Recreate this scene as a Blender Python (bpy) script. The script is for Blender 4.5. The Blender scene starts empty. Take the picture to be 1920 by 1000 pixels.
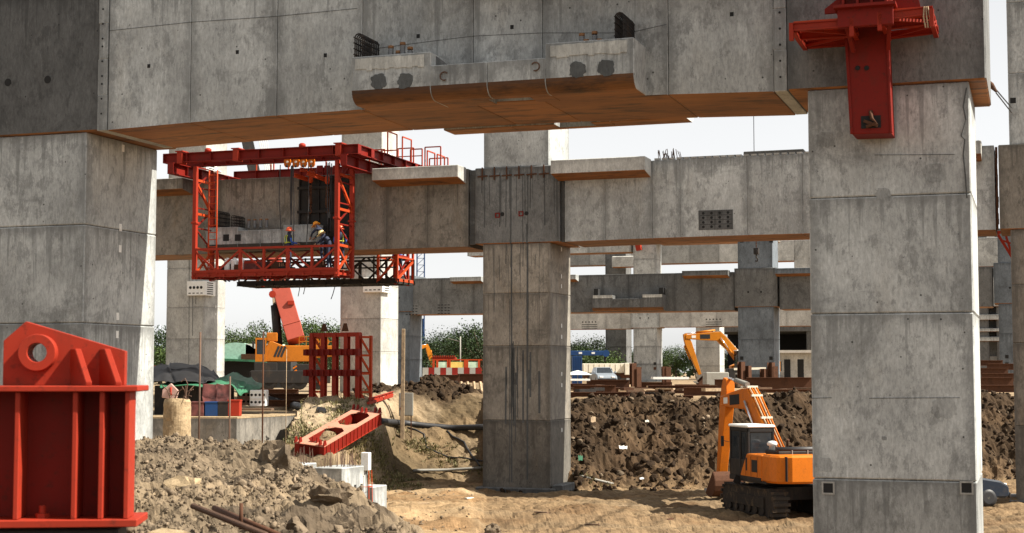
import bpy, bmesh, math, random
import numpy as np
from mathutils import Vector, Matrix
random.seed(7)
SC = bpy.context.scene
COL = SC.collection
# ------------------------------------------------------------------ camera, sky, sun, exposure
CZ = 1.1                      # eye height above the upper ground (z = 0)
FPX, TILT, TH = 2901.2, 0.0682, 0.3261
cam = bpy.data.cameras.new('camera'); camo = bpy.data.objects.new('camera', cam); COL.objects.link(camo)
camo.location = (0, 0, CZ); camo.rotation_euler = (math.pi/2 + TILT, 0, 0)
cam.sensor_width = 36; cam.lens = FPX/1920*36; cam.clip_start = .1; cam.clip_end = 6000
cam.dof.use_dof = True; cam.dof.focus_distance = 48; cam.dof.aperture_fstop = 7.5
SC.camera = camo
SUN = Vector((.665, -.15, .73)).normalized()
world = bpy.data.worlds.new("World"); SC.world = world; world.use_nodes = True
wn, wl = world.node_tree.nodes, world.node_tree.links
sky = wn.new('ShaderNodeTexSky'); sky.sky_type = 'NISHITA'; sky.sun_disc = False
sky.sun_elevation = math.asin(SUN.z); sky.sun_rotation = math.atan2(SUN.x, SUN.y)
sky.air_density = 1.0; sky.dust_density = .8; sky.ozone_density = 1.0; sky.altitude = 0
hsv = wn.new('ShaderNodeHueSaturation'); hsv.inputs['Saturation'].default_value = .06
wl.new(sky.outputs[0], hsv.inputs['Color']); wl.new(hsv.outputs[0], wn['Background'].inputs['Color'])
wn['Background'].inputs['Strength'].default_value = .078
sun = bpy.data.lights.new('sun', 'SUN'); suno = bpy.data.objects.new('sun', sun); COL.objects.link(suno)
sun.energy = 5.0; sun.angle = math.radians(.5); sun.color = (1, .93, .81)
suno.rotation_euler = (-SUN).to_track_quat('-Z', 'Y').to_euler(); suno.location = (30, 0, 60)
SC.view_settings.view_transform = 'Standard'; SC.view_settings.look = 'None'
SC.view_settings.exposure = 1.2; SC.view_settings.gamma = 1
# ------------------------------------------------------------------ measuring helpers (metres)
ct, st = math.cos(TILT), math.sin(TILT)
cU, sU = math.cos(TH), math.sin(TH)          # viaduct axis u, depth axis v
def ray(px, py):
    x = (px-960)/FPX; q = (500-py)/FPX
    return Vector((x, ct-q*st, st+q*ct))
def onY(px, py, Y):
    d = ray(px, py)*1; d = d*(Y/d.y); return Vector((d.x, d.y, d.z+CZ))
def onZ(px, py, z):
    d = ray(px, py); d = d*((z-CZ)/d.z); return Vector((d.x, d.y, z))
def w2s(p): return Vector((p[0]*cU-p[1]*sU, p[0]*sU+p[1]*cU, p[2]))
def s2w(p): return Vector((p[0]*cU+p[1]*sU, -p[0]*sU+p[1]*cU, p[2]))
def onV(px, py, v):
    d = ray(px, py); k = v/(d.x*sU+d.y*cU); d = d*k
    return (d.x*cU-d.y*sU, d.z+CZ)
# ------------------------------------------------------------------ noise in numpy
def hsh(ix, iy, s):
    h = (ix.astype(np.int64)*374761393 + iy.astype(np.int64)*668265263 + s*1442695041) & 0xffffffff
    h = ((h ^ (h >> 13))*1274126177) & 0xffffffff
    h = ((h ^ (h >> 15))*2246822519) & 0xffffffff
    return ((h ^ (h >> 16)) & 0xffffff)/float(0xffffff)
def vnoise(x, y, s=0):
    ix, iy = np.floor(x), np.floor(y); fx, fy = x-ix, y-iy
    fx = fx*fx*(3-2*fx); fy = fy*fy*(3-2*fy)
    a, b, c, d = hsh(ix, iy, s), hsh(ix+1, iy, s), hsh(ix, iy+1, s), hsh(ix+1, iy+1, s)
    return (a+(b-a)*fx)*(1-fy)+(c+(d-c)*fx)*fy
def fbm(x, y, s=0, o=4):
    t = 0; a = 1; n = 0
    for i in range(o):
        t = t+a*(vnoise(x, y, s+i*17)-.5); n += a; a *= .5; x = x*2.03+11.3; y = y*2.03-7.7
    return t/n*2
def clods(x, y, cell, s):
    x, y = x/cell, y/cell; ix, iy = np.floor(x), np.floor(y); best = np.zeros_like(x)
    for dx in (-1, 0, 1):
        for dy in (-1, 0, 1):
            cx, cy = ix+dx, iy+dy
            px, py = cx+hsh(cx, cy, s), cy+hsh(cx, cy, s+5); r = .3+.6*hsh(cx, cy, s+9)
            d2 = ((x-px)**2+((y-py)*(.7+.6*hsh(cx, cy, s+13)))**2)/(r*r)
            best = np.maximum(best, np.sqrt(np.maximum(0, 1-d2))*r)
    return best*cell
def sstep(a, b, x):
    t = np.clip((x-a)/(b-a), 0, 1); return t*t*(3-2*t)
PZ = -3.59
def ground_parts(x, y):
    foot = np.interp(x, [-60, -12, -9.3, -8.5, -6.7, -5.7, -5.0, -4, -3, -1.4, -.6, 5, 11, 22, 60], [60, 60, 60, 50.5, 51, 57.5, 63.2, 64.4, 64.8, 65, 62.9, 62.9, 63.4, 68.5, 70])
    wid = np.interp(x, [-60, -9.3, -8.5, -6.5, -5.4, -4.5, -3, -1.4, -.4, 2, 40], [11, 11, 13.5, 13.5, 9, 7.5, 7.0, 6.5, 6.2, 6, 6])
    foot = foot+fbm(x*.35, y*.0+3, 5, 3)*.7
    t = np.clip((y-foot)/wid, 0, 1)
    prof = np.where(x > -1, t**.85*.985, sstep(-.15, 1.1, t)-.02)
    base = PZ*(1-np.clip(prof, 0, 1))
    right = sstep(-1.6, -.6, x)
    slope = sstep(-.06, .1, t)*(1-sstep(1.05, 1.6, (y-foot)/wid))*right       # clodded bank
    heap = np.exp(-((x+3.6)/2.0)**2-((y-74.5)/3.2)**2)
    heap2 = np.exp(-((x+6.8)/1.3)**2-((y-74.0)/2.2)**2)
    base = base+.95*heap+.5*heap2 - .12*np.exp(-((y-(foot+wid+.2))/1.6)**2)*right
    slope = np.maximum(slope, sstep(.12, .45, heap+heap2*.8))
    xe = np.interp(y, [3, 9.5, 11.9, 15, 18, 22], [1.2, -.62, -1.1, -1.75, -2.45, -3.5])
    xe = xe+fbm(y*.5, y*0+1, 33, 3)*.25
    d = np.maximum(0, x-xe); dy = np.maximum(0, y-21.5-fbm(x*.6, x*0, 31, 3)*.6)
    mz = -.03-.62*d-.7*dy-.55*np.clip((4.5-y)/4, 0, 1)
    mz = mz+.20*np.exp(-((y-20.3)/1.6)**2)*sstep(-1.5, -3.6, x)+.1*fbm(x*.9, y*.9, 41, 3)
    mound = sstep(-.25, .25, mz-base)
    return base, mz, mound, slope, t, right
def terrain(x, y):
    x = np.asarray(x, float); y = np.asarray(y, float)
    base, mz, mound, slope, t, right = ground_parts(x, y)
    near = (y < 110)*(y > 0)
    left = (1-right)*(y > 45)*(y < 76)
    b = base + slope*(clods(x, y, .8, 3)*.40+clods(x, y, .34, 4)*.65+clods(x+3, y, .17, 8)*.7-.34+fbm(x*.45, y*.45, 14, 3)*.55+fbm(x*1.3, y*1.3, 2, 3)*.22+fbm(x*4, y*4, 3, 3)*.09)
    b = b+left*(1-slope)*(fbm(x*.8, y*.8, 6, 4)*.30+(clods(x, y, .5, 12)*.22+clods(x, y, .2, 16)*.3+fbm(x*3, y*3, 17, 3)*.06)*(t > .02))
    b = b+(t <= .02)*near*(fbm(x*.25, y*1.2, 9, 4)*.055+fbm(x*2, y*4, 10, 2)*.02+clods(x, y, .3, 15)*.16*(vnoise(x*.4, y*.4, 4) > .68))
    rut = np.sin((y+.12*x+1.2*fbm(x*.12, y*.3, 18, 2))*5.2); b = b+(t <= .02)*near*(np.maximum(0, rut-.5)*.10*sstep(.35, .65, vnoise(x*.10+3, y*.25, 19))-np.abs(np.sin(x*9+y))*(rut > .6)*.012)
    b = b+(t >= 1)*(y < 200)*(1-slope)*fbm(x*.3, y*.3, 11, 3)*.1
    m = mz+clods(x, y, .6, 21)*.16+clods(x, y, .22, 22)*.30+clods(x+5, y, .09, 23)*.75+fbm(x*2.2, y*2.2, 24, 4)*.13+fbm(x*11, y*11, 27, 3)*.055-.12
    return b*(1-mound)+m*mound, mound, slope, t, right
def hit(px, py, y0=26.):
    d = ray(px, py); Y = np.arange(y0, 160, .1); X = d.x/d.y*Y; z = CZ+d.z/d.y*Y; k = np.nonzero(z <= terrain(X, Y)[0])[0]
    i = k[0] if len(k) else -1
    return Vector((X[i], Y[i], z[i]))
def H(x, y): return float(terrain(np.array([x]), np.array([y]))[0][0])
# ------------------------------------------------------------------ materials
def newmat(name):
    m = bpy.data.materials.new(name); m.use_nodes = True
    nt = m.node_tree; b = nt.nodes['Principled BSDF']
    return m, nt, b
def N(nt, typ, **kw):
    n = nt.nodes.new(typ)
    for k, v in kw.items():
        if k in ('operation', 'blend_type', 'data_type', 'attribute_name', 'attribute_type', 'feature', 'noise_dimensions', 'clamp', 'use_clamp', 'distance'):
            try: setattr(n, k, v)
            except Exception: n.inputs[k].default_value = v
        else: n.inputs[k].default_value = v
    return n
def noise(nt, vec, scale, detail=6, rough=.6, sx=1, sy=1, sz=1, dist=0):
    mp = N(nt, 'ShaderNodeMapping'); mp.inputs['Scale'].default_value = (sx, sy, sz); nt.links.new(vec, mp.inputs[0])
    n = N(nt, 'ShaderNodeTexNoise', Scale=scale, Detail=detail, Roughness=rough, Distortion=dist); nt.links.new(mp.outputs[0], n.inputs['Vector'])
    return n.outputs['Fac']
def ramp(nt, fac, stops):
    r = N(nt, 'ShaderNodeValToRGB'); cr = r.color_ramp
    while len(cr.elements) < len(stops): cr.elements.new(.5)
    for e, (p, c) in zip(cr.elements, stops):
        e.position = p; e.color = (c, c, c, 1) if not hasattr(c, '__len__') else (*c, 1)
    nt.links.new(fac, r.inputs[0]); return r.outputs[0]
def mix(nt, a, b, fac, mode='MIX'):
    m = N(nt, 'ShaderNodeMix', data_type='RGBA'); m.blend_type = mode
    for s, v in ((6, a), (7, b), (0, fac)):
        if isinstance(v, bpy.types.NodeSocket): nt.links.new(v, m.inputs[s])
        elif s == 0: m.inputs[0].default_value = v
        else: m.inputs[s].default_value = (*v, 1)
    return m.outputs[2]
def bump(nt, b, h, strength, dist):
    n = N(nt, 'ShaderNodeBump', Strength=strength); n.inputs['Distance'].default_value = dist
    nt.links.new(h, n.inputs['Height']); nt.links.new(n.outputs[0], b.inputs['Normal'])
def pos(nt):
    return N(nt, 'ShaderNodeNewGeometry').outputs['Position']
def tinted(nt, c):
    a = N(nt, 'ShaderNodeAttribute', attribute_name='tint')
    ad = N(nt, 'ShaderNodeMath', operation='ADD'); ad.inputs[1].default_value = 1; nt.links.new(a.outputs['Fac'], ad.inputs[0])
    return mix(nt, c, ad.outputs[0], 1.0, 'MULTIPLY')
def math_(nt, op, a, b=0., c=None):
    n = N(nt, 'ShaderNodeMath', operation=op)
    for i, v in enumerate((a, b) if c is None else (a, b, c)):
        if isinstance(v, bpy.types.NodeSocket): nt.links.new(v, n.inputs[i])
        else: n.inputs[i].default_value = v
    return n.outputs[0]
def concrete(name, base, dark=.5, soot=.5, rust=.25, drip=1.0):
    """cast concrete: cloudy pour, rain streaks, grime along every panel edge (attribute 'edge' holds metres from the panel's borders)"""
    m, nt, b = newmat(name); p = pos(nt)
    k = lambda f: [min(1, x*f) for x in base]
    c = mix(nt, k(.76), k(1.18), ramp(nt, noise(nt, p, .62, 9, .70, 1, 1, .8), [(.38, 0), (.62, 1)]))
    c = mix(nt, c, k(.48), ramp(nt, noise(nt, p, 1.1, 8, .72, 2.6, 2.6, .30), [(.57, 0), (.78, soot*.7)]))       # rain streaks
    c = mix(nt, c, k(.36), ramp(nt, noise(nt, p, .5, 10, .76, dist=.8), [(.53, 0), (.64, soot*.9)]))             # soot blotches
    c = mix(nt, c, (base[0]*.86, base[1]*.68, base[2]*.47), ramp(nt, noise(nt, p, .8, 6, .7, 1.4, 1.4, .5), [(.54, 0), (.72, rust)]))
    c = mix(nt, c, k(.45), ramp(nt, noise(nt, p, 3.0, 6, .75, 1, 1, .6), [(.54, 0), (.60, .75*soot)]))         # blotch spots
    c = mix(nt, c, k(1.5), ramp(nt, noise(nt, p, 1.7, 8, .75, 1.6, 1.6, .45), [(.57, 0), (.70, .55)]))         # lime bloom
    fine = noise(nt, p, 13, 7, .78, 1.5, 1.5, .5)
    c = mix(nt, c, ramp(nt, fine, [(.32, .62), (.66, 1.22)]), .9, 'MULTIPLY')
    at = N(nt, 'ShaderNodeAttribute', attribute_name='edge'); sp = N(nt, 'ShaderNodeSeparateXYZ'); nt.links.new(at.outputs['Vector'], sp.inputs[0])
    x, y, wm = sp.outputs[0], sp.outputs[1], sp.outputs[2]                                                     # to nearest upright edge, below top, above bottom
    wob = noise(nt, p, 2.6, 7, .75); wob2 = noise(nt, p, 7, 3, .6, 1, 1, .03)
    d = math_(nt, 'MINIMUM', math_(nt, 'MINIMUM', x, wm), y)
    e = math_(nt, 'SUBTRACT', d, math_(nt, 'MULTIPLY', math_(nt, 'SUBTRACT', wob, .42), .75))
    c = mix(nt, c, k(.40), ramp(nt, e, [(.0, .85*soot), (.10, .35*soot), (.2, 0)]))                              # grime hugging the edges
    ln = math_(nt, 'MULTIPLY', math_(nt, 'POWER', math_(nt, 'MAXIMUM', math_(nt, 'SUBTRACT', wob2, .44), 0), 1.5), 13*drip)
    dr = math_(nt, 'SUBTRACT', ln, y)
    c = mix(nt, c, k(.33), ramp(nt, dr, [(.0, 0), (.25, .5*soot), (.8, .75*soot)]))                              # drips running down from the top edge
    vo = N(nt, 'ShaderNodeTexVoronoi', Scale=3.1); nt.links.new(p, vo.inputs['Vector'])
    c = mix(nt, c, (.015, .015, .015), ramp(nt, vo.outputs['Distance'], [(.045, .85), (.07, 0)]))               # tie holes
    v2 = N(nt, 'ShaderNodeTexVoronoi', Scale=17); nt.links.new(p, v2.inputs['Vector'])
    c = mix(nt, c, (.03, .03, .03), ramp(nt, v2.outputs['Distance'], [(.08, .5), (.13, 0)]))                    # pinholes
    c = tinted(nt, c)
    nt.links.new(c, b.inputs['Base Color']); b.inputs['Roughness'].default_value = .85
    bump(nt, b, fine, .25, .02); return m
def soffit_mat(name='formwork_stained_soffit'):
    m, nt, b = newmat(name); p = pos(nt)
    mp = N(nt, 'ShaderNodeMapping'); mp.inputs['Rotation'].default_value = (0, 0, TH); nt.links.new(p, mp.inputs[0]); q = mp.outputs[0]
    c = mix(nt, (.15, .052, .011), (.33, .13, .030), ramp(nt, noise(nt, q, .7, 7, .7, .45, 1.6, 1), [(.3, 0), (.7, 1)]))
    c = mix(nt, c, (.035, .016, .008), ramp(nt, noise(nt, q, 2.0, 8, .75, .35, 1.5, 1), [(.50, 0), (.64, .9)]))
    c = mix(nt, c, (.05, .024, .010), ramp(nt, noise(nt, q, 7, 5, .7, .12, 2.0, 1), [(.55, 0), (.68, .6)]))
    c = mix(nt, c, (.40, .21, .08), ramp(nt, noise(nt, q, 1.6, 6, .7, .5, 2.5, 1), [(.62, 0), (.75, .5)]))
    nt.links.new(tinted(nt, c), b.inputs['Base Color']); b.inputs['Roughness'].default_value = .7
    return m
def paint(name, base, dirt=(.05, .025, .015), amt=.6, rough=.5, metal=0, scale=2.2, spec=.18):
    m, nt, b = newmat(name); p = pos(nt)
    c = mix(nt, [x*.8 for x in base], [min(1, x*1.15) for x in base], noise(nt, p, scale*.5, 4, .6))
    c = mix(nt, c, dirt, ramp(nt, noise(nt, p, scale, 8, .75, 1, 1, .6), [(.52, 0), (.75, amt)]))
    c = mix(nt, c, [x*.55 for x in dirt], ramp(nt, noise(nt, p, scale*7, 6, .75), [(.56, 0), (.66, amt)]))
    nt.links.new(tinted(nt, c), b.inputs['Base Color']); b.inputs['Roughness'].default_value = rough; b.inputs['Metallic'].default_value = metal
    b.inputs['Specular IOR Level'].default_value = spec
    return m
def plain(name, base, rough=.6, metal=0, var=.25, scale=4):
    m, nt, b = newmat(name); p = pos(nt)
    c = mix(nt, [x*(1-var) for x in base], [min(1, x*(1+var)) for x in base], ramp(nt, noise(nt, p, scale, 6, .65), [(.3, 0), (.7, 1)]))
    nt.links.new(tinted(nt, c), b.inputs['Base Color']); b.inputs['Roughness'].default_value = rough; b.inputs['Metallic'].default_value = metal
    return m
def soil_mat(name, attr=True, base=(.3, .2, .1)):
    m, nt, b = newmat(name); p = pos(nt)
    if attr:
        a = N(nt, 'ShaderNodeAttribute', attribute_name='soil'); c = a.outputs['Color']
    else: c = mix(nt, base, base, .5)
    n1 = noise(nt, p, 1.1, 9, .7); n2 = noise(nt, p, 9, 7, .75)
    c = mix(nt, c, ramp(nt, n1, [(.28, .62), (.72, 1.28)]), 1, 'MULTIPLY')
    c = mix(nt, c, ramp(nt, n2, [(.3, .62), (.68, 1.25)]), 1, 'MULTIPLY')
    nt.links.new(tinted(nt, c), b.inputs['Base Color']); b.inputs['Roughness'].default_value = .95; b.inputs['Specular IOR Level'].default_value = .15
    bump(nt, b, n2, .6, .05); return m
def leaf_mat(name, a, bcol):
    m, nt, b = newmat(name); p = pos(nt)
    c = mix(nt, a, bcol, ramp(nt, noise(nt, p, .9, 5, .7), [(.3, 0), (.7, 1)]))
    nt.links.new(tinted(nt, c), b.inputs['Base Color']); b.inputs['Roughness'].default_value = .6; b.inputs['Specular IOR Level'].default_value = .2
    return m
M = {}
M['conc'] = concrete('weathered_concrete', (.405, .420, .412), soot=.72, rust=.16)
M['concdark'] = concrete('dark_concrete', (.125, .127, .125), soot=.75, rust=.12)  # darker grey base tone
M['concwarm'] = concrete('brownish_concrete', (.215, .195, .165), soot=.8, rust=.5)
M['conclight'] = concrete('pale_new_concrete', (.46, .455, .425), soot=.40, drip=.5, rust=.1)
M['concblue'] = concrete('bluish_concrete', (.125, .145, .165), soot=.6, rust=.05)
M['soffit'] = soffit_mat()
M['grout'] = concrete('pale_grout_patch', (.58, .58, .54), soot=.45)
M['patch'] = concrete('dark_grout_patch', (.085, .09, .09), soot=.3)
M['black'] = plain('black_recess', (.012, .012, .012), .9)
M['red'] = paint('red_paint_weathered', (.175, .010, .005), amt=.55, rough=.6)
M['redbright'] = paint('red_paint_sunlit_steel', (.29, .026, .011), amt=.40, scale=3, rough=.6)
M['redorange'] = paint('orange_red_primer_paint', (.42, .052, .012), amt=.35)
M['orange'] = paint('orange_machine_paint', (.55, .145, .010), dirt=(.10, .05, .02), amt=.45, rough=.4, scale=3)
M['yellow'] = paint('yellow_machine_paint', (.52, .18, .012), amt=.4, rough=.45)
M['rust'] = paint('rusted_steel', (.085, .038, .021), dirt=(.03, .016, .01), amt=.8, rough=.85)
M['rebar'] = plain('bare_rusty_rebar', (.10, .055, .035), .8)
M['blacksteel'] = paint('black_greasy_steel', (.022, .02, .019), dirt=(.12, .08, .05), amt=.4, rough=.6)
M['rubber'] = plain('black_rubber_hose', (.02, .02, .022), .55)
M['chrome'] = plain('chromed_rod', (.75, .76, .78), .25, .9, .1)
M['glass'] = plain('dark_cab_glass', (.02, .025, .03), .08, 0, .3)
M['white'] = paint('white_paint', (.78, .78, .75), dirt=(.3, .27, .22), amt=.35, rough=.5)
M['cream'] = paint('cream_panel', (.70, .66, .55), dirt=(.35, .26, .17), amt=.5)
M['blue'] = paint('blue_paint', (.014, .05, .15), amt=.3)
M['grey'] = paint('grey_cabinet_paint', (.27, .26, .23), dirt=(.12, .1, .08), amt=.4)
M['wood'] = plain('weathered_timber', (.36, .26, .16), .8, 0, .45, 6)
M['darkwood'] = plain('dark_timber', (.12, .07, .04), .85, 0, .5, 5)
M['soil'] = soil_mat('site_soil')
M['clod'] = soil_mat('dark_clod_soil', False, (.036, .0225, .013))
M['rock'] = soil_mat('dry_rubble', False, (.165, .125, .085))
M['sand'] = soil_mat('sandy_lump', False, (.34, .255, .155))
M['tarp_g'] = plain('green_tarpaulin', (.025, .13, .065), .6, 0, .35, 3)
M['tarp_k'] = plain('black_tarpaulin', (.006, .006, .007), .6, 0, .4, 3)
M['tarp_w'] = plain('pale_tarpaulin', (.62, .68, .62), .6, 0, .2, 3)
M['leaf'] = leaf_mat('tree_leaves', (.020, .042, .010), (.060, .090, .022))
M['leafd'] = leaf_mat('dark_tree_leaves', (.011, .026, .008), (.036, .058, .017))
M['weed'] = leaf_mat('weed_leaves', (.10, .10, .04), (.24, .20, .095))
M['bark'] = plain('bark', (.11, .085, .06), .9)
M['skin'] = plain('skin', (.34, .19, .12), .6, 0, .1)
M['navy'] = plain('navy_workwear', (.012, .018, .045), .8)
M['bluecloth'] = plain('blue_workwear', (.03, .10, .42), .8)
M['hivis'] = plain('lime_reflective_band', (.55, .62, .05), .7)
M['helm_r'] = plain('red_helmet_shell', (.75, .10, .03), .35, 0, .05)
M['helm_o'] = plain('orange_helmet_shell', (.80, .30, .02), .35, 0, .05)
M['helm_y'] = plain('cream_helmet_shell', (.80, .66, .32), .35, 0, .05)
M['hair'] = plain('dark_hair', (.012, .01, .009), .8)
M['silver'] = paint('silver_car_paint', (.26, .30, .34), dirt=(.35, .3, .24), amt=.25, rough=.3, metal=.3)
M['darkcar'] = paint('dark_blue_car_paint', (.022, .03, .045), dirt=(.16, .13, .1), amt=.35, rough=.3)
M['mint'] = plain('mint_sheet', (.34, .56, .46), .6)
M['signg'] = plain('green_white_sign', (.45, .60, .46), .6, 0, .3, 1.2)
M['signy'] = plain('yellow_sign', (.70, .50, .12), .6, 0, .25, 1.2)
M['dustlit'] = paint('dusty_sunlit_red_plate', (.46, .22, .15), dirt=(.30, .06, .03), amt=.5)  # pale from dust and from sun sheen put into the colour
M['boomlit'] = paint('sunlit_red_boom_paint', (.36, .075, .05), dirt=(.16, .05, .035), amt=.35)  # red lightened in the colour so the boom looks sunlit
M['crane'] = paint('dull_orange_crane_paint', (.40, .125, .010), amt=.5)
M['cap'] = plain('tan_plastic_cap', (.20, .09, .03), .6)
M['ductm'] = plain('galvanised_duct', (.16, .165, .17), .5, .4)
M['mud'] = paint('mud_caked_track', (.035, .03, .026), dirt=(.17, .115, .065), amt=.9, rough=.95, scale=3.5)
M['far'] = plain('distant_tower_haze', (.42, .48, .55), .5)  # pale blue grey, distance haze mixed into the colour
M['mesh'] = plain('pink_debris_netting', (.42, .27, .23), .9)
M['netting'] = plain('dark_red_printed_cloth', (.12, .035, .03), .9, 0, .8, 2.5)
# ------------------------------------------------------------------ mesh collector
class MB:
    def __init__(s): s.v = []; s.f = []; s.m = []; s.t = []; s.s = []
    def face(s, idx, m=0, t=0., sm=False): s.f.append(tuple(idx)); s.m.append(m); s.t.append(t); s.s.append(sm)
    def hexa(s, P, m=0, t=0., bm=None):
        """8 corners: 4 bottom (ccw) then 4 top"""
        n = len(s.v); s.v += [tuple(p) for p in P]
        for k, q in enumerate(((3, 2, 1, 0), (4, 5, 6, 7), (0, 1, 5, 4), (1, 2, 6, 5), (2, 3, 7, 6), (3, 0, 4, 7))):
            s.face([n+i for i in q], (bm if (bm is not None and k == 0) else m), t)
        return s
    def box(s, x0, x1, y0, y1, z0, z1, m=0, t=0., bm=None):
        x0, x1 = min(x0, x1), max(x0, x1); y0, y1 = min(y0, y1), max(y0, y1); z0, z1 = min(z0, z1), max(z0, z1)
        return s.hexa([(x0, y0, z0), (x1, y0, z0), (x1, y1, z0), (x0, y1, z0), (x0, y0, z1), (x1, y0, z1), (x1, y1, z1), (x0, y1, z1)], m, t, bm)
    def bar(s, a, b, w, h=None, m=0, t=0., up=(0, 0, 1)):
        a, b = Vector(a), Vector(b); h = h or w; d = (b-a)
        if d.length < 1e-6: return s
        d.normalize(); up = Vector(up)
        if abs(d.dot(up)) > .98: up = Vector((0, 1, 0))
        x = d.cross(up).normalized(); y = x.cross(d).normalized()
        P = [p+x*(i*w/2)+y*(j*h/2) for p in (a, b) for i, j in ((-1, -1), (1, -1), (1, 1), (-1, 1))]
        return s.hexa(P, m, t)
    def ibeam(s, a, b, h, w, tf=.03, m=0, t=0., up=(0, 0, 1)):
        a, b = Vector(a), Vector(b); d = (b-a).normalized(); up = Vector(up)
        if abs(d.dot(up)) > .98: up = Vector((0, 1, 0))
        x = d.cross(up).normalized(); y = x.cross(d).normalized()
        s.bar(a+y*(h/2-tf/2), b+y*(h/2-tf/2), w, tf, m, t, up); s.bar(a-y*(h/2-tf/2), b-y*(h/2-tf/2), w, tf, m, t, up)
        return s.bar(a, b, tf*.8, h-2*tf, m, t, up)
    def tube(s, pts, r, n=8, m=0, t=0., caps=True, r2=None):
        pts = [Vector(p) for p in pts]; rings = []; ref = None
        for i, p in enumerate(pts):
            d = (pts[min(i+1, len(pts)-1)]-pts[max(i-1, 0)]).normalized()
            if ref is None:
                ref = Vector((0, 0, 1)) if abs(d.z) < .9 else Vector((1, 0, 0))
            x = d.cross(ref).normalized(); y = x.cross(d).normalized(); ref = y if abs(d.dot(y)) < .9 else ref
            rr = (r[i] if hasattr(r, '__len__') else (r if r2 is None else r+(r2-r)*i/(len(pts)-1)))
            b0 = len(s.v); rings.append(b0)
            for k in range(n):
                an = 2*math.pi*k/n; s.v.append(tuple(p+x*math.cos(an)*rr+y*math.sin(an)*rr))
        for a, b in zip(rings, rings[1:]):
            for k in range(n): s.face((a+k, a+(k+1) % n, b+(k+1) % n, b+k), m, t, n > 5)
        if caps:
            s.face([rings[0]+k for k in range(n)][::-1], m, t); s.face([rings[-1]+k for k in range(n)], m, t)
        return s
    def prism(s, poly, c0, c1, fn, m=0, t=0., side=None):
        """poly [(a,b)] extruded along c; fn(a,b,c)->xyz; side: {edge: material}"""
        n = len(poly); b = len(s.v)
        s.v += [tuple(fn(a, q, c0)) for a, q in poly]+[tuple(fn(a, q, c1)) for a, q in poly]
        s.face([b+i for i in range(n)][::-1], m, t); s.face([b+n+i for i in range(n)], m, t)
        for i in range(n):
            j = (i+1) % n; s.face((b+i, b+j, b+n+j, b+n+i), (side or {}).get(i, m), t)
        return s
    def lathe(s, c, prof, n=14, m=0, t=0., axis='z', smooth=True):
        c = Vector(c); rings = []
        for r, h in prof:
            b = len(s.v); rings.append(b)
            for k in range(n):
                a = 2*math.pi*k/n; q = (r*math.cos(a), r*math.sin(a), h)
                if axis == 'x': q = (q[2], q[0], q[1])
                if axis == 'y': q = (q[0], q[2], q[1])
                s.v.append(tuple(c+Vector(q)))
        for a, b in zip(rings, rings[1:]):
            for k in range(n): s.face((a+k, a+(k+1) % n, b+(k+1) % n, b+k), m, t, smooth)
        s.face([rings[0]+k for k in range(n)][::-1], m, t); s.face([rings[-1]+k for k in range(n)], m, t)
        return s
    def xf(s, mat, start=0):
        for i in range(start, len(s.v)): s.v[i] = tuple(mat @ Vector(s.v[i]))
        return s
    def mesh(s, name, mats, org=(0, 0, 0)):
        me = bpy.data.meshes.new(name); ox, oy, oz = org
        me.from_pydata([(x-ox, y-oy, z-oz) for x, y, z in s.v], [], s.f)
        for m in (mats if isinstance(mats, (list, tuple)) else [mats]): me.materials.append(M[m] if isinstance(m, str) else m)
        me.polygons.foreach_set('material_index', s.m); me.polygons.foreach_set('use_smooth', s.s)
        at = me.attributes.new('tint', 'FLOAT', 'FACE'); at.data.foreach_set('value', s.t)
        bm = bmesh.new(); bm.from_mesh(me); bmesh.ops.recalc_face_normals(bm, faces=bm.faces); bm.to_mesh(me); bm.free()
        nl = len(me.loops); co = np.empty(len(me.vertices)*3); me.vertices.foreach_get('co', co); co = co.reshape(-1, 3)
        li = np.empty(nl, int); me.loops.foreach_get('vertex_index', li); ed = np.full((nl, 3), 9.)
        for p in me.polygons:
            if p.loop_total == 4 and abs(p.normal.z) < .5:
                s_ = slice(p.loop_start, p.loop_start+4); v = co[li[s_]]; h = np.array([-p.normal.y, p.normal.x]); h /= np.linalg.norm(h)
                q = v[:, :2]@h; ed[s_, 0] = q-q.min(); ed[s_, 2] = q.max()-q; ed[s_, 1] = v[:, 2].max()-v[:, 2]
        a3 = me.attributes.new('edge', 'FLOAT_VECTOR', 'CORNER'); a3.data.foreach_set('vector', ed.ravel())
        me.update(); return me
ORG = {}
def lab(o, label, cat, group=None, kind=None):
    o['label'] = label; o['category'] = cat
    if group: o['group'] = group
    if kind: o['kind'] = kind
    return o
def thing(name, label, cat, org=(0, 0, 0), frame='S', rz=0, group=None):
    """an Empty at the thing's base. frame S: org in viaduct coordinates; W: world coordinates"""
    o = bpy.data.objects.new(name, None); COL.objects.link(o); o.empty_display_size = .3
    if frame == 'S': o.location = s2w(org); o.rotation_euler = (0, 0, -TH)
    else: o.location = org; o.rotation_euler = (0, 0, rz)
    ORG[o.name] = tuple(org) if frame in 'SW' else (0, 0, 0)
    return lab(o, label, cat, group)
def part(mb, name, mats, parent, bev=0, local=False, label=None):
    org = (0, 0, 0)
    if not local:
        p = parent
        while p.parent: p = p.parent
        org = ORG.get(p.name, (0, 0, 0))
    o = bpy.data.objects.new(name, mb.mesh(name, mats, org)); COL.objects.link(o); o.parent = parent
    if bev: bevel(o, bev)
    if label: o['label'] = label
    return o
def bevel(o, w, seg=1):
    b = o.modifiers.new('bevel', 'BEVEL'); b.width = w; b.segments = seg; b.limit_method = 'ANGLE'; b.angle_limit = .6
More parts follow.
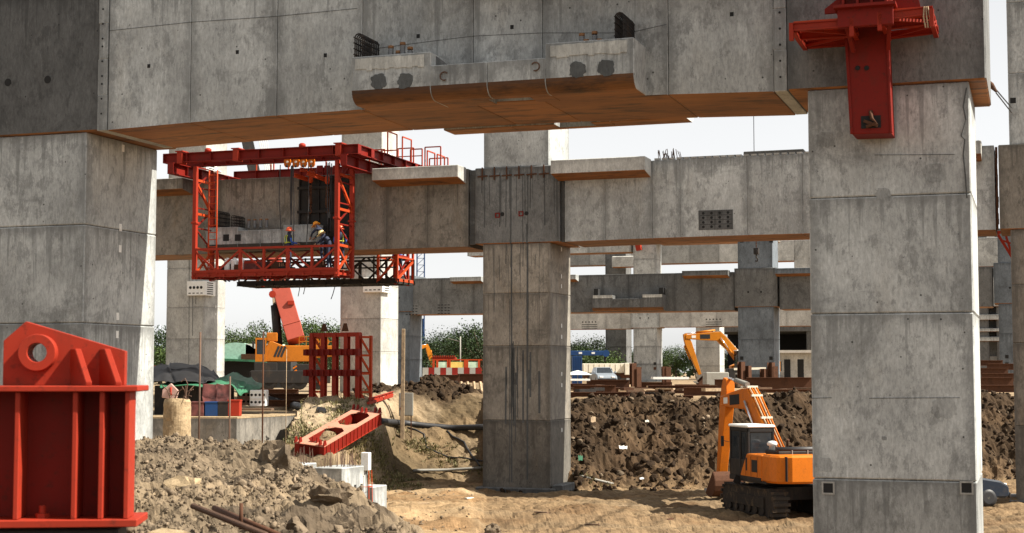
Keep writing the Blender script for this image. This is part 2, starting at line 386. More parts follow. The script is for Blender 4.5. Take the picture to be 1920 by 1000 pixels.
def single(mb, name, mats, label, cat, org=(0, 0, 0), frame='S', rz=0, group=None, bev=0, kind=None, local=False):
    o = bpy.data.objects.new(name, mb.mesh(name, mats, (0, 0, 0) if local else org)); COL.objects.link(o)
    if frame == 'S': o.location = s2w(org); o.rotation_euler = (0, 0, -TH)
    else: o.location = org; o.rotation_euler = (0, 0, rz)
    if bev: bevel(o, bev)
    return lab(o, label, cat, group, kind)
def dup(root, loc, rz, label, group=None, scale=None):
    def cp(o, p):
        c = o.copy(); COL.objects.link(c); c.parent = p
        for ch in list(o.children): cp(ch, c)
        return c
    c = cp(root, None); c.location = loc; c.rotation_euler = (0, 0, rz); c['label'] = label
    if scale: c.scale = scale
    if group: c['group'] = group
    return c
# ------------------------------------------------------------------ ground: one sheet, polar grid round the camera
def build_ground():
    dense = np.radians(np.arange(-20.6, 20.61, .095)); coarse = np.radians(np.arange(25, 336, 5.))
    ang = np.concatenate([dense, coarse]); na = len(ang)
    r = np.concatenate([np.arange(1.5, 6, .25), np.arange(6, 26, .055), np.arange(26, 53, .5), np.arange(53, 79, .11), 79*1.035**np.arange(0, 108)])
    R, A = np.meshgrid(r, ang, indexing='ij'); X = R*np.sin(A); Y = R*np.cos(A)
    z, mound, slope, t, right = terrain(X.ravel(), Y.ravel())
    z = np.where((np.abs(A.ravel()) > np.radians(21)), np.where(Y.ravel() > 0, z, -.6), z)
    x, y = X.ravel(), Y.ravel(); nr = len(r)
    v = np.stack([x, y, z], 1)
    v = np.concatenate([v, [[0, 0, float(z[:na].mean())]]])
    i = np.arange(nr-1)[:, None]*na; j = np.arange(na)[None, :]; k = (j+1) % na
    q = np.stack([i+j, i+k, i+na+k, i+na+j], 2).reshape(-1, 4)[:, ::-1]
    fan = np.stack([np.full(na, len(v)-1), np.arange(na), (np.arange(na)+1) % na], 1)[:, ::-1]
    me = bpy.data.meshes.new('ground'); me.vertices.add(len(v)); me.vertices.foreach_set('co', v.ravel())
    me.loops.add(q.size+fan.size); me.loops.foreach_set('vertex_index', np.concatenate([q.ravel(), fan.ravel()]))
    st_ = np.concatenate([np.arange(len(q))*4, q.size+np.arange(na)*3]); tot = np.concatenate([np.full(len(q), 4), np.full(na, 3)])
    me.polygons.add(len(st_)); me.polygons.foreach_set('loop_start', st_); me.polygons.foreach_set('loop_total', tot)
    me.polygons.foreach_set('use_smooth', np.zeros(len(st_), bool))
    # soil kinds
    pit = np.array([.31, .21, .115]); upper = np.array([.27, .20, .125]); dark = np.array([.035, .0215, .012]); mnd = np.array([.155, .118, .078]); left = np.array([.150, .105, .058]); pale = np.array([.27, .205, .13])
    def L(a, b, w): return a*(1-w[:, None])+b*w[:, None]
    c = L(np.tile(pit, (len(x), 1)), upper, sstep(.9, 1.05, t))
    lf = (1-right)*sstep(0, .06, t)*(1-sstep(.95, 1.05, t))
    c = L(c, left, lf*.95); c = L(c, np.array([.085, .062, .034]), lf*sstep(.55, .72, vnoise(x*.9, y*.9, 78))*.7); c = L(c, pale, lf*sstep(.5, .7, vnoise(x*.5, y*.5, 77))*.6)
    c = L(c, np.array([.36, .28, .185]), lf*sstep(.50, .75, t+.15*fbm(x*.7, y*.7, 79, 3))*sstep(-4.6, -5.6, x)*.85)
    c = L(c, np.array([.30, .22, .13]), (t <= .02)*sstep(.35, .7, vnoise(x*.2, y*.9, 70))*.8)
    c = L(c, np.array([.19, .105, .045]), (t <= .02)*sstep(.55, .8, vnoise(x*.5, y*.8, 71))*.7)
    c = L(c, dark*(1+.5*fbm(x*2, y*2, 51, 2))[:, None] if False else dark, slope*.95)
    c = L(c, np.array([.12, .077, .042]), slope*(1-sstep(.05, .35, t+.12*fbm(x*.8, y*.8, 57, 3)))*.9); c = L(c, np.array([.09, .057, .031]), slope*sstep(.6, .75, vnoise(x*.35, t*6, 58))*.7); c = L(c, np.array([.065, .040, .022]), slope*sstep(.5, .8, vnoise(x*1.1, y*1.1, 55))*.7)
    rut = np.sin((y+.12*x+1.2*fbm(x*.12, y*.3, 18, 2))*5.2); c = L(c, np.array([.22, .15, .082]), (t <= .02)*sstep(.2, .9, rut)*sstep(.35, .65, vnoise(x*.10+3, y*.25, 19))*.8)
    c = L(c, mnd, mound); c = L(c, np.array([.24, .18, .115]), mound*sstep(.55, .75, vnoise(x*.9, y*.6, 61))*.8)
    c = L(c, np.array([.075, .056, .038]), mound*sstep(.6, .8, vnoise(x*1.4, y*1.0, 66))*.8)
    a = me.color_attributes.new('soil', 'FLOAT_COLOR', 'POINT')
    cc = np.ones((len(v), 4)); cc[:-1, :3] = c; cc[-1, :3] = mnd; a.data.foreach_set('color', cc.ravel())
    me.update(calc_edges=True); me.materials.append(M['soil'])
    o = bpy.data.objects.new('ground', me); COL.objects.link(o); o['kind'] = 'structure'
    lab(o, 'bare earth of the construction pit, bank and spoil mound', 'ground')
build_ground()
# ------------------------------------------------------------------ loose rocks and clods
def ico(sub):
    bm = bmesh.new(); bmesh.ops.create_icosphere(bm, subdivisions=sub, radius=1)
    v = np.array([x.co[:] for x in bm.verts]); f = np.array([[q.index for q in x.verts] for x in bm.faces]); bm.free(); return v, f
ICO1, ICO2, ICO3 = ico(1), ico(2), ico(3)
def lump(base, rng, rough=.35):
    v, f = base; w = v.copy()
    for k in range(11):
        n = rng.normal(size=3); n /= np.linalg.norm(n); cut = rng.uniform(.30, .8); e = w@n; w = w-np.outer(np.maximum(0, e-cut), n)
    w = w*(1+rng.normal(size=(len(v), 1))*.10*rough/.35)
    return w*rng.uniform(.65, 1.2, 3), f
def rocks(name, pts, sizes, mat, label, cat, tints, sink=.3, seed=1, base=ICO2):
    rng = np.random.default_rng(seed); V = []; F = []; T = []; n = 0
    shapes = [lump(base, rng) for _ in range(14)]
    for (x, y, z), s, tn in zip(pts, sizes, tints):
        v, f = shapes[rng.integers(14)]; a = rng.uniform(0, 6.28, 3)
        Rm = np.array(Matrix.Rotation(a[0], 3, 'Z') @ Matrix.Rotation(a[1], 3, 'X') @ Matrix.Rotation(a[2], 3, 'Y'))
        V.append(v@Rm.T*s+[x, y, z+s*(.5-sink)]); F.append(f+n); n += len(v); T.append(np.full(len(f), tn))
    V = np.concatenate(V); F = np.concatenate(F); T = np.concatenate(T)
    me = bpy.data.meshes.new(name); me.vertices.add(len(V)); me.vertices.foreach_set('co', V.ravel())
    me.loops.add(F.size); me.loops.foreach_set('vertex_index', F.ravel()); me.polygons.add(len(F))
    me.polygons.foreach_set('loop_start', np.arange(len(F))*3); me.polygons.foreach_set('loop_total', np.full(len(F), 3))
    at = me.attributes.new('tint', 'FLOAT', 'FACE'); at.data.foreach_set('value', T)
    me.update(calc_edges=True); me.materials.append(M[mat])
    o = bpy.data.objects.new(name, me); COL.objects.link(o); o['kind'] = 'stuff'; lab(o, label, cat); return o
def scatter(n, x0, x1, y0, y1, keep, seed, smin, smax, pw=3.5):
    rng = np.random.default_rng(seed); x = rng.uniform(x0, x1, n); y = rng.uniform(y0, y1, n)
    z, mound, slope, t, right = terrain(x, y); k = keep(x, y, mound, slope, t, right)
    x, y, z = x[k], y[k], z[k]; s = smin+(smax-smin)*rng.random(len(x))**pw
    return np.stack([x, y, z], 1), s, rng.uniform(-.35, .45, len(x))
# ------------------------------------------------------------------ viaduct: pillars
rnd = random.Random(3)
W = 2.83
SOF = 5.14+CZ; TOP = 8.22+CZ
def stack_box(mb, u0, u1, v0, v1, zs, tints, gap=.012, bm=None, jit=.0):
    for (a, b), t in zip(zip(zs, zs[1:]), tints):
        mb.box(u0, u1, v0, v1, a+gap/2, b-gap/2, 0, t, bm)
    mb.box(u0+.03, u1-.03, v0+.03, v1-.03, zs[0]+.01, zs[-1]-.01, 1, -.3)
def pillar(u, v, label, mat='conc', zb=PZ-.4, joints=(-.8, 2.15, 4.25), head=(.35, .35), headmat=None, top=None, tints=(-.05, .02, .0, -.03), plinth=True, w=W, zh=(SOF, TOP), holes=True, uppermat=None, headtint=0.):
    o = thing('concrete_pillar', label, 'pillar', (u+w/2, v+w/2, max(zb, PZ)), group='concrete viaduct pillars')
    mb = MB(); zs = [zb]+[j for j in joints if j > zb+.3]+[zh[0]]
    stack_box(mb, u, u+w, v, v+w, zs, [tints[i % len(tints)] for i in range(len(zs)-1)])
    part(mb, 'shaft', [mat, 'black'], o, .022)
    if head:
        mb = MB(); mb.box(u-head[0], u+w+head[1], v-.07, v+w+.07, zh[0], zh[1], 0, headtint, 1)
        part(mb, 'pillar_head', [headmat or mat, 'soffit'], o, .03)
        if holes:
            mb = MB()
            for k in (.30, .66):
                mb.lathe((u+w*k, v-.068, zh[0]+1.18), [(.085, -.01), (.085, .002), (.07, .004)], 14, 0, 0, 'y')
            part(mb, 'tendon_hole', ['black'], o)
    if top:
        mb = MB(); zz = [zh[1]]; 
        while zz[-1] < top-.5: zz.append(min(top, zz[-1]+2.6))
        stack_box(mb, u+.03, u+w-.05, v, v+w, zz, [rnd.uniform(-.06, .06) for _ in zz])
        part(mb, 'upper_shaft', [uppermat or mat, 'black'], o, .02)
    if plinth:
        mb = MB(); mb.box(u-.25, u+w+.25, v-.2, v+w+.25, PZ-.5, PZ+.14); part(mb, 'plinth', ['concdark'], o, .04)
    return o
def stickers(o, u, pts):
    for v, z in pts:
        mb = MB(); mb.box(u, u+.006, v, v+.1, z, z+.16); part(mb, 'paper_marker', ['white'], o)
uA, uB, v1 = -22.01, -3.85, 28.25
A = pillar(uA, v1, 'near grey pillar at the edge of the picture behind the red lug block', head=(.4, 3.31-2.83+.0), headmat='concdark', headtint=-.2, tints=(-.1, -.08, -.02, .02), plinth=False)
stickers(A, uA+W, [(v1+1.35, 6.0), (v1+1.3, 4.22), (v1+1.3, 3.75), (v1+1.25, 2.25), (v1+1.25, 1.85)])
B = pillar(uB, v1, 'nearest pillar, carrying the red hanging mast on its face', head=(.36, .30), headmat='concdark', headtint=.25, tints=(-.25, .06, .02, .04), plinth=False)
def socket(o, u, v, z, s=.17, rimmat='conclight'):
    mb = MB(); mb.box(u, u+s, v-.004, v+.01, z, z+s); part(mb, 'box_socket', ['black'], o)
    mb = MB()
    for a in ((u-.03, u, z-.03, z+s+.03), (u+s, u+s+.03, z-.03, z+s+.03), (u, u+s, z-.03, z), (u, u+s, z+s, z+s+.03)):
        mb.box(a[0], a[1], v-.016, v+.01, a[2], a[3])
    part(mb, 'socket_rim', [rimmat], o)
for px in (1544, 1803):
    u, z = onV(px, 924, v1); socket(B, u, v1, z)
def decal_disc(mb, u, v, z, ru, rz, seed, m=0, t=0., n=26, th=.012):
    r = random.Random(seed); P = []
    for k in range(n):
        a = 2*math.pi*k/n; q = 1+.13*r.uniform(-1, 1)
        P.append((u+ru*q*math.copysign(abs(math.cos(a))**.75, math.cos(a)), z+rz*q*math.copysign(abs(math.sin(a))**.75, math.sin(a))))
    mb.prism(P, v-th, v+.01, lambda a, b, c: (a, c, b), m, t)
for k, (px, py, r) in enumerate(((1548, 262, .17), (1752, 325, .2), (1770, 765, .22), (1546, 872, .15), (1658, 822, .045), (1656, 363, .13))):
    u, z = onV(px, py, v1); mb = MB(); decal_disc(mb, u, v1, z, r, r*.85, 40+k, 0, (-.22, -.16, -.2, -.25, -.45, -.3)[k], th=.004); part(mb, 'patch', ['conc'], B)
mb = MB()                                               # ragged caulking line down the edge of the nearest pillar
pl = [(1812, 165), (1806, 200), (1811, 225), (1802, 255), (1809, 262), (1806, 290), (1810, 330), (1813, 372)]
pp = [onV(x, y, v1) for x, y in pl]
for a, b in zip(pp, pp[1:]): mb.bar((a[0], v1-.004, a[1]), (b[0], v1-.004, b[1]), .02, .008)
part(mb, 'crack', ['patch'], B)
mb = MB()
for (x0, x1, y) in ((1519, 1560, 747), (1630, 1800, 747), (1640, 1790, 291)):
    a, b = onV(x0, y, v1), onV(x1, y-1, v1); mb.bar((a[0], v1-.002, a[1]), (b[0], v1-.002, b[1]), .012, .008)
part(mb, 'form_line', ['patch'], B)
v2 = 58.45; uC = -21.0; uE = -.78
C = pillar(uC, v2, 'tall central pillar standing in the pit with long dark drip streaks', mat='concwarm', head=(.32, .42), headmat='concdark', headtint=.35, top=24, tints=(-.35, .0, .28, .42), uppermat='conc')
mb = MB(); r = random.Random(5)
STK = [(r.gauss(968, 17), r.uniform(640, 700), r.uniform(720, 800), r.uniform(.02, .09)) for _ in range(16)]+[(r.uniform(915, 1025), r.uniform(458, 480), r.uniform(500, 640), r.uniform(.008, .02)) for _ in range(8)]+[(r.uniform(895, 1045), r.uniform(318, 330), r.uniform(360, 446), r.uniform(.01, .05)) for _ in range(16)]
for px, y0, y1, w in STK+list(((958, 318, 905, .06), (980, 330, 500, .03), (988, 420, 900, .075), (975, 455, 560, .015), (955, 560, 905, .03), (1010, 455, 640, .012), (990, 330, 440, .03), (966, 700, 830, .04), (948, 455, 495, .03))):
    a, b = onV(px, y0, v2-.07), onV(px-(4 if y1 > 800 else 0), y1, v2-.07)
    for (za, zb, vv) in ((max(a[1], SOF), max(SOF, b[1]), v2-.073), (min(a[1], SOF), min(b[1], SOF), v2-.003)):
        if za-zb > .05: mb.bar((a[0], vv, za), (a[0]+.02*r.uniform(-1, 1), vv, zb), w, .006)
part(mb, 'drip_streak', ['patch'], C)
stickers(C, uC+W, [(v2+1.5, z) for z in (6.0, 4.9, 4.5, 2.9, 2.45, .95, .5, -1.3)])
mb = MB()
for k in range(7):
    u = uC-.2+k*.52; mb.bar((u, v2-.10, TOP-.35), (u+.42, v2-.10, TOP-.33), .05, .05); mb.bar((u+.2, v2-.1, TOP-.5), (u+.2, v2-.1, TOP+.02), .045, .045)
part(mb, 'form_tie_rail', ['rust'], C)
for px, py in ((933, 404), (977, 401)):
    u, z = onV(px, py, v2-.07); mb = MB()
    for a in ((-.1, -.06, -.1, .1), (.06, .1, -.1, .1), (-.06, .06, -.1, -.06), (-.06, .06, .06, .1)): mb.box(u+a[0], u+a[1], v2-.10, v2-.06, z+a[2], z+a[3])
    part(mb, 'red_socket', ['red'], C)
mb = MB(); mb.box(uC+W+.08, uC+W+.5, v2-.07, v2+W*.6, PZ-.3, PZ+.28); part(mb, 'kerb_block', ['concdark'], C, .03)
Ep = pillar(uE, v2, 'brownish pillar standing farther back beside the nearest pillar, with a steel rope tied to it', mat='concwarm', head=(.36, .36), headmat='concwarm', top=24, tints=(-.15, -.02, .05, 0), uppermat='conc')
u, z = onV(1894, 189, v2); 
mb = MB(); mb.box(u, u+.2, v2-.006, v2+.01, z-.1, z+.1); part(mb, 'box_socket', ['black'], Ep)
# far row at v 90: two double height pillars with sunlit flanks
v3 = 90.2
L1 = pillar(-54.8, v3, 'far pillar rising behind the black tarpaulin, with a white perforated bracket', zb=-1.2, joints=(1.1, 3.3, 5.4, 8), head=None, zh=(19, 19), mat='conclight', tints=(-.15, -.1, -.05, -.1), plinth=False)
L2 = pillar(-42.1, v3, 'far pillar rising behind the standing red lattice panel', zb=-1.2, joints=(2.4, 4.5, 6.6, 9), head=None, zh=(19, 19), mat='conclight', tints=(-.06, -.14, -.05, -.1), plinth=False)
def perforated(o, u, v, z, w, h, d, n=4):
    mb = MB(); mb.box(u, u+d, v, v+w, z, z+h)
    b = part(mb, 'perforated_bracket', ['white'], o, .02); mb = MB()
    for k in range(n):
        mb.lathe((u+d*(.2+.6*k/(n-1)), v-.012, z+h*.55), [(.10, -.006), (.10, .02)], 10, 0, 0, 'y')
        mb.box(u+d*(.1+.22*k), u+d*(.22+.22*k), v-.012, v+.01, z+.12, z+.18)
    for k in range(6): mb.box(u+d-.01, u+d+.012, v+w*.2, v+w*.75, z+h*(.1+.15*k), z+h*(.1+.15*k)+.06)
    part(mb, 'hole', ['black'], b)
for o, u in ((L1, -54.8), (L2, -42.1)):
    for z in (6.15, 14.2): perforated(o, u+W-1.1, v3-.35, z, W*.5, .95, 1.35)
mb = MB()
for k, px in enumerate((355, 362, 368)):
    a = onV(px, 480, v3); b = onV(px-1, 690-60*k, v3); mb.bar((a[0], v3-.004, a[1]), (b[0], v3-.004, b[1]), .035, .008)
part(mb, 'drip_streak', ['patch'], L1)
stickers(L1, -54.8+W, [(v3+1.5, z) for z in (5.4, 4.9, 2.6, 2.1)]); stickers(L2, -42.1+W, [(v3+1.5, z) for z in (5.6, 5.1, 3.3, 2.8, .8)])
v4 = 121.8
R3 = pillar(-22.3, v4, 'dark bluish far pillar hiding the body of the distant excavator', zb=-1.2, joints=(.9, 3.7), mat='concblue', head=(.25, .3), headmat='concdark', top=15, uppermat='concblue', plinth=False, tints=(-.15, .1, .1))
for px in (1391, 1446):
    for py in (675, 686, 455):
        u, z = onV(px, py, v4); socket(R3, u-.14, v4, z, .26, 'concblue')
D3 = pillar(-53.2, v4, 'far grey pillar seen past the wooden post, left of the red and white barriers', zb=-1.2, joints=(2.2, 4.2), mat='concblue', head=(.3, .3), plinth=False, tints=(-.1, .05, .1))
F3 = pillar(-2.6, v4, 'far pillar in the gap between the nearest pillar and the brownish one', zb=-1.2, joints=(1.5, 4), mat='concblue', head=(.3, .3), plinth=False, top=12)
for py in (672, 686):
    u, z = onV(1890, py, v4); socket(F3, u-.2, v4, z, .24, 'concblue')
v5 = 178.
R4 = pillar(-45.05, v5, 'most distant grey pillar behind the timber heap, left of the far excavator', zb=-1, joints=(2.1, 4.2), mat='conc', head=(.25, .3), plinth=False, top=17, tints=(-.3, -.05, .1), zh=(6.3, 9.3))
for px in (1191, 1228):
    for py, mm in ((682, 'black'), (691, 'rust')):
        u, z = onV(px, py, v5); mb = MB(); mb.box(u-.16, u+.16, v5-.01, v5+.01, z-.16, z+.16); part(mb, 'box_socket', [mm], R4)
R5 = pillar(-53.9, 198, 'dark shaded pillar behind the cream trailer', zb=-1, joints=(2, 4.5), mat='concdark', head=None, zh=(20, 20), plinth=False)
G5 = pillar(-44.3, 210, 'pale far pillar seen under the boom of the distant excavator', zb=-1, joints=(2, 4.5), mat='conclight', head=None, zh=(9, 9), plinth=False, w=3.3)
# ------------------------------------------------------------------ crossbeams
def camber(u, u0, u1, s): return s*(1-((u-(u0+u1)/2)/((u1-u0)/2))**2)
def crossbeam(u0, u1, v, label, joints, mat='conc', zs=SOF, zt=TOP, vb=None, w=2.73, tints=None, cam_=.0, vtrim=0.):
    o = thing('concrete_crossbeam', label, 'beam', ((u0+u1)/2, v+w/2, zs), group='concrete crossbeams of the viaduct')
    mb = MB(); js = [u0]+sorted(joints)+[u1]; g = .006
    for i, (a, b) in enumerate(zip(js, js[1:])):
        za, zb = zs+camber(a, u0, u1, cam_), zs+camber(b, u0, u1, cam_); t = tints[i % len(tints)] if tints else rnd.uniform(-.1, .12)
        mb.hexa([(a+g, v, za), (b-g, v, zb), (b-g, v+w, zb), (a+g, v+w, za), (a+g, v, zt), (b-g, v, zt), (b-g, v+w, zt), (a+g, v+w, zt)], 0, t, 1)
    mb.box(u0+.02, u1-.02, v+.03, v+w-.03, zs+.04+max(0, cam_), zt-.03, 2, -.3)
    part(mb, 'web', [mat, 'soffit', 'black'], o, .014)
    return o
def edge_slab(o, u0, u1, v, zt, h=.42, d=.9, mat='conclight'):
    mb = MB()
    mb.prism([(v, zt-h-.16), (v-d, zt-h), (v-d, zt), (v, zt)], u0, u1, lambda a, b, c: (c, a, b), 0, 0, {0: 1})
    return part(mb, 'edge_slab', [mat, 'soffit'], o, .02)
def corbel_piece(mb, u0, u1, vf, vb, zs, zt, rad=.26, m=0, sm=1, sgn=1):
    P = [(vb, zs)]; n = 6
    for k in range(n+1):
        a = math.pi/2*k/n; P.append((vf+sgn*(rad-rad*math.sin(a)), zs+rad-rad*math.cos(a)))
    P += [(vf, zt), (vb, zt)]
    mb.prism(P, u0, u1, lambda a, b, c: (c, a, b), m, rnd.uniform(-.06, .06), {i: sm for i in range(n+1)})
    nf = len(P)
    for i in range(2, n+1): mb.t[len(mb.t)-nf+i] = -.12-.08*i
def rebar_mat(parent, u, v0, v1_, z, h, n=10, rr=.015, name='rebar_mat'):
    mb = MB()
    for du in (0, .16):
        for k in range(n):
            v = v0+(v1_-v0)*k/(n-1)
            mb.tube([(u+du, v, z-.05), (u+du, v, z+h*.88), (u+du+(.03 if du == 0 else -.03), v, z+h*.97), (u+.08, v, z+h)], rr, 5)
        for k in range(4):
            mb.tube([(u+du, v0-.05, z+h*(.12+.24*k)), (u+du, v1_+.04, z+h*(.12+.24*k)+.01)], rr, 5)
    return part(mb, name, ['blacksteel'], parent)
def duct(parent, u, v, z, h, r=.05):
    mb = MB(); prof = []
    k = 0.
    while k < h: prof += [(r, k), (r*1.12, k+.012), (r*1.12, k+.022), (r, k+.034)]; k += .04
    mb.lathe((u, v, z-.02), prof, 12); d = part(mb, 'tendon_duct', ['ductm'], parent)
    mb = MB(); mb.lathe((u, v, z+h-.01), [(r*1.14, 0), (r*1.14, .055), (r*.8, .06)], 12); part(mb, 'duct_cap', ['cap'], d)
j1 = [onV(x, y, v1-.07)[0] for x, y in ((357, 150), (519, 150), (679, 150), (887, 100), (1017, 100), (1253, 120))]
BV = v1-.07
b1 = crossbeam(-18.62, -4.45, BV, 'near crossbeam overhead with a stepped corbel, rebar cages and rust brown underside', j1, zs=5.13+CZ, cam_=.12, tints=(.12, .10, .06, -.18, .06, -.16, -.06))
for (a, b, t) in ((-18.68, -18.63, 0),): pass
mb = MB(); rr = random.Random(2)
def strip(u0, u1, z0, z1, n, seed, dep=.05):
    r = random.Random(seed); mb = MB(); zz = np.linspace(z0, z1, n)
    for a, b in zip(zz, zz[1:]):
        mb.box(u0+r.uniform(0, .03), u1-r.uniform(0, .035), BV-.014+r.uniform(-.004, .004), BV+dep, a+.002, b-.002, 0, r.uniform(-.1, .1))
    return mb
ce = part(strip(-18.88, -18.63, 6.235, TOP, 5, 4, 2.7), 'closure_strip', ['conc'], b1, .01)
cf = part(strip(-4.46, -4.2, 6.235, TOP, 5, 9, 2.7), 'closure_strip', ['conc'], b1, .01)
mb = MB()
for k in range(9):
    for q, uu, zz in ((ce, -18.77, 6.6+k*.27+.05*(k % 3)), (cf, -4.33, 6.5+k*.3)):
        part(MB().lathe((uu, BV-.016, zz), [(.022, -.004), (.022, .01)], 8, 0, 0, 'y'), 'bolt_hole', ['black'], q)
for px, py in ((279, 124), (445, 98), (610, 104), (784, 68), (960, 51), (1372, 27)):
    u, z = onV(px, py, BV); mb = MB(); mb.box(u-.035, u+.035, BV-.004, BV+.01, z-.04, z+.04); part(mb, 'pocket', ['black'], b1)
# horizontal pour line and patches on the near beam
mb = MB(); q = [onV(x, y, BV) for x, y in ((205, 58), (357, 42), (519, 31), (670, 16))]
for a, b in zip(q, q[1:]): mb.bar((a[0], BV-.001, a[1]), (b[0], BV-.001, b[1]), .014, .008)
q = [onV(x, y, BV) for x, y in ((679, 95), (790, 80), (887, 68), (1017, 62), (1180, 62), (1250, 46))]
for a, b in zip(q, q[1:]): mb.bar((a[0], BV-.001, a[1]), (b[0], BV-.001, b[1]), .012, .008)
part(mb, 'pour_line', ['patch'], b1)
def corbel_set(o, uL, uR, vf, vb, zs, zt, zm, bw, mats=('conc', 'soffit'), detail=2, sgn=1, hole=True):
    """two raised end blocks joined by a lower middle with a slot behind it"""
    mb = MB(); w = uR-uL
    a, b = uL+w*.292, uL+w*.70
    corbel_piece(mb, uL, a, vf, vb, zs, zt, sgn=sgn); corbel_piece(mb, b, uR, vf, vb, zs, zt, sgn=sgn)
    m = (a+b)/2; h0, h1 = (uL+w*.47, uL+w*.62) if hole else (m, m)
    for p, q in ((a+.004, m-.004), (m+.004, b-.004)):
        corbel_piece(mb, p, q, vf, vf+sgn*.42, zs, zm, sgn=sgn)
    for p, q in ((a+.004, h0), (h1, b-.004)):
        mb.box(p, q, vf+sgn*.425, vb, zs, zm-.05, 0, 0, 1)
    c = part(mb, 'corbel', list(mats), o, .012)
    return c, a, b
cz, czt, czm = 5.20+CZ, 6.12+CZ, 5.85+CZ
cb, ca_, cb_ = corbel_set(b1, -12.5, -6.85, 27.22, BV+.02, cz, czt, czm, .9)
edge_slab(b1, -10.8, -4.5, BV, 8.3+CZ, .5, 1.0)  # unseen slab added overhead to shade the corbel
corbel_set(b1, -12.0, -6.7, 31.78, BV+2.70, cz, czt, czm, .9, sgn=-1)
for (a, b) in ((-12.42, -10.98), (-8.45, -6.98)):
    r = random.Random(int(a*10)); n = 12; mb = MB()
    for k in range(n):
        p, q = a+(b-a)*k/n, a+(b-a)*(k+1)/n
        mb.box(p, q, 27.22-.018, 27.25, czt-.27+r.uniform(-.02, .02), czt-.035-r.uniform(0, .02), 0, r.uniform(-.08, .12))
    part(mb, 'grout_band', ['grout'], cb)
for k, (px, py) in enumerate(((710, 153), (760, 152), (1083, 131), (1136, 127))):
    u, z = onV(px, py, 27.22); mb = MB(); decal_disc(mb, u, 27.22, z, .155, .15, 10+k); part(mb, 'grouted_anchor', ['patch'], cb)
for px, py in ((833, 143), (1004, 125)):
    u, z = onV(px, py, 27.2); mb = MB()
    mb.tube([(u+.08*math.cos(a), 27.19, z+.08*math.sin(a)) for a in np.linspace(.7, 5.2, 12)] if px < 900 else [(u+.08*math.cos(a), 27.19, z+.08*math.sin(a)) for a in np.linspace(-2, 2.6, 12)], .014, 6)
    part(mb, 'lifting_loop', ['rebar'], cb)
rebar_mat(cb, -12.46, 27.28, 28.05, czt, .47); rebar_mat(cb, -7.22, 27.3, 28.05, czt, .5)
for px, h in ((733, .21), (747, .1), (755, .26), (769, .16)): duct(cb, onV(px, 100, 27.6)[0], 27.6, czt, h)
for px, h in ((1091, .18), (1099, .06), (1115, .2), (1124, .05)): duct(cb, onV(px, 70, 27.6)[0], 27.6, czt, h)
mb = MB(); mb.prism([(ca_, czm-.06), (ca_+.36, czm-.06), (ca_, czt-.03)], 27.5, 27.66, lambda a, b, c: (a, c, b)); part(mb, 'haunch', ['concdark'], cb)
# row two
b2 = crossbeam(-52, uC-.62, v2-.05, 'crossbeam behind, from which the red formwork gantry hangs', [-44.5, -40, -36.6, -32.95, -28.2, -25.2, -23.4], mat='concwarm', zs=5.04+CZ, cam_=0)
cb2, _, _ = corbel_set(b2, -33.1, -27.9, v2-.95, v2, 5.1+CZ, 6.08+CZ, 5.92+CZ, .9, mats=('conc', 'concwarm'))
for px in (424, 446):
    u, z = onV(px, 446, v2-.95); mb = MB(); mb.box(u-.14, u+.14, v2-.955, v2-.93, z-.14, z+.14); part(mb, 'anchor_pocket', ['black'], cb2)
rebar_mat(cb2, -32.6, v2-.9, v2-.1, 6.08+CZ, .7, 9, .014); rebar_mat(cb2, -31.9, v2-.9, v2-.1, 6.08+CZ, .5, 7, .014)
for k in range(4): duct(cb2, -31.3+k*.28, v2-.5, 6.08+CZ, .3, .06)
edge_slab(b2, -25.45, uC-.7, v2-.05, 8.27+CZ, .5, .95); edge_slab(b2, -36.9, -34.2, v2-.05, 8.25+CZ, .48, .95, 'concwarm')
b2b = crossbeam(uC+W+.62, uE-.5, v2-.05, 'crossbeam behind with a patch of round anchor holes in its face', [-15.9, -14.0, -12.9, -10.3, -8.2, -5, -2.8], mat='conc', zs=5.13+CZ, cam_=.06, tints=(-.06, -.08, .05, .1, .02, .08, -.02))
edge_slab(b2b, -17.82, -14.03, v2-.05, 8.27+CZ, .55, 1.0)
edge_slab(b2b, -3.9, -1.7, v2-.05, 8.3+CZ, .5, .9)
mb = MB()
for k in range(40):
    mb.box(-13.9+k*.29, -13.9+k*.29+.2, v2-.06, v2+.25, 8.23+CZ, 8.30+CZ, 0, rnd.uniform(-.2, .2))
part(mb, 'shear_key', ['conclight'], b2b)
mb = MB()
for k in range(26):
    x = -13.9+rnd.uniform(0, .95); mb.tube([(x, v2+.5+rnd.uniform(0, .5), TOP-.05), (x+rnd.uniform(-.2, .2), v2+.6, TOP+rnd.uniform(.25, .55))], .014, 4)
part(mb, 'starter_bar', ['rebar'], b2b)
mb = MB(); mb.box(-10.5, -8.2, v2+.4, v2+2.0, TOP-.05, TOP+.25); mb.box(-13, -10.6, v2+.6, v2+2., TOP-.05, TOP+.18); part(mb, 'top_block', ['concwarm'], b2b, .02)
u0, z0 = onV(1310, 432, v2-.05); u1, z1 = onV(1374, 393, v2-.05)
mb = MB(); mb.box(u0, u1, v2-.06, v2, z0, z1); ap = part(mb, 'anchor_patch', ['concdark'], b2b)
mb = MB()
for i in range(4):
    for k in range(4):
        part(MB().lathe((u0+(u1-u0)*(.14+.24*i), v2-.064, z0+(z1-z0)*(.16+.23*k)), [(.055, -.004), (.055, .01)], 9, 0, 0, 'y'), 'anchor_hole', ['black'], ap)
for k in range(3): mb.box(u0+.05, u1-.05, v2-.066, v2-.05, z0+(z1-z0)*(.27+.23*k), z0+(z1-z0)*(.29+.23*k))
part(mb, 'slot', ['black'], ap)
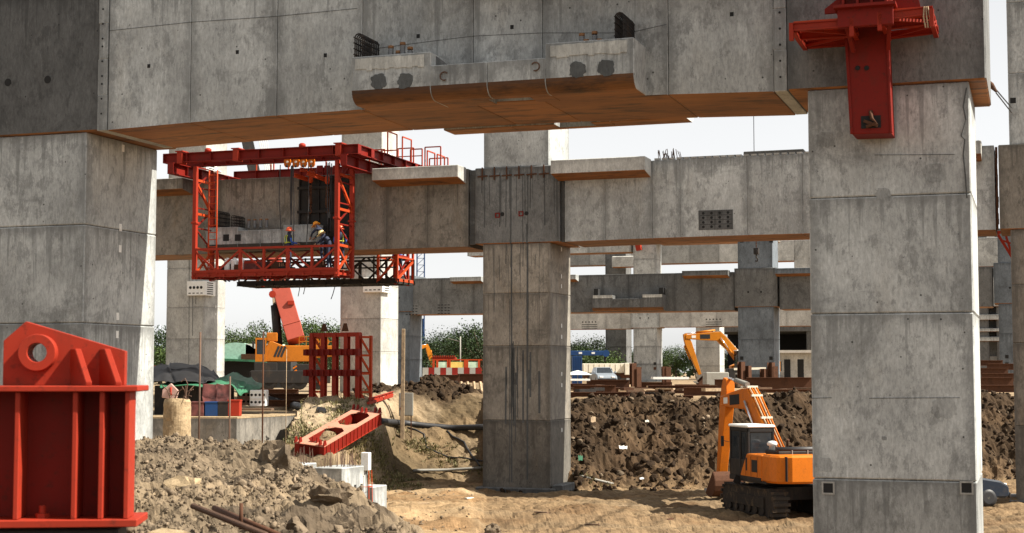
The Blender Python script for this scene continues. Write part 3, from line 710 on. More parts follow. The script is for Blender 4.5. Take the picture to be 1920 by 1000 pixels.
# dark joints beside the central pillar head
for o, (a, b) in ((b2, (uC-.60, uC-.33)), (b2b, (uC+W+.43, uC+W+.60)), (b2b, (uE-.49, uE-.37))):
    part(strip(a, b, SOF, TOP-.05, 16, int(a*7)).xf(Matrix.Translation((0, v2-.05+.12-BV, 0))), 'open_joint', ['rust' if b > -5 else 'concdark'], o)
# row three and the far rows
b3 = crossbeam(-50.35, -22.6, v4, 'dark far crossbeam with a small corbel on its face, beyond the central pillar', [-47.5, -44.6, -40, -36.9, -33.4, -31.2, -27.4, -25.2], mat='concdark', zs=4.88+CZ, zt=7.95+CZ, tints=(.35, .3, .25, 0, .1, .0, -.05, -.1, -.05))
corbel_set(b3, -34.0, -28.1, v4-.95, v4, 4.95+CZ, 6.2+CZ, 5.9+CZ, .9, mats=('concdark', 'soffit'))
for uu in (-33.9, -28.5): 
    mb = MB(); mb.box(uu, uu+.35, v4-.8, v4-.1, 6.2+CZ, 6.75+CZ); part(mb, 'rebar_mat', ['black'], b3)
for a, b in ((-33.95, -32.3), (-29.8, -28.2)): part(MB().box(a, b, v4-.975, v4-.9, 5.98+CZ, 6.22+CZ), 'grout_band', ['grout'], b3)
edge_slab(b3, -26.6, -22.9, v4, 8.06+CZ, .42, .9, 'concdark'); edge_slab(b3, -38.2, -35.4, v4, 7.95+CZ, .4, .9, 'conc')
edge_slab(b3, -46.4, -43.6, v4, 7.95+CZ, .38, .9, 'conc')
for (px, py) in ((762, 582), (832, 580)):
    u, z = onV(px, py, v4-.02)
    if u < -50.4: u = -50.2
    mb = MB()
    for i in range(4):
        for k in range(4): part(MB().box(u-.55+i*.3, u-.36+i*.3, v4-.008, v4+.01, z-.4+k*.24, z-.33+k*.24), 'anchor_hole', ['black'], b3)
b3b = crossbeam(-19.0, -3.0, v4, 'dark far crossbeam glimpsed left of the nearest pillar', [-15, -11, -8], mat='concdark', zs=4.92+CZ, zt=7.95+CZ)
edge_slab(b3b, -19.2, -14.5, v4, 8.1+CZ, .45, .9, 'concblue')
b4 = crossbeam(-64, -45.3, v5, 'pale far crossbeam low behind the dark one, beyond the parked car', [-60, -56, -53, -50.6, -48.4, -46.6], mat='conclight', zs=5.12+CZ, zt=8.2+CZ, tints=(-.1, 0, -.05, .05, .0, -.05, -.25))
b4b = crossbeam(-41.9, -16, v5, 'pale far crossbeam above the boom of the distant excavator', [-38.2, -35.1, -31.5, -27, -24, -20], mat='conclight', zs=5.28+CZ, zt=8.2+CZ, tints=(-.05, 0, -.1, .05))
for o, px, py in ((b4, 1106, 608), (b4b, 1339, 603)):
    u, z = onV(px, py, v5-.02); mb = MB()
    for i in range(5): mb.lathe((u-.9+i*.4, v5-.012, z+.25), [(.09, 0), (.09, .02)], 8, 0, 0, 'y')
    for k in range(3): mb.box(u-1, u+.9, v5-.012, v5+.01, z-.1-k*.25, z-.03-k*.25)
    part(mb, 'anchor_hole', ['black'], o)
b5 = crossbeam(-66, -45.3, v5, 'highest far crossbeam, pale, just under the soffit of the nearer beam', [-60, -55, -50.5], mat='conc', zs=14.25+CZ, zt=17.3+CZ)
b5b = crossbeam(-41.9, -28, v5, 'highest far crossbeam with a red steel tube along its top', [-36, -32], mat='concwarm', zs=15.1+CZ, zt=16.55+CZ)
mb = MB(); mb.box(-42, -20, v5-.6, v5-.3, 16.4+CZ, 16.75+CZ); part(mb, 'steel_tube', ['redbright'], b5b)
# level with deck pieces seen between the two heights
b6 = crossbeam(-64, -28, 205, 'pale upper crossbeam far behind the dark one', [-58, -55, -50, -44, -40, -36], mat='conclight', zs=14.7+CZ, zt=17.4+CZ, tints=(-.35, -.1, .1, -.2, -.3, .1, .15))
mb = MB(); u, z = onV(1158, 492, 196); mb.box(u-.8, u+2.2, 196, 197.2, z-.7, z+.8, 0, .2, 1); part(mb, 'corbel', ['conclight', 'soffit'], R5, .1)
u, z = onV(1192, 452, v5-1.2); mb = MB(); mb.bar((u, v5-.9, z+.6), (u+.35, v5-.9, z-1.1), .75, .6); part(mb, 'hanger_beam', ['redbright'], R4)
b7 = crossbeam(-30, 14, 205, 'pale upper far crossbeam in the gap above the dark beam, right of the bluish pillar', [-24, -20, -16, -10, -4, 2], mat='conclight', zs=13.6+CZ, zt=17.4+CZ)

ub = [onV(x, 600, 190)[0] for x in (1822, 1893)]; zz_ = lambda y: onV(1850, y, 190)[1]
bd = thing('frame_building', 'unfinished grey concrete frame of several storeys in the gap right of the nearest pillar', 'building', (ub[0]+2, 190, -1), group=None)
for y0, y1, t in ((446, 500, 0), (520, 575, -.15), (590, 600, .1), (616, 622, .1), (632, 640, 0)):
    mb = MB(); mb.box(ub[0]-4, ub[1]+6, 190, 192.4, zz_(y1), zz_(y0), 0, t, 1); part(mb, 'floor_beam', ['conc', 'soffit'], bd, .03)
for x in (1832, 1868, 1893): u = onV(x, 600, 190)[0]; part(MB().box(u, u+1.3, 190.3, 192, -1, zz_(440)), 'column', ['concdark'], bd, .03)
part(MB().box(ub[0]-4, ub[1]+6, 192.6, 193, -1, zz_(500), 0, -.2), 'back_wall', ['conc'], bd); part(MB().box(ub[0]-4, ub[1]+6, 192.2, 192.6, zz_(676), zz_(668)), 'light_slot', ['white'], bd)
# ------------------------------------------------------------------ red hanging mast and work platform on the nearest pillar
def quadS(px, v): return [(onV(x, y, v)[0], v, onV(x, y, v)[1]) for x, y in px]
vm = 27.45
br = thing('red_work_bracket', 'red steel mast with cross shaped work platform hanging on the nearest pillar', 'work platform', (uB+1.2, vm, onV(1630, 255, vm)[1]))
f = quadS([(1585, 42), (1662, 42), (1671, 250), (1597, 252)], vm)
mb = MB(); n0 = 0
F = [f[3], f[2], f[1], f[0]]                # bottom left, bottom right, top right, top left
back = [(x+.0, v1-.02, z+.02) for x, v, z in F]
mb.hexa([F[0], F[1], back[1], back[0], F[3], F[2], back[2], back[3]])
for a, b in ((F[0], F[3]), (F[1], F[2])): mb.bar((a[0], vm-.012, a[2]), (b[0], vm-.012, b[2]), .05, .03)
part(mb, 'mast', ['red'], br, .01)
mb = MB(); c = onV(1633, 229, vm); mb.box(c[0]-.17, c[0]+.17, vm-.01, vm+.05, c[1]-.11, c[1]+.11); so = part(mb, 'mast_opening', ['black'], br)
mb = MB(); mb.tube([(c[0], vm-.02, c[1]+.19), (c[0]+.02, vm-.06, c[1]+.05), (c[0]+.1, vm-.05, c[1]-.03), (c[0]-.08, vm-.05, c[1]-.09)], .035, 7); mb.bar((c[0]-.12, vm-.04, c[1]+.02), (c[0]+.12, vm-.04, c[1]-.08), .05, .05)
part(mb, 'shackle', ['rust'], so)
for px in (1608, 1625):
    q = onV(px, 128, vm); mb = MB(); mb.lathe((q[0], vm-.012, q[1]), [(.03, -.006), (.045, .0), (.03, .01)], 9, 0, 0, 'y'); part(mb, 'stud', ['black'], br)
zd = onV(1540, 44, 26.45)[1]                # deck level
def platform(u0, u1, va, vb, z, tilt):
    mb = MB(); d = .10
    for v in (va, (va+vb)/2, vb): mb.ibeam((u0, v, z), (u1, v, z+tilt), .14, .08, .018)
    for u in (u0+.04, u1-.04): mb.ibeam((u, va, z-.02), (u, vb, z-.02), .16, .08, .018)
    mb.bar((u0, va, z-.03), (u1, (va+vb)/2, z+tilt-.03), .05, .05); mb.bar((u1, (va+vb)/2, z-.03), (u0, vb, z-.03), .05, .05)
    for u in (u0+.02, u1-.02): mb.box(u-.035, u+.035, va-.08, va+.02, z-.24, z+.06)
    p = part(mb, 'platform_frame', ['redbright'], br)
    mb = MB(); n = 34
    for k in range(n): 
        v = va+(vb-va)*(k+.5)/n; mb.box(u0+.05, u1-.05, v-.012, v+.012, z+.075+tilt*.5, z+.10+tilt*.5)
    part(mb, 'deck_grating', ['redorange'], p)
uL = [onV(x, 60, 26.8)[0] for x in (1487, 1592, 1662, 1752)]
platform(uL[0], uL[1]+.1, 26.5, 28.05, zd-.02, .0); platform(uL[2]-.1, uL[3], 26.5, 28.05, zd+.05, .05)
mb = MB(); u0, u1 = uL[1]-.1, uL[2]+.1
mb.box(u0-.05, u1+.05, 26.42, 26.56, zd-.1, zd+.22); mb.box(u0, u1, 26.56, 27.9, zd+.14, zd+.2)
for u in (u0, u1): mb.bar((u, 26.5, zd+.3), (u+.12*(1 if u == u0 else -1), 27.3, zd-.35), .07, .07)
part(mb, 'cross_head', ['red'], br, .008)
mb = MB()
for u in np.linspace(u0+.06, u1-.06, 4): mb.box(u-.02, u+.02, 26.3, 26.6, zd+.24, zd+1.6)
mb.box(u0, u1, 26.56, 27.0, zd+.24, zd+1.6); mb.box(u0-.1, u1+.1, 26.28, 27, zd+.21, zd+.26)
part(mb, 'jack_box', ['red'], br)
mb = MB(); mb.prism([(u1+.02, zd+.22), (u1+.48, zd+.22), (u1+.44, zd+.40), (u1+.1, zd+.75), (u1+.02, zd+.75)], 26.7, 26.76, lambda a, b, c: (a, c, b))
mb.lathe((u1+.18, 26.7, zd+.5), [(.08, -.03), (.08, .0), (.04, .0)], 12, 0, 0, 'y'); part(mb, 'lug_plate', ['red'], br)
mb = MB(); mb.prism([(u0-.02, zd+.22), (u0-.3, zd+.22), (u0-.3, zd+.30), (u0-.02, zd+.5)], 26.7, 26.76, lambda a, b, c: (a, c, b)); part(mb, 'lug_plate', ['red'], br)
mb = MB()
for k in range(3): mb.tube([(uL[3]-.14+.03*k, 26.45, zd+.16), (uL[3]-.15+.05*k, 26.43, zd-.02), (uL[3]-.12+.04*k, 26.45, zd-.20)], .012, 5)
part(mb, 'rope_coil', ['wood'], br)
# ------------------------------------------------------------------ red formwork gantry on the crossbeam behind
Z = lambda r: r+CZ
g = thing('formwork_gantry', 'big red steel gantry hanging working platforms round the crossbeam behind', 'gantry', (-29.6, 60, Z(3.9)))
uP0, uP1 = -32.85, -26.4
def post(u, v, z0, z1, w=.15):
    mb = MB(); mb.box(u-w/2, u+w/2, v-w/2, v+w/2, z0, z1); mb.box(u-w*.75, u+w*.75, v-w*.75, v+w*.75, (z0+z1)/2-.04, (z0+z1)/2+.04)
    return part(mb, 'post', ['redbright'], g, .01)
for u in (uP0, uP1):
    for v in (56.2, 57.62, 62.2, 63.6): post(u, v, Z(3.82), Z(8.5), .17 if v < 58 else .12)
def girder(a, b, h, w, mat='red', name='girder'):
    mb = MB(); a, b = Vector(a), Vector(b); mb.ibeam(a, b, h, w, .03); d = (b-a); n = max(2, int(d.length/1.1))
    for k in range(n+1):
        p = a+d*(k/n); q = d.normalized()*.012; mb.bar(p-q, p+q, w*.92, h-.06)
    return part(mb, name, [mat], g)
for v in (56.0, 57.3, 62.0, 63.6): girder((-34.2, v, Z(8.86)), (-25.35, v, Z(8.86)), .40, .32)
for u in (uP0, uP1):
    for k in range(4):
        za, zb = 5.1+k*.85, 5.1+(k+1)*.85
        mb = MB(); mb.bar((u, 56.2 if k % 2 else 57.62, Z(za)), (u, 57.62 if k % 2 else 56.2, Z(zb)), .055, .055); part(mb, 'brace', ['red'], g)
        mb = MB(); mb.bar((u, 56.2, Z(zb)), (u, 57.62, Z(zb)), .05, .05); part(mb, 'brace', ['red'], g)
for k in range(6):
    u = uP0+k*1.07; mb = MB(); mb.bar((u, 56.2, Z(3.86)), (u+1.07, 57.6, Z(3.86)), .07, .07); part(mb, 'brace', ['red'], g); mb = MB(); mb.bar((u+1.07, 56.2, Z(3.84)), (u, 57.6, Z(3.84)), .07, .07); part(mb, 'brace', ['red'], g)
for u in (-33.75, -25.9): girder((u, 55.7, Z(8.42)), (u, 65.0, Z(8.42)), .46, .30)
girder((-25.5, 56.0, Z(8.86)), (-25.5, 64.5, Z(8.86)), .4, .3)
for u in (-33.4, -30.8, -26.2):                           # clamps over the front girder
    mb = MB(); mb.box(u-.12, u+.12, 55.8, 56.2, Z(8.62), Z(9.12)); mb.box(u-.18, u+.18, 55.75, 56.25, Z(9.1), Z(9.14)); part(mb, 'clamp', ['redbright'], g)
for u in (-32.2, -27.9):
    mb = MB(); mb.lathe((u, 56.05, Z(9.06)), [(.14, 0), (.14, .12), (.08, .17), (.02, .18)], 12); part(mb, 'jack', ['redbright'], g)
for u in (uP0, uP1):                                      # end bracing
    for v0, v1_ in ((56.2, 57.62), (62.2, 63.6)):
        mb = MB()
        for zz in (5.1, 6.55, 7.95): part(MB().bar((u, v0, Z(zz)), (u, v1_, Z(zz-.02)), .10, .10), 'brace', ['redorange' if v0 < 58 else 'red'], g)
        mb.bar((u, v0, Z(7.9)), (u, v1_, Z(6.6)), .09, .09); part(mb, 'brace', ['redorange' if v0 < 58 else 'red'], g); mb = MB(); mb.bar((u, v0, Z(4.0)), (u, v1_, Z(5.05)), .08, .08); mb.bar((u, v0, Z(5.05)), (u, v1_, Z(4.0)), .07, .07)
        part(mb, 'brace', ['redorange' if v0 < 58 else 'red'], g)
def deck(u0, u1, va, vb, z, rails, mat):
    mb = MB()
    for v in (va, va+(vb-va)*.33, va+(vb-va)*.66, vb): mb.ibeam((u0-.1, v, z), (u1+.1, v, z), .2, .12, .02)
    n = 9
    for k in range(n+1): mb.bar((u0+(u1-u0)*k/n, va-.1, z-.05), (u0+(u1-u0)*k/n, vb+.1, z-.05), .07, .1)
    d = part(mb, 'platform_frame', [mat], g)
    mb = MB(); n = 12
    for k in range(n):
        v = va+(vb-va)*k/n; mb.box(u0, u1, v+.01, v+(vb-va)/n-.01, z+.1, z+.14, 0, rnd.uniform(-.2, .2))
    part(mb, 'deck', ['darkwood'], d)
    for v in rails:
        n = 6; mb = MB(); h = 1.05
        mb.bar((u0, v, z+h), (u1, v, z+h), .09, .09); mb.bar((u0, v, z+.12), (u1, v, z+.12), .09, .12)
        for k in range(n+1):
            u = u0+(u1-u0)*k/n; mb.bar((u, v, z), (u, v, z+h), .10 if k % 2 else .14, .08)
            if k < n:
                q = u+(u1-u0)/n; mb.bar((u if k % 2 == 0 else q, v, z+h-.05), (q if k % 2 == 0 else u, v, z+.12), .075, .07)
        part(mb, 'rail_truss', [mat], g)
deck(uP0, uP1, 56.15, 57.7, Z(4.0), (56.15,), 'redbright')
deck(-33.9, -26.2, 61.9, 63.7, Z(3.95), (63.7,), 'blacksteel')
mb = MB()                                                # thin dark rails on the rear platform, two bars and mesh
for zz in (4.55, 5.0): mb.bar((-33.9, 61.9, Z(zz)), (-26.2, 61.9, Z(zz)), .06, .06)
for k in range(8): mb.bar((-33.9+k*1.1, 61.9, Z(3.95)), (-33.9+k*1.1, 61.9, Z(5.05)), .06, .06)
part(mb, 'guard_rail', ['blacksteel'], g)
mb = MB()                                                # cage at the right end of the rear platform
for v in (61.9, 63.7):
    for u in (-27.1, -26.2): mb.bar((u, v, Z(3.9)), (u, v, Z(5.7)), .09, .09)
    mb.bar((-27.1, v, Z(5.0)), (-26.2, v, Z(5.0)), .07, .07); mb.bar((-27.1, v, Z(3.95)), (-26.2, v, Z(5.0)), .08, .08)
for u in (-27.1, -26.2): mb.bar((u, 61.9, Z(4.0)), (u, 63.7, Z(4.0)), .10, .12); mb.bar((u, 61.9, Z(4.0)), (u, 63.7, Z(4.9)), .08, .08); mb.bar((u, 61.9, Z(5.0)), (u, 63.7, Z(5.0)), .07, .07)
part(mb, 'cage', ['redorange'], g)
mb = MB(); ul = uP0+.32                                  # ladder between the front posts
for u in (ul, ul+.38): mb.tube([(u, 56.75, Z(4.05)), (u, 56.75, Z(8.4))], .03, 6)
for k in range(14): mb.tube([(ul, 56.75, Z(4.3+k*.3)), (ul+.38, 56.75, Z(4.3+k*.3))], .018, 5)
part(mb, 'ladder', ['redorange'], g)
for k, px in enumerate((541, 557, 571, 586)):            # hoist trolleys
    u, z = onV(px, 307, 57.1); mb = MB()
    P = [(u-.13, z+.16), (u+.13, z+.16), (u+.15, z+.1), (u+.15, z-.06), (u+.09, z-.16), (u-.09, z-.16), (u-.15, z-.06), (u-.15, z+.1)]
    mb.prism(P, 56.98, 57.04, lambda a, b, c: (a, c, b)); t = part(mb, 'trolley_plate', ['orange'], g)
    mb = MB(); mb.lathe((u, 56.975, z+.05), [(.05, -.02), (.05, .01)], 10, 0, 0, 'y'); part(mb, 'axle', ['white'], t)
    mb = MB(); mb.tube([(u, 56.97, z-.07), (u, 56.96, z-.13), (u, 57.0, z-.15)], .04, 6); part(mb, 'pin', ['black'], t)
for k, px in enumerate((600, 614, 630, 648)):
    u, z = onV(px, 318, 59.2); mb = MB(); mb.box(u-.15, u+.15, 59.15, 59.22, z-.17, z+.17); part(mb, 'trolley_plate', ['red'], g, .03)
mb = MB()
for (x0, y0, x1, y1) in ((552, 329, 581, 338), (576, 325, 613, 338), (563, 318, 590, 322)):
    a, b = onV(x0, y0, 57.1), onV(x1, y1, 57.9); mb.ibeam((a[0], 57.1, a[1]), (b[0], 57.9, b[1]), .16, .1, .02)
part(mb, 'spreader_beam', ['redorange'], g)
for px, z0 in ((582, 331), (614, 333)):                  # chain hoists
    u, z = onV(px, z0, 57.7); mb = MB(); mb.lathe((u, 57.7, z-.28), [(.06, 0), (.11, .08), (.11, .28), (.05, .36), (.03, .45)], 10); h = part(mb, 'chain_hoist', ['redorange'], g)
    mb = MB(); zb = Z(6.75)
    for du in (-.04, .04):
        n = int((z-.3-zb)/.07)
        for i in range(n): mb.box(u+du-.014*(1+i % 2), u+du+.014*(1+i % 2), 57.7-.014*(2-i % 2), 57.7+.014*(2-i % 2), zb+i*.07, zb+i*.07+.075)
    mb.tube([(u, 57.7, z-.85), (u, 57.7, z-1.15)], .09, 8); mb.tube([(u, 57.7, zb+.05), (u+.05, 57.7, zb-.05), (u+.08, 57.7, zb-.14), (u, 57.7, zb-.2), (u-.05, 57.7, zb-.14)], .03, 6)
    part(mb, 'chain', ['rust'], h)
mb = MB()                                                # hand rails and screens on top, at the back
def screen(u, v, z0, z1, du, dv):
    P = [(u, v, z0), (u+du, v+dv, z0), (u+du, v+dv, z1), (u, v, z1)]
    for a, b in zip(P, P[1:]+P[:1]): mb.bar(a, b, .05, .05)
    mb.bar((u, v, z0+.1), (u+du, v+dv, z0+.1), .05, .05)
for u in (-34.0, -33.1, -31.2, -28.3, -26.9, -25.6): mb = MB(); screen(u, 63.6, Z(9.05), Z(10.0), .75, 0); part(mb, 'guard_rail', ['redorange'], g)
for v in (59.4, 61.0): mb = MB(); screen(-25.6, v, Z(9.0), Z(10.1), 0, 1.0); part(mb, 'guard_rail', ['redorange'], g)
mb = MB()
for u in (-26.9, -25.6): mb.ibeam((u, 62.4, Z(8.6)), (u, 65.4, Z(8.6)), .3, .2, .02)
for v in (62.4, 63.4, 64.4, 65.4): mb.ibeam((-27.6, v, Z(8.62)), (-25.3, v, Z(8.62)), .26, .16, .02)
pf = part(mb, 'platform_frame', ['redbright'], g)
mb = MB()
for (u, v, du, dv) in ((-27.2, 62.4, .8, 0), (-26.1, 65.4, .9, 0), (-25.25, 63.0, 0, .9), (-25.25, 64.2, 0, .9), (-25.8, 62.4, .55, 0)): mb = MB(); screen(u, v, Z(8.75), Z(9.75), du, dv); part(mb, 'guard_rail', ['redorange'], pf)
mb = MB(); mb.bar((-27.3, 62.4, Z(9.45)), (-25.25, 62.4, Z(9.45)), .04, .04); part(mb, 'guard_rail', ['redorange'], pf)
mb = MB(); mb.tube([(-26.9, 63.5, Z(9.0)), (-26.85, 63.5, Z(9.15)), (-26.5, 63.6, Z(9.05))], .05, 6); mb.box(-27.0, -26.7, 63.4, 63.45, Z(8.8), Z(9.2)); mb.box(-26.5, -26.2, 63.4, 63.45, Z(8.8), Z(9.15)); part(mb, 'winch', ['rust'], pf)
mb = MB(); P = onV(410, 322, 57.0); mb.box(P[0]-.2, P[0]+.12, 56.9, 57.05, P[1]-.04, P[1]+.03); part(mb, 'floodlight', ['white'], g, .02)
for px, y0, y1 in ((561, 530, 556), (571, 528, 552)):
    u, z = onV(px, y0, 62); u2, z2 = onV(px-2, y1, 62); mb = MB(); mb.tube([(u, 62, z+.3), (u+.02, 62, (z+z2)/2), (u2, 62, z2)], .018, 5); part(mb, 'hanging_cable', ['rubber'], g)
u, z = onV(624, 540, 62); mb = MB(); mb.tube([(u+.15, 62, z+.45), (u+.12, 62, z+.1), (u, 62.0, z-.3), (u-.08, 62, z-.5)], .02, 5); part(mb, 'hanging_cable', ['rubber'], g)
mb = MB()
for k in range(3): mb.lathe((-31.55+k*.3, 57.0, Z(4.14)), [(.13, 0), (.14, .3), (.12, .42), (.05, .45), (.05, .5)], 10)
single(mb, 'white_drum', ['white'], 'three white plastic drums standing close together on the gantry deck', 'drum', (-31.2, 57, Z(4.14))) if False else None
for k in range(3):
    mb = MB(); mb.lathe((0, 0, 0), [(.13, 0), (.15, .05), (.15, .4), (.12, .52), (.06, .55), (.06, .6)], 12)
    single(mb, 'plastic_drum', ['white'], 'white plastic drum standing in a row on the deck of the red gantry', 'drum', (-31.75+k*.32, 57.0, Z(4.14)), group='white drums on the gantry deck', local=True)
mb = MB(); mb.box(-.4, .4, -.2, .2, 0, .45)
single(mb, 'tool_box', ['redbright'], 'red tool box on the gantry deck beside the white drums', 'tool box', (-30.5, 57.0, Z(4.14)), bev=.02, local=True)
mb = MB(); mb.box(-29.0, -26.75, 58.05, 58.15, Z(5.35), Z(8.15))  # dark panel added to stand in for deep shade behind the workers
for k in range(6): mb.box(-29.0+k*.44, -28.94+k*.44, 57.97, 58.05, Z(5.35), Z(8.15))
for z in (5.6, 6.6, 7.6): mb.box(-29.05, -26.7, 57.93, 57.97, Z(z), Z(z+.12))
part(mb, 'shade_panel', ['blacksteel'], g)
r = random.Random(21)
for k in range(11):
    u = r.uniform(-29.6, -26.8); v = r.uniform(57.2, 57.85); z0 = Z(r.uniform(5.2, 6.4)); mb = MB(); mb.tube([(u, v, Z(8.6)), (u+r.uniform(-.05, .05), v, (Z(8.6)+z0)/2), (u+r.uniform(-.1, .1), v, z0)], .02, 5); part(mb, 'hanging_cable', ['rubber'], g)
for k in range(9):
    u = r.uniform(-32.2, -26.9); mb = MB(); w = r.uniform(.25, .6); mb.box(u, u+w, 56.6+r.uniform(0, .4), 57.3, Z(4.14), Z(4.14+r.uniform(.12, .4)))
    part(mb, 'stored_material', [r.choice(['darkwood', 'rust', 'blacksteel', 'netting'])], g)
for u0 in np.linspace(-32.7, -28, 4): mb = MB(); mb.bar((u0, 57.7, Z(4.1)), (u0+1.2, 57.7, Z(5.0)), .07, .07); part(mb, 'brace', ['red'], g); mb = MB(); mb.bar((u0+1.2, 57.7, Z(4.1)), (u0, 57.7, Z(5.0)), .07, .07); part(mb, 'brace', ['red'], g)
for u0 in np.linspace(-33.7, -27.6, 6): mb = MB(); mb.bar((u0, 61.9, Z(4.0)), (u0+1.1, 61.9, Z(5.0)), .07, .07); part(mb, 'brace', ['blacksteel'], g); mb = MB(); mb.bar((u0+1.1, 61.9, Z(4.0)), (u0, 61.9, Z(5.0)), .07, .07); part(mb, 'brace', ['blacksteel'], g)
# ------------------------------------------------------------------ workers
def human(name, label, loc, facing, joints, helm, vest='navy', trousers='navy', sleeve='navy', band=True, S=1.0):
    """joints: dict of local points, x right, y forward, z up. One skinned body, helmet and vest bands as children"""
    J = {'pel': (0, 0, .95), 'waist': (0, .0, 1.12), 'chest': (0, .0, 1.34), 'neck': (0, .01, 1.50), 'head': (0, .03, 1.60), 'crown': (0, .03, 1.72),
         'hl': (-.10, 0, .92), 'kl': (-.11, .03, .50), 'al': (-.11, 0, .09), 'tl': (-.12, .17, .045), 'hr': (.10, 0, .92), 'kr': (.11, .03, .50), 'ar': (.11, 0, .09), 'tr': (.12, .17, .045),
         'sl': (-.19, 0, 1.43), 'el': (-.25, .02, 1.15), 'wl': (-.24, .17, .95), 'sr': (.19, 0, 1.43), 'er': (.25, .02, 1.15), 'wr': (.24, .17, .95)}
    J.update(joints); names = list(J); R = dict(pel=.135, waist=.13, chest=.155, neck=.06, head=.085, crown=.075, hl=.085, kl=.062, al=.045, tl=.04, hr=.085, kr=.062, ar=.045, tr=.04, sl=.065, el=.045, wl=.032, sr=.065, er=.045, wr=.032)
    E = [('pel', 'waist'), ('waist', 'chest'), ('chest', 'neck'), ('neck', 'head'), ('head', 'crown'), ('pel', 'hl'), ('hl', 'kl'), ('kl', 'al'), ('al', 'tl'), ('pel', 'hr'), ('hr', 'kr'), ('kr', 'ar'), ('ar', 'tr'),
         ('chest', 'sl'), ('sl', 'el'), ('el', 'wl'), ('chest', 'sr'), ('sr', 'er'), ('er', 'wr')]
    V = [Vector(J[n]) for n in names]; rad = [R[n] for n in names]; Ed = [(names.index(a), names.index(b)) for a, b in E]
    for w, e in (('wl', 'el'), ('wr', 'er')):            # palm, four fingers and a thumb
        wi = names.index(w); d = (V[wi]-V[names.index(e)]).normalized(); sd = d.cross(Vector((0, 0, 1)));
        if sd.length < .1: sd = Vector((1, 0, 0))
        sd.normalize(); cu = d.cross(sd)
        V.append(V[wi]+d*.06); rad.append(.03); pi = len(V)-1; Ed.append((wi, pi))
        for k, ln in enumerate((.05, .058, .054, .042)):
            a = V[pi]+sd*(.012*(k-1.5)*1.6)+d*.03; V.append(a); rad.append(.009); Ed.append((pi, len(V)-1))
            V.append(a+d*ln*.7+cu*ln*.5); rad.append(.008); Ed.append((len(V)-2, len(V)-1))
        a = V[wi]+d*.03+sd*.035; V.append(a); rad.append(.011); Ed.append((wi, len(V)-1)); V.append(a+d*.04+sd*.012); rad.append(.009); Ed.append((len(V)-2, len(V)-1))
    me = bpy.data.meshes.new('tmp'); me.from_pydata([tuple(v*S) for v in V], Ed, []); o = bpy.data.objects.new('tmp', me); COL.objects.link(o)
    sk = o.modifiers.new('s', 'SKIN')
    for i, r in enumerate(rad): me.skin_vertices[0].data[i].radius = (r*S, r*S*(.72 if i in (0, 1, 2) else 1)); me.skin_vertices[0].data[i].use_root = (i == 0)
    ss = o.modifiers.new('u', 'SUBSURF'); ss.levels = ss.render_levels = 1
    dg = bpy.context.evaluated_depsgraph_get(); me2 = bpy.data.meshes.new_from_object(o.evaluated_get(dg)); bpy.data.objects.remove(o); me2.name = name
    for mm in ('skin', vest, trousers, sleeve): me2.materials.append(M[mm])
    seg = [(Vector(J[a])*S, Vector(J[b])*S, a, b) for a, b in E]
    for p in me2.polygons:
        c = p.center; best = None
        for a, b, na, nb in seg:
            ab = b-a; t = max(0, min(1, (c-a).dot(ab)/max(1e-9, ab.length_squared))); d = (c-(a+ab*t)).length-R[na]*.5
            if best is None or d < best[0]: best = (d, nb, t)
        nb = best[1]; p.use_smooth = True
        p.material_index = {'head': 0, 'crown': 0, 'neck': 1, 'waist': 1, 'chest': 1, 'sl': 1, 'sr': 1, 'el': 3, 'er': 3, 'wl': 3 if best[2] < .8 else 0, 'wr': 3 if best[2] < .8 else 0}.get(nb, 2)
    b = bpy.data.objects.new('person', me2); COL.objects.link(b); b.location = loc; b.rotation_euler = (0, 0, facing); lab(b, label, 'person'); ORG[b.name] = (0, 0, 0)
    h = Vector(J['head'])*S; cr = Vector(J['crown'])*S; up = (cr-h).normalized(); q = Vector((0, 0, 1)).rotation_difference(up).to_matrix().to_4x4()
    mb = MB(); mb.lathe((0, 0, 0), [(.128, .0), (.165, -.012), (.168, .0), (.128, .02), (.125, .07), (.10, .12), (.05, .15), (.01, .155)], 16); mb.box(-.09, .09, .10, .22, -.012, .004)
    mb.xf(Matrix.Translation(h+up*.055*S) @ q); part(mb, 'helmet', [helm], b, local=True)
    mb = MB(); fw = q.to_3x3() @ Vector((0, 1, 0)); sd = q.to_3x3() @ Vector((1, 0, 0)); c = h+up*.02
    mb.lathe(tuple(c+fw*.085-up*.01), [(.012, -.02), (.018, -.012), (.008, .02)], 8); part(mb, 'nose', ['skin'], b, local=True)
    for s_ in (-1, 1):
        mb = MB(); mb.lathe(tuple(c+fw*.08+sd*.033*s_+up*.012), [(.004, -.008), (.011, 0), (.004, .008)], 7); part(mb, 'eye', ['black'], b, local=True)
        mb = MB(); mb.lathe(tuple(c+sd*.088*s_), [(.006, -.03), (.018, 0), (.006, .03)], 7); part(mb, 'ear', ['skin'], b, local=True)
    mb = MB(); mb.bar(tuple(c+fw*.083-sd*.025-up*.042), tuple(c+fw*.083+sd*.025-up*.042), .01, .008); part(mb, 'mouth', ['netting'], b, local=True)
    if band:
        mb = MB(); w = Vector(J['waist'])*S; ch = Vector(J['chest'])*S
        for s_ in (-1, 1): mb.tube([ch+Vector((.08*s_, .10, .12)), ch+Vector((.085*s_, .135, -.02)), w+Vector((.08*s_, .115, 0))], .014, 5); mb.tube([ch+Vector((.08*s_, -.10, .12)), ch+Vector((.085*s_, -.135, -.02)), w+Vector((.08*s_, -.115, 0))], .014, 5)
        mb.tube([w+Vector((.15*math.cos(a), .115*math.sin(a), .04)) for a in np.linspace(0, 6.28, 14)], .016, 5)
        part(mb, 'vest_bands', ['hivis'], b, local=True)
    return b
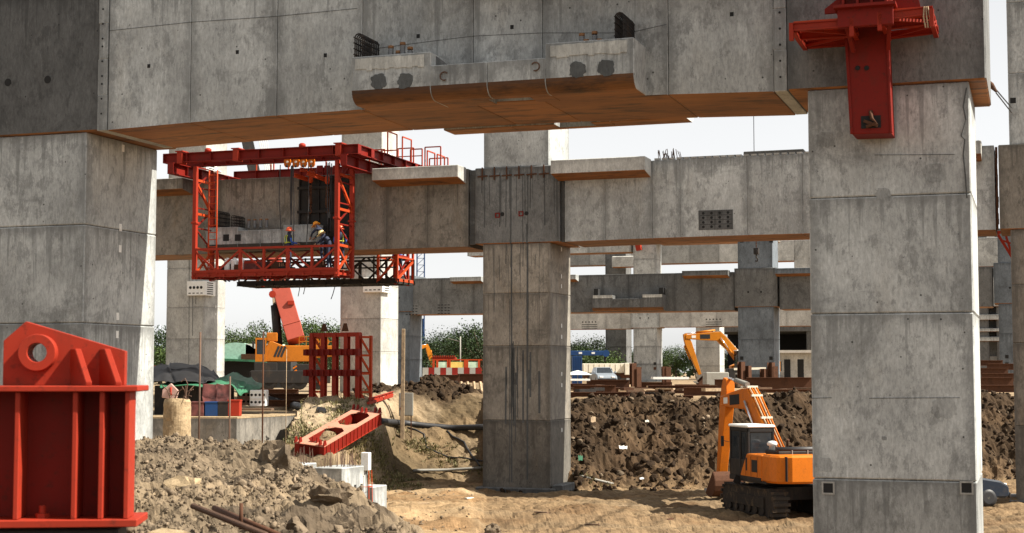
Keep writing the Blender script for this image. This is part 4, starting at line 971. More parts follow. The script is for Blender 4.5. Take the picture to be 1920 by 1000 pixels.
def onS(px, v, z): 
    u = onV(px, 460, v)[0]; return s2w((u, v, z))
dk = Z(4.14)
human('person', 'worker with red helmet and blue sleeves standing alone at the gantry rail', onS(541, 56.9, dk), -1.0, {'wr': (.12, .36, 1.12), 'wl': (-.12, .36, 1.1)}, 'helm_r', 'navy', 'navy', 'bluecloth')
human('person', 'worker with orange helmet bending forward highest above the rail, arms reaching down', onS(607, 57.2, dk+.35), 1.0, {'chest': (0, .18, 1.30), 'neck': (0, .30, 1.42), 'head': (0, .38, 1.49), 'crown': (0, .43, 1.60), 'sl': (-.19, .22, 1.36), 'sr': (.19, .22, 1.36), 'el': (-.22, .42, 1.2), 'er': (.22, .42, 1.2), 'wl': (-.12, .60, 1.02), 'wr': (.1, .62, 1.0)}, 'helm_o', band=False)
human('person', 'stooping worker with cream helmet close behind the thick post of the gantry', onS(618, 56.75, dk), 1.2, {'chest': (0, .16, 1.26), 'neck': (0, .27, 1.36), 'head': (0, .34, 1.42), 'crown': (0, .40, 1.53), 'sl': (-.19, .19, 1.31), 'sr': (.19, .19, 1.31), 'el': (-.22, .36, 1.12), 'er': (.22, .36, 1.12), 'wl': (-.14, .55, 1.05), 'wr': (.14, .55, 1.02)}, 'helm_y', band=False)
human('person', 'worker with red helmet standing between the two end posts of the gantry', onS(638, 56.95, dk), .35, {'wr': (.1, .34, 1.0), 'wl': (-.1, .34, 1.02)}, 'helm_r', 'navy', 'navy', 'bluecloth')
human('person', 'worker in blue top standing in the end cage of the rear platform', onS(748, 62.9, Z(4.1)), .5, {}, 'helm_y', 'bluecloth', 'navy', 'bluecloth', band=False)
human('person', 'dark clothed worker crouching low on the deck near the gantry ladder', onS(424, 62.7, Z(4.1)), -.6, {'pel': (0, -.1, .5), 'waist': (0, -.02, .66), 'chest': (0, .1, .86), 'neck': (0, .18, 1.0), 'head': (0, .22, 1.09), 'crown': (0, .24, 1.21), 'hl': (-.11, -.05, .48), 'kl': (-.14, .3, .52), 'hr': (.11, -.05, .48), 'kr': (.14, .3, .52), 'sl': (-.19, .13, .93), 'sr': (.19, .13, .93), 'el': (-.23, .3, .75), 'er': (.23, .3, .75), 'wl': (-.12, .48, .66), 'wr': (.12, .48, .66)}, 'helm_y', band=False)
# hook block hanging on a chain before the bluish pillar; stay rope at the right
u, z = onV(1418, 471, 100); ck = thing('hook_block', 'dark hook block hanging on a chain before the bluish far pillar', 'hook block', (u, 100, z-.8))
mb = MB(); mb.box(u-.16, u+.16, 99.85, 100.15, z-.22, z+.2); mb.lathe((u, 99.83, z), [(.12, 0), (.12, .03)], 12, 0, 0, 'y'); part(mb, 'sheave_block', ['blacksteel'], ck, .03)
mb = MB(); mb.tube([(u, 100, z-.2), (u, 100, z-.42), (u+.09, 100, z-.52), (u+.05, 100, z-.66), (u-.07, 100, z-.64)], .05, 7); part(mb, 'hook', ['blacksteel'], ck)
mb = MB()
for i in range(46): mb.box(u-.018*(1+i % 2), u+.018*(1+i % 2), 100-.018*(2-i % 2), 100+.018*(2-i % 2), z+.2+i*.085, z+.29+i*.085)
part(mb, 'chain', ['rust'], ck)
a, b = onV(1852, 152, 45), onV(1896, 206, v2-.1)
st_ = thing('stay_rope', 'twin steel stay rope with a rusty turnbuckle, running down to the brownish pillar', 'stay rope', (b[0], v2-.1, b[1]))
p, q = Vector((a[0], 45, a[1])), Vector((b[0], v2-.1, b[1])); e = p+(q-p)*.3; s0 = p-(q-p)*.5
mb = MB(); mb.tube([p, p+(q-p)*.13, e], [.05, .085, .04], 8); part(mb, 'turnbuckle', ['rust'], st_)
mb = MB(); mb.tube([e+Vector((0, 0, .05)), q+Vector((0, 0, .09))], .022, 5); part(mb, 'rope_strand', ['rubber'], st_)
mb = MB(); mb.tube([e-Vector((0, 0, .05)), q-Vector((0, 0, .09))], .022, 5); part(mb, 'rope_strand', ['rubber'], st_)
mb = MB(); mb.tube([s0, p], .03, 5); part(mb, 'upper_rope', ['rubber'], st_)
u, z = onV(1414, 300, 64); mb = MB(); mb.tube([(u, 64, z-1.2), (u, 64, z+9)], .016, 5); single(mb, 'hoist_rope', ['rubber'], 'thin dark vertical hoist rope crossing the sky left of the nearest pillar', 'rope', (u, 64, z-1.2))
mb = MB()
P = [onV(x, y, 66) for x, y in ((1866, 436), (1884, 436), (1900, 486), (1874, 437))]
bs = thing('red_bracing', 'red diagonal steel bracing at the foot of the brownish pillar head, far right', 'bracing', (P[0][0], 66, P[2][1]))
mb.bar((P[0][0], 66, P[0][1]), (P[2][0]+.4, 66, P[0][1]), .12, .12); mb.bar((P[0][0]+.05, 66, P[0][1]), (P[2][0], 66, P[2][1]), .11, .11); mb.bar((P[1][0], 66, P[1][1]), (P[2][0], 66, P[2][1]), .09, .09); mb.bar((P[2][0], 66, P[0][1]), (P[2][0], 66, P[2][1]-.2), .12, .12)
mb.bar((P[0][0]+.3, 66, P[0][1]-.35), (P[2][0], 66, P[0][1]-.5), .07, .07)
part(mb, 'brace_frame', ['redbright'], bs)
# ------------------------------------------------------------------ red lug block in the foreground
def wthing(name, label, cat, loc, rz=0, group=None): return thing(name, label, cat, loc, 'L', rz, group)
def W_(px, py, Y): return onY(px, py, Y)
RY = 7.4; k = RY/FPX
rb = wthing('lug_block', 'big red steel block with a ringed lifting lug standing close in the foreground', 'anchor block', (W_(118, 1000, RY)[0], RY, W_(118, 1000, RY)[2]-.24), .10)
px2 = lambda x, d=0.: ((x-960)*(RY+d)-(118-960)*RY)/FPX
hz = lambda y, d=0.: ((698-y)*(RY+d)-(698-1000)*RY)/FPX+.24
xl, xr = px2(-260), px2(233)
mb = MB()
mb.box(px2(-280), px2(252), -.03, .36, hz(738), hz(727)); mb.box(px2(-280), px2(254), -.03, .36, hz(989), hz(975))
part(mb, 'flange', ['redbright'], rb, .004)
mb = MB(); mb.box(xl, xr-.005, .20, .24, hz(975), hz(738)); part(mb, 'web', ['red'], rb)
for x in (-190, -88, 2, 26, 131, 180, 227):
    if x == 2: continue
    mb = MB(); mb.box(px2(x), px2(x+9), .0, .20, hz(975)+.001, hz(738)-.001); part(mb, 'stiffener', ['redbright'], rb, .003)
mb = MB()
P = [(px2(10, .17), hz(727)+.001), (px2(233, .17), hz(727)+.001), (px2(233, .17), hz(662, .17)), (px2(50, .17), hz(607, .17)), (px2(10, .17), hz(643, .17))]
# lug plate with a round eye: ring of quads round the hole out to the outline
cx, cz_ = px2(70, .12), hz(665, .12); r0 = 18*k; n = 40
def outline(a):
    d = Vector((math.cos(a), math.sin(a))); best = 9
    for i in range(len(P)):
        p, q = Vector(P[i])-Vector((cx, cz_)), Vector(P[(i+1) % len(P)])-Vector((cx, cz_)); e = q-p; den = d.x*e.y-d.y*e.x
        if abs(den) < 1e-9: continue
        t = (p.x*e.y-p.y*e.x)/den; s = (p.x*d.y-p.y*d.x)/den
        if t > 0 and -1e-6 <= s <= 1+1e-6: best = min(best, t)
    return best
angs = sorted([2*math.pi*i/n for i in range(n)]+[math.atan2(z-cz_, x-cx) % (2*math.pi) for x, z in P])
b0 = len(mb.v); na = len(angs)
for y in (.17, .24):
    for a in angs: mb.v.append((cx+r0*math.cos(a), y, cz_+r0*math.sin(a)))
    for a in angs: d = outline(a); mb.v.append((cx+d*math.cos(a), y, cz_+d*math.sin(a)))
for i in range(na):
    j = (i+1) % na
    mb.face((b0+i, b0+j, b0+na+j, b0+na+i)); mb.face((b0+2*na+i, b0+3*na+i, b0+3*na+j, b0+2*na+j))
    mb.face((b0+na+i, b0+na+j, b0+3*na+j, b0+3*na+i)); mb.face((b0+i, b0+2*na+i, b0+2*na+j, b0+j))
lp = part(mb, 'lug_plate', ['redbright'], rb, .003)
mb = MB(); b0 = 0; n = 40; R1 = 35*k
for r, y in ((r0, .24), (R1, .172), (R1, .108), (R1*.97, .10), (r0*1.05, .10), (r0, .108)):
    for i in range(n): a = 2*math.pi*i/n; mb.v.append((cx+r*math.cos(a), y, cz_+r*math.sin(a)))
for q in range(6):
    for i in range(n): j = (i+1) % n; mb.face((q*n+i, q*n+j, (q+1) % 6*n+j, (q+1) % 6*n+i), 0, 0, False)
part(mb, 'lug_ring', ['redbright'], lp)
for x in (124, 178):
    mb = MB(); mb.prism([(.17, hz(727)), (.0, hz(727)), (.0, hz(720)), (.12, hz(657)), (.17, hz(657))], 0, .03, lambda a, b, c: (px2(x, .1)+c+(.17-a)*.62, a, b))
    part(mb, 'gusset', ['redbright'], rb, .003)
mb = MB(); mb.lathe((px2(73), .09, hz(975)), [(.033, 0), (.033, .022), (.016, .024), (.016, .055), (.012, .06)], 6, smooth=False); part(mb, 'bolt', ['redbright'], rb)
mb = MB(); mb.box(px2(-250), px2(215), .05, .34, -.35, hz(989)-.012); part(mb, 'sleeper', ['blacksteel'], rb, .01)
# ------------------------------------------------------------------ standing red lattice panel
LX = W_(628, 770, 66); lt = wthing('formwork_lattice', 'tall red steel lattice panel standing upright on the bank before a far pillar', 'formwork', (LX[0], 66, W_(628, 774, 66)[2]), -.50)
s = 66/FPX
mb = MB(); w2 = 46*s/math.cos(.5); Hh = 148*s; 
xs = np.linspace(-w2, w2, 5)
for i, x in enumerate(xs):
    mb = MB(); mb.ibeam((x, 0, 0), (x, 0, Hh), .26, .18, .03, up=(0, 1, 0)); part(mb, 'upright', ['redbright'], lt)
for z in (.06, Hh*.92-.05, Hh-.06):
    if z == Hh*.92-.05: continue
    mb = MB(); mb.box(-w2-.08, w2+.08, -.09, .09, z-.09, z+.09); part(mb, 'rail', ['redbright'], lt)
for z in (Hh*.5, Hh*.76):
    mb = MB(); mb.box(-w2-.35, w2+.12, -.2, -.13, z-.13, z+.13)
    for x in xs: mb.box(x-.17, x-.12, -.3, -.1, z-.14, z+.14); mb.box(x+.12, x+.17, -.3, -.1, z-.14, z+.14)
    part(mb, 'waler', ['red'], lt)
mb = MB(); q = .55
for x in (-w2, w2):
    mb.bar((x+.25, q, 0), (x+.25, q, Hh*.97), .11, .11)
    for z in np.linspace(.1, Hh*.95, 5): mb.bar((x, .1, z), (x+.25, q, z), .09, .09)
    for z0, z1 in zip(np.linspace(.1, Hh*.95, 5), np.linspace(.1, Hh*.95, 5)[1:]): mb.bar((x, .1, z1), (x+.25, q, z0), .08, .08)
for z in (.1, Hh*.5): mb.bar((-w2+.25, q, z), (w2+.25, q, z), .1, .1)
part(mb, 'strut_frame', ['redorange'], lt)
for x in (xs[1], xs[3]-.1):
    mb = MB(); mb.prism([(x-.16, Hh+.08), (x+.16, Hh+.08), (x+.06, Hh+.42), (x-.06, Hh+.42)], -.04, .04, lambda a, b, c: (a, c, b)); part(mb, 'lifting_eye', ['rust'], lt)
rt = [hit(690, 768), hit(735, 752)]; rt = [Vector((v.x, v.y+.5, H(v.x, v.y+.5)+.2)) for v in rt]; o_ = rt[0]; d_ = rt[1]-rt[0]
mb = MB(); mb.ibeam((0, 0, 0), d_, .16, .12, .02)
for i in range(3): mb.bar(d_*(.1+.3*i), d_*(.3+.3*i)+Vector((0, -.5, -.12)), .07, .07)
mb.bar((0, -.5, -.12), d_+Vector((0, -.5, -.12)), .1, .1)
single(mb, 'red_truss', ['redbright'], 'short red truss lying on the ground right of the tall red lattice', 'truss', tuple(o_), 'W', local=True)
# ------------------------------------------------------------------ red frame lying on the bank
c0, c1, c3 = W_(551, 831, 57.0), W_(608, 839, 56.64), W_(663, 767, 62.0)
ex, ey = (c1-c0), (c3-c0); lx, ly = ex.length, ey.length; ex.normalize(); ez = ex.cross(ey).normalized(); ey = ez.cross(ex)
fr = wthing('box_frame', 'red steel box frame with two openings lying tilted on the weedy bank', 'steel frame', tuple(c0))
fr.rotation_euler = Matrix((ex, ey, ez)).transposed().to_euler()
th = .46; tw = .17*lx
mb = MB()
oct_ = lambda y0, y1: [(tw, y0+.35), (tw+.25, y0), (lx-tw-.25, y0), (lx-tw, y0+.35), (lx-tw, y1-.35), (lx-tw-.25, y1), (tw+.25, y1), (tw, y1-.35)]
ys = [(.42, ly*.475), (ly*.56, ly-.42)]
def plate(z0, z1):
    mb = MB(); mb.box(0, tw, 0, ly, z0, z1); mb.box(lx-tw, lx, 0, ly, z0, z1)
    for a, b in ((0, ys[0][0]), (ys[0][1], ys[1][0]), (ys[1][1], ly)): mb.box(tw, lx-tw, a, b, z0, z1)
    for y0, y1 in ys:
        for x, sx in ((tw, 1), (lx-tw, -1)):
            for y, sy in ((y0, 1), (y1, -1)): mb.prism([(x, y), (x+.25*sx, y), (x, y+.35*sy)], z0, z1, lambda a, b, c: (a, b, c))
    return mb
part(plate(0, .025), 'top_plate', ['dustlit'], fr); part(plate(-th-.025, -th), 'bottom_plate', ['redbright'], fr)
mb = MB()
for x in (.03, tw-.02, lx-tw+.02, lx-.03): mb.box(x-.012, x+.012, .02, ly-.02, -th, 0)
for y in (.03, ys[0][0], ys[0][1], ys[1][0], ys[1][1], ly-.03): mb.box(tw, lx-tw, y-.012, y+.012, -th, 0)
mb.box(.03, lx-.03, .018, .042, -th, 0); mb.box(.03, lx-.03, ly-.042, ly-.018, -th, 0)
part(mb, 'web', ['red'], fr)
for i in range(15):
    y = .25+i*(ly-.5)/14
    for x in (-.012, lx-.06): part(MB().box(x, x+.072, y-.012, y+.012, -th, 0), 'stiffener', ['redbright'], fr)
for x, y in ((.12, .1), (lx-.12, .1), (lx*.55, .42), (.12, ly-.1), (lx-.15, ly-.12), (lx*.5, ly-.42)):
    mb = MB()
    for d in (-.09, .09): mb.prism([(-.14, 0), (.14, 0), (.07, .2), (-.07, .2)], d-.02, d+.02, lambda a, b, c: (x+c, y+a, .02+b))
    part(mb, 'lifting_lug', ['red'], fr)
# ------------------------------------------------------------------ small precast blocks with starter bars, power box on its stand
def precast(label, x, y, z, w, d, h, rz, mat='conc'):
    o = wthing('precast_block', label, 'concrete block', (x, y, z), rz, 'precast blocks by the spoil mound')
    mb = MB(); mb.box(-w/2, w/2, -d/2, d/2, 0, h); part(mb, 'block_body', [mat], o, .025)
    for i in range(3):
        for r, zz in ((0, h*.62), (1, h*.25)):
            mb = MB(); yy = -d/2+d*(.25+.25*i)
            mb.box(w/2-.01, w/2+.004, yy-.07, yy+.07, zz-.10, zz+.10); part(mb, 'hole', ['black'], o)
    mb = MB(); r = random.Random(int(x*100))
    for i in range(46):
        a, b = r.uniform(-w*.45, w*.45), r.uniform(-d*.45, d*.45); mb.tube([(a, b, h-.02), (a+r.uniform(-.06, .06), b, h+r.uniform(.2, .55))], .009, 4)
    part(mb, 'starter_bars', ['rebar'], o); return o
p = W_(570, 902, 50.0); precast('left one of the small pale precast blocks by the mound, bristling with starter bars', p[0]-.42, 51.2, PZ+.0, .85, 1.2, W_(560, 873, 50)[2]-PZ, -.42)
p = W_(628, 915, 48.2); precast('nearer precast block by the mound with square holes in its sunlit flank', p[0]+.12, 48.9, PZ, 1.0, 1.6, W_(620, 877, 48.2)[2]-PZ, -.42)
p = W_(697, 890, 52); o = single(MB().box(-.35, .35, -.5, .5, 0, .9), 'precast_slab', ['conc'], 'plain low concrete block just behind the little white power box', 'concrete block', (p[0]-.05, 52.3, PZ), 'W', -.4, bev=.03, local=True)
p = W_(686, 915, 49.3); pb = wthing('power_box', 'small white power box on a red wire stand beside the precast blocks', 'power box', (p[0], 49.3, H(p[0], 49.3)), -.3)
hb = W_(686, 882, 49.3)[2]-H(p[0], 49.3); mb = MB()
for a, b in ((-.14, -.12), (.14, -.12), (.14, .12), (-.14, .12)): mb.tube([(a*1.3, b*1.3, -.1), (a, b, hb)], .014, 5)
for z in (.3, .65): 
    for a, b, c, d in ((-.14, -.13, .14, -.13), (.14, -.13, .14, .13), (.14, .13, -.14, .13), (-.14, .13, -.14, -.13)): mb.tube([(a*1.2, b*1.2, hb*z), (c*1.2, d*1.2, hb*z)], .01, 4)
part(mb, 'stand', ['redorange'], pb)
mb = MB(); mb.box(-.13, .13, -.11, .11, hb, hb+.56); part(mb, 'cabinet', ['white'], pb, .012)
mb = MB(); mb.tube([(.02, .0, hb), (.05, .03, hb*.6), (.02, .05, .05), (.3, .2, -.0)], .014, 5); part(mb, 'cable', ['rubber'], pb)
# ------------------------------------------------------------------ timber post with cabinet, pipes, hoses
p = hit(754, 822); zt = W_(759, 617, p.y)[2]
mb = MB(); mb.hexa([(-.09, -.06, -.4), (.09, -.06, -.4), (.09, .06, -.4), (-.09, .06, -.4), (-.04, -.06, zt-p[2]), (.11, -.06, zt-p[2]), (.11, .06, zt-p[2]), (-.04, .06, zt-p[2])], 0, -.2)
single(mb, 'timber_post', ['wood'], 'tall weathered timber post leaning slightly on the bank', 'post', tuple(p), 'W', local=True, bev=.012)
cY_ = p.y+.25; q = W_(762, 780, cY_); zt2 = W_(762, 737, cY_)[2]
cb = wthing('grey_cabinet', 'grey metal cabinet fixed behind the leaning timber post', 'cabinet', (q[0], cY_, q[2]))
mb = MB(); mb.box(-.33, .28, 0, .26, 0, zt2-q[2]); part(mb, 'cabinet_body', ['grey'], cb, .012)
mb = MB(); mb.box(-.30, .24, -.012, .002, .04, zt2-q[2]-.04); part(mb, 'cabinet_door', ['grey'], cb)
mb = MB(); mb.bar((-.25, .1, -.9), (-.25, .1, .1), .05); mb.bar((.2, .1, -.9), (.2, .1, .1), .05); part(mb, 'leg', ['rust'], cb) if False else None
for x in (-.25, .2):
    mb = MB(); mb.bar((x, .1, -1.0), (x, .1, .05), .05); part(mb, 'leg', ['rust'], cb)
mb = MB(); mb.box(-.28, -.22, -.03, -.01, .3, .36); part(mb, 'latch', ['redbright'], cb)
def line_on(name, mat, label, cat, pts, r, n=8, lift=.0):
    P = [hit(a[0], a[1]+4)+Vector((0, 0, r*.6)) for a in pts]
    Q = []
    for a, b in zip(P, P[1:]):
        m = max(2, int((b-a).length/.35))
        for i in range(m):
            v = a+(b-a)*(i/m); Q.append(Vector((v.x, v.y, v.z if cat == 'pipe' else H(v.x, v.y)+r*.7)))
    Q.append(P[-1]); o = Q[0]; mb = MB(); mb.tube([v-o for v in Q], r, n); return single(mb, name, [mat], label, cat, tuple(o), 'W', local=True)
line_on('black_pipe', 'rubber', 'thick black pipe lying across the foot of the spoil heap behind the timber post', 'pipe', [(712, 789, 63), (760, 793, 63), (800, 798, 62.7), (850, 802, 62.5), (915, 800, 62.4)], .13, 12)
line_on('black_pipe', 'rubber', 'thick black pipe running down behind the red lattice panel to the sandy slab', 'pipe', [(500, 748, 70), (540, 758, 69), (605, 772, 66.5)], .16, 12)
line_on('thin_pipe', 'grey', 'thin pale pipe lying level at the bottom of the bank beside the central pillar', 'pipe', [(774, 880, 60.6), (840, 879, 60.4), (908, 875, 60.2)], .06, 8)
line_on('thin_pipe', 'grey', 'thin pipe sloping out of the ground right of the central pillar', 'pipe', [(1074, 886, 61.5), (1100, 893, 61.3), (1150, 905, 61.2)], .05, 8)
line_on('hose', 'rubber', 'thin black hose winding down the bank from the timber post', 'hose', [(764, 800, 58.5), (795, 815, 58.6), (800, 840, 58.3), (840, 855, 58.5), (908, 862, 59.5)], .035, 6)
line_on('hose', 'rubber', 'wide black hose dropping down the bank beside the central pillar', 'hose', [(838, 806, 62), (870, 830, 61.5), (885, 855, 61), (905, 872, 60.6)], .045, 8)
# ------------------------------------------------------------------ concrete footing with pile stub, shelter, crates
ft = W_(452, 800, 59); FZ = -.62
mb = MB(); xa, xb, xc = W_(296, 800, 60)[0], W_(447, 800, 59)[0], W_(552, 790, 63.5)[0]
P = [(xa-6, 59.5), (xb, 58.6), (xc, 62.6), (xc+.4, 70), (xa-6, 70)]
mb.prism(P, -3.4, FZ-.03, lambda a, b, c: (a, b, c)); 
single(mb, 'concrete_footing', ['concwarm'], 'sandy topped concrete footing under the tarpaulin shelter, with vertical board marks', 'footing', (xa, 60, -3.4), 'W')
mb = MB(); mb.prism([(a+.02, b+.02) for a, b in P], FZ-.028, FZ+.03, lambda a, b, c: (a, b, c)); single(mb, 'sand_layer', ['sand'], 'sand spread over the top of the concrete footing', 'sand', (xa, 60, FZ), 'W', kind='stuff')
p = W_(331, 830, 46); zt = W_(331, 748, 46)[2]
ps = wthing('pile_stub', 'rough round concrete pile stub with bent bars sticking out of its broken top', 'pile', (p[0], 46, p[2]-1))
r = .40; mb = MB(); n = 36; rows = 26; hh = zt-p[2]+1
for i in range(rows):
    for j in range(n):
        a = 2*math.pi*j/n; z = hh*i/(rows-1); q = float(fbm(np.array([j*.35 if j < n/2 else (n-j)*.35]), np.array([i*.4]), 7, 3)[0]); rr = r*(1+.10*q)+(-.03 if i == rows-1 else 0)
        mb.v.append((rr*math.cos(a), rr*math.sin(a), z+(.07*q if i == rows-1 else 0)))
for i in range(rows-1):
    for j in range(n): mb.face((i*n+j, i*n+(j+1) % n, (i+1)*n+(j+1) % n, (i+1)*n+j), 0, 0, False)
mb.face([(rows-1)*n+j for j in range(n)]); part(mb, 'pile_body', ['sand'], ps, local=True)
mb = MB(); r_ = random.Random(8)
for i in range(13):
    a = r_.uniform(0, 6.28); q = Vector((.28*math.cos(a), .28*math.sin(a), hh-.1)); e = Vector((r_.uniform(-.35, .45), r_.uniform(-.3, .3), r_.uniform(.08, .5)))
    mb.tube([q, q+e*.5+Vector((0, 0, .12)), q+e], .016, 5)
mb.tube([(.25, 0, hh), (.3, 0, hh+.45), (.22, .05, hh+.6), (.1, .05, hh+.5)], .018, 5)
part(mb, 'bent_bars', ['rebar'], ps, local=True)
# shelter: two tarpaulins sagging over poles
def tarp(name, mat, label, grid, seed, th=.02, amp=.06, cat='tarpaulin'):
    rows, cols = len(grid), len(grid[0]); r = random.Random(seed); up = 11; V = []; nr, nc = (rows-1)*up+1, (cols-1)*up+1
    G = [[W_(*c) for c in row] for row in grid]
    for i in range(nr):
        for j in range(nc):
            a, b = min(i//up, rows-2), min(j//up, cols-2); s, t = i/up-a, j/up-b; s2, t2 = s*s*(3-2*s), t*t*(3-2*t)
            v = (G[a][b]*(1-s2)+G[a+1][b]*s2)*(1-t2)+(G[a][b+1]*(1-s2)+G[a+1][b+1]*s2)*t2
            w = amp*(fbm(np.array([i*.25]), np.array([j*.32]), seed, 4)[0]+.45*math.sin(j*.6+i*.2+2*fbm(np.array([i*.1]), np.array([j*.1]), seed+1, 2)[0])); V.append(v+Vector((0, -w*.5, w)))
    o = V[0].copy(); mb = MB(); mb.v = [tuple(v-o) for v in V]
    for i in range(nr-1):
        for j in range(nc-1): mb.face((i*nc+j, i*nc+j+1, (i+1)*nc+j+1, (i+1)*nc+j), 0, 0, True)
    ob = single(mb, name, [mat], label, cat, tuple(o), 'W', local=True); so = ob.modifiers.new('t', 'SOLIDIFY'); so.thickness = th; return ob
tarp('tarpaulin', 'tarp_k', 'black tarpaulin sagging over the shelter behind the pile stub', [[(284, 688, 67), (318, 681, 68), (370, 683, 68), (400, 696, 68)], [(280, 700, 64), (318, 690, 64), (375, 694, 64), (412, 710, 65)], [(282, 715, 61), (330, 716, 61), (385, 716, 61.5), (425, 716, 63)]], 3, amp=.10)
tarp('tarpaulin', 'tarp_g', 'green tarpaulin with a loose hanging corner, right of the black one', [[(330, 712, 63), (412, 708, 66), (440, 699, 67), (470, 708, 67), (496, 722, 67)], [(300, 722, 61), (380, 720, 62), (428, 706, 64), (462, 718, 64), (488, 728, 65)], [(300, 726, 60.6), (385, 724, 61), (430, 718, 62), (452, 742, 62.5), (466, 736, 63.5)]], 5, amp=.08)
mb = MB(); hang = [W_(380, 722, 60.8), W_(432, 722, 60.8), W_(434, 762, 60.8), W_(383, 768, 60.6)]
tarp('printed_cloth', 'netting', 'dark red printed cloth hanging as a curtain under the green tarpaulin', [[(380, 720, 60.8), (406, 721, 60.8), (433, 721, 60.8)], [(379, 745, 60.7), (406, 746, 60.7), (432, 744, 60.8)], [(384, 768, 60.6), (408, 764, 60.7), (430, 758, 60.8)]], 9, amp=.04, cat='cloth')
mb = MB(); a = W_(300, 720, 63); mb.box(-.1, 2.75, 0, 2.0, 0, 1.15); single(mb, 'dark_store', ['blacksteel'], 'dark stacked stores in the shade under the tarpaulins', 'stores', (a[0], 62.5, FZ+.03), 'W', local=True)
for i, (px, mat, lb, wd) in enumerate(((372, 'netting', 'dark red crate, leftmost in the row under the hanging cloth', .5), (398, 'blue', 'blue crate in the row under the hanging cloth', .5), (420, 'blacksteel', 'black crate between the blue crate and the red tank', .42), (440, 'redbright', 'bright red steel tank at the end of the crate row', .46))):
    q = W_(px, 786, 60); o = wthing('tank' if i == 3 else 'crate', lb, 'tank' if i == 3 else 'crate', (q[0], 60.0, FZ+.03), 0, None)
    hgt = .62 if i == 3 else .55; mb = MB(); mb.box(-wd/2, wd/2, -.25, .25, 0, hgt); part(mb, 'body', [mat], o, .02)
    mb = MB(); mb.box(-wd/2-.012, wd/2+.012, -.262, .262, hgt-.05, hgt+.012); part(mb, 'rim', [mat], o, .008)
q = W_(318, 736, 59.5); o = wthing('bucket_loader', 'pale pink steel plate tool leaning behind the pile stub', 'steel plate', (q[0], 59.5, q[2]-.2))
mb = MB(); mb.prism([(-.3, 0), (.25, -.1), (.35, .25), (.05, .55), (-.28, .3)], 0, .1, lambda a, b, c: (a, c, b)); part(mb, 'plate', ['mesh'], o, .02); mb = MB(); mb.lathe((.05, -.03, .1), [(.05, 0), (.03, .1), (.05, .3)], 8); part(mb, 'handle', ['redbright'], o)
def holey(label, px, py, Y, w, h, d, rz, cols, mat='white'):
    q = W_(px, py, Y); o = wthing('perforated_block', label, 'formwork block', (q[0], Y, q[2]), rz)
    mb = MB(); mb.box(-w/2, w/2, 0, d, 0, h); part(mb, 'block_body', [mat], o, .02)
    for i in range(cols):
        for zz in (h*.7, h*.25):
            mb = MB(); x = -w/2+w*(i+.5)/cols; mb.lathe((x, 0, zz), [(.055, -.008), (.055, .01)], 9, 0, 0, 'y'); part(mb, 'hole', ['black'], o)
    mb = MB(); mb.box(-w/2+.06, w/2-.06, -.03, 0, h*.46, h*.52); part(mb, 'rib', [mat], o); return o
holey('white block with rows of holes on the sandy footing, right of the shelter', 483, 762, 63.5, .66, .66, .7, 0, 4)
holey('pinkish grey block with holes standing between the green tarpaulin and the white block', 457, 760, 64.2, .56, .6, .6, 0, 3, 'mesh')
mb = MB(); q = W_(485, 768, 62.8); mb.box(-.75, .5, 0, .8, 0, .09); single(mb, 'pallet', ['darkwood'], 'dark pallet boards under the white perforated block', 'pallet', (q[0], 62.8, q[2]-.05), 'W', local=True)
for lb, px, y0, y1, Y, mat, r in (('dark upright steel bar standing before the tarpaulin shelter', 373, 623, 828, 45, 'rebar', .028), ('reddish upright steel bar standing right of the shelter', 492, 622, 812, 47, 'rust', .026), ('short dark upright bar beside the red tank', 430, 706, 828, 45, 'rebar', .026), ('thin yellowish string line hanging before the orange crane', 536, 655, 806, 47, 'wood', .008)):
    a, b = W_(px, y1, Y), W_(px, y0, Y); mb = MB(); mb.tube([(0, 0, -1.2), (0, 0, b[2]-a[2])], r, 6); single(mb, 'steel_bar' if r > .01 else 'string_line', [mat], lb, 'bar' if r > .01 else 'string', tuple(a), 'W', local=True)
# ------------------------------------------------------------------ heavy rebars half buried in the mound
for lb, a, b, r in (('ribbed steel bar half buried in the foreground mound, upper one of the two', (362, 949, 10.2), (500, 1004, 8.9), .0165), ('rusty plain steel bar beside the ribbed one in the mound', (402, 953, 10.3), (540, 1012, 8.9), .020)):
    p, q = W_(*a), W_(*b); p.z = max(p.z, H(p.x, p.y)+.02); q.z = max(q.z, H(q.x, q.y)+.01); d = q-p; mb = MB(); n = int(d.length/.022)
    mb.tube([(0, 0, 0), d], r, 10)
    if r < .018:
        dn = d.normalized(); x = dn.cross(Vector((0, 0, 1))).normalized(); y = x.cross(dn)
        for i in range(n):
            c = d*(i/n); mb.tube([c+(x*math.cos(t)+y*math.sin(t))*(r+.001)+dn*.006*math.sin(t) for t in np.linspace(0, 6.28, 9)], .0035, 4, caps=False)
    single(mb, 'steel_rebar', ['rebar' if r < .018 else 'rust'], lb, 'rebar', tuple(p), 'W', local=True)
p = W_(452, 962, 9.6); mb = MB(); mb.tube([(0, 0, -.1), (.0, 0, .06)], .012, 8); single(mb, 'bar_stub', ['rust'], 'short rusty bar stub standing up beside the two buried bars', 'bar', (p[0], p[1], p[2]), 'W', local=True)
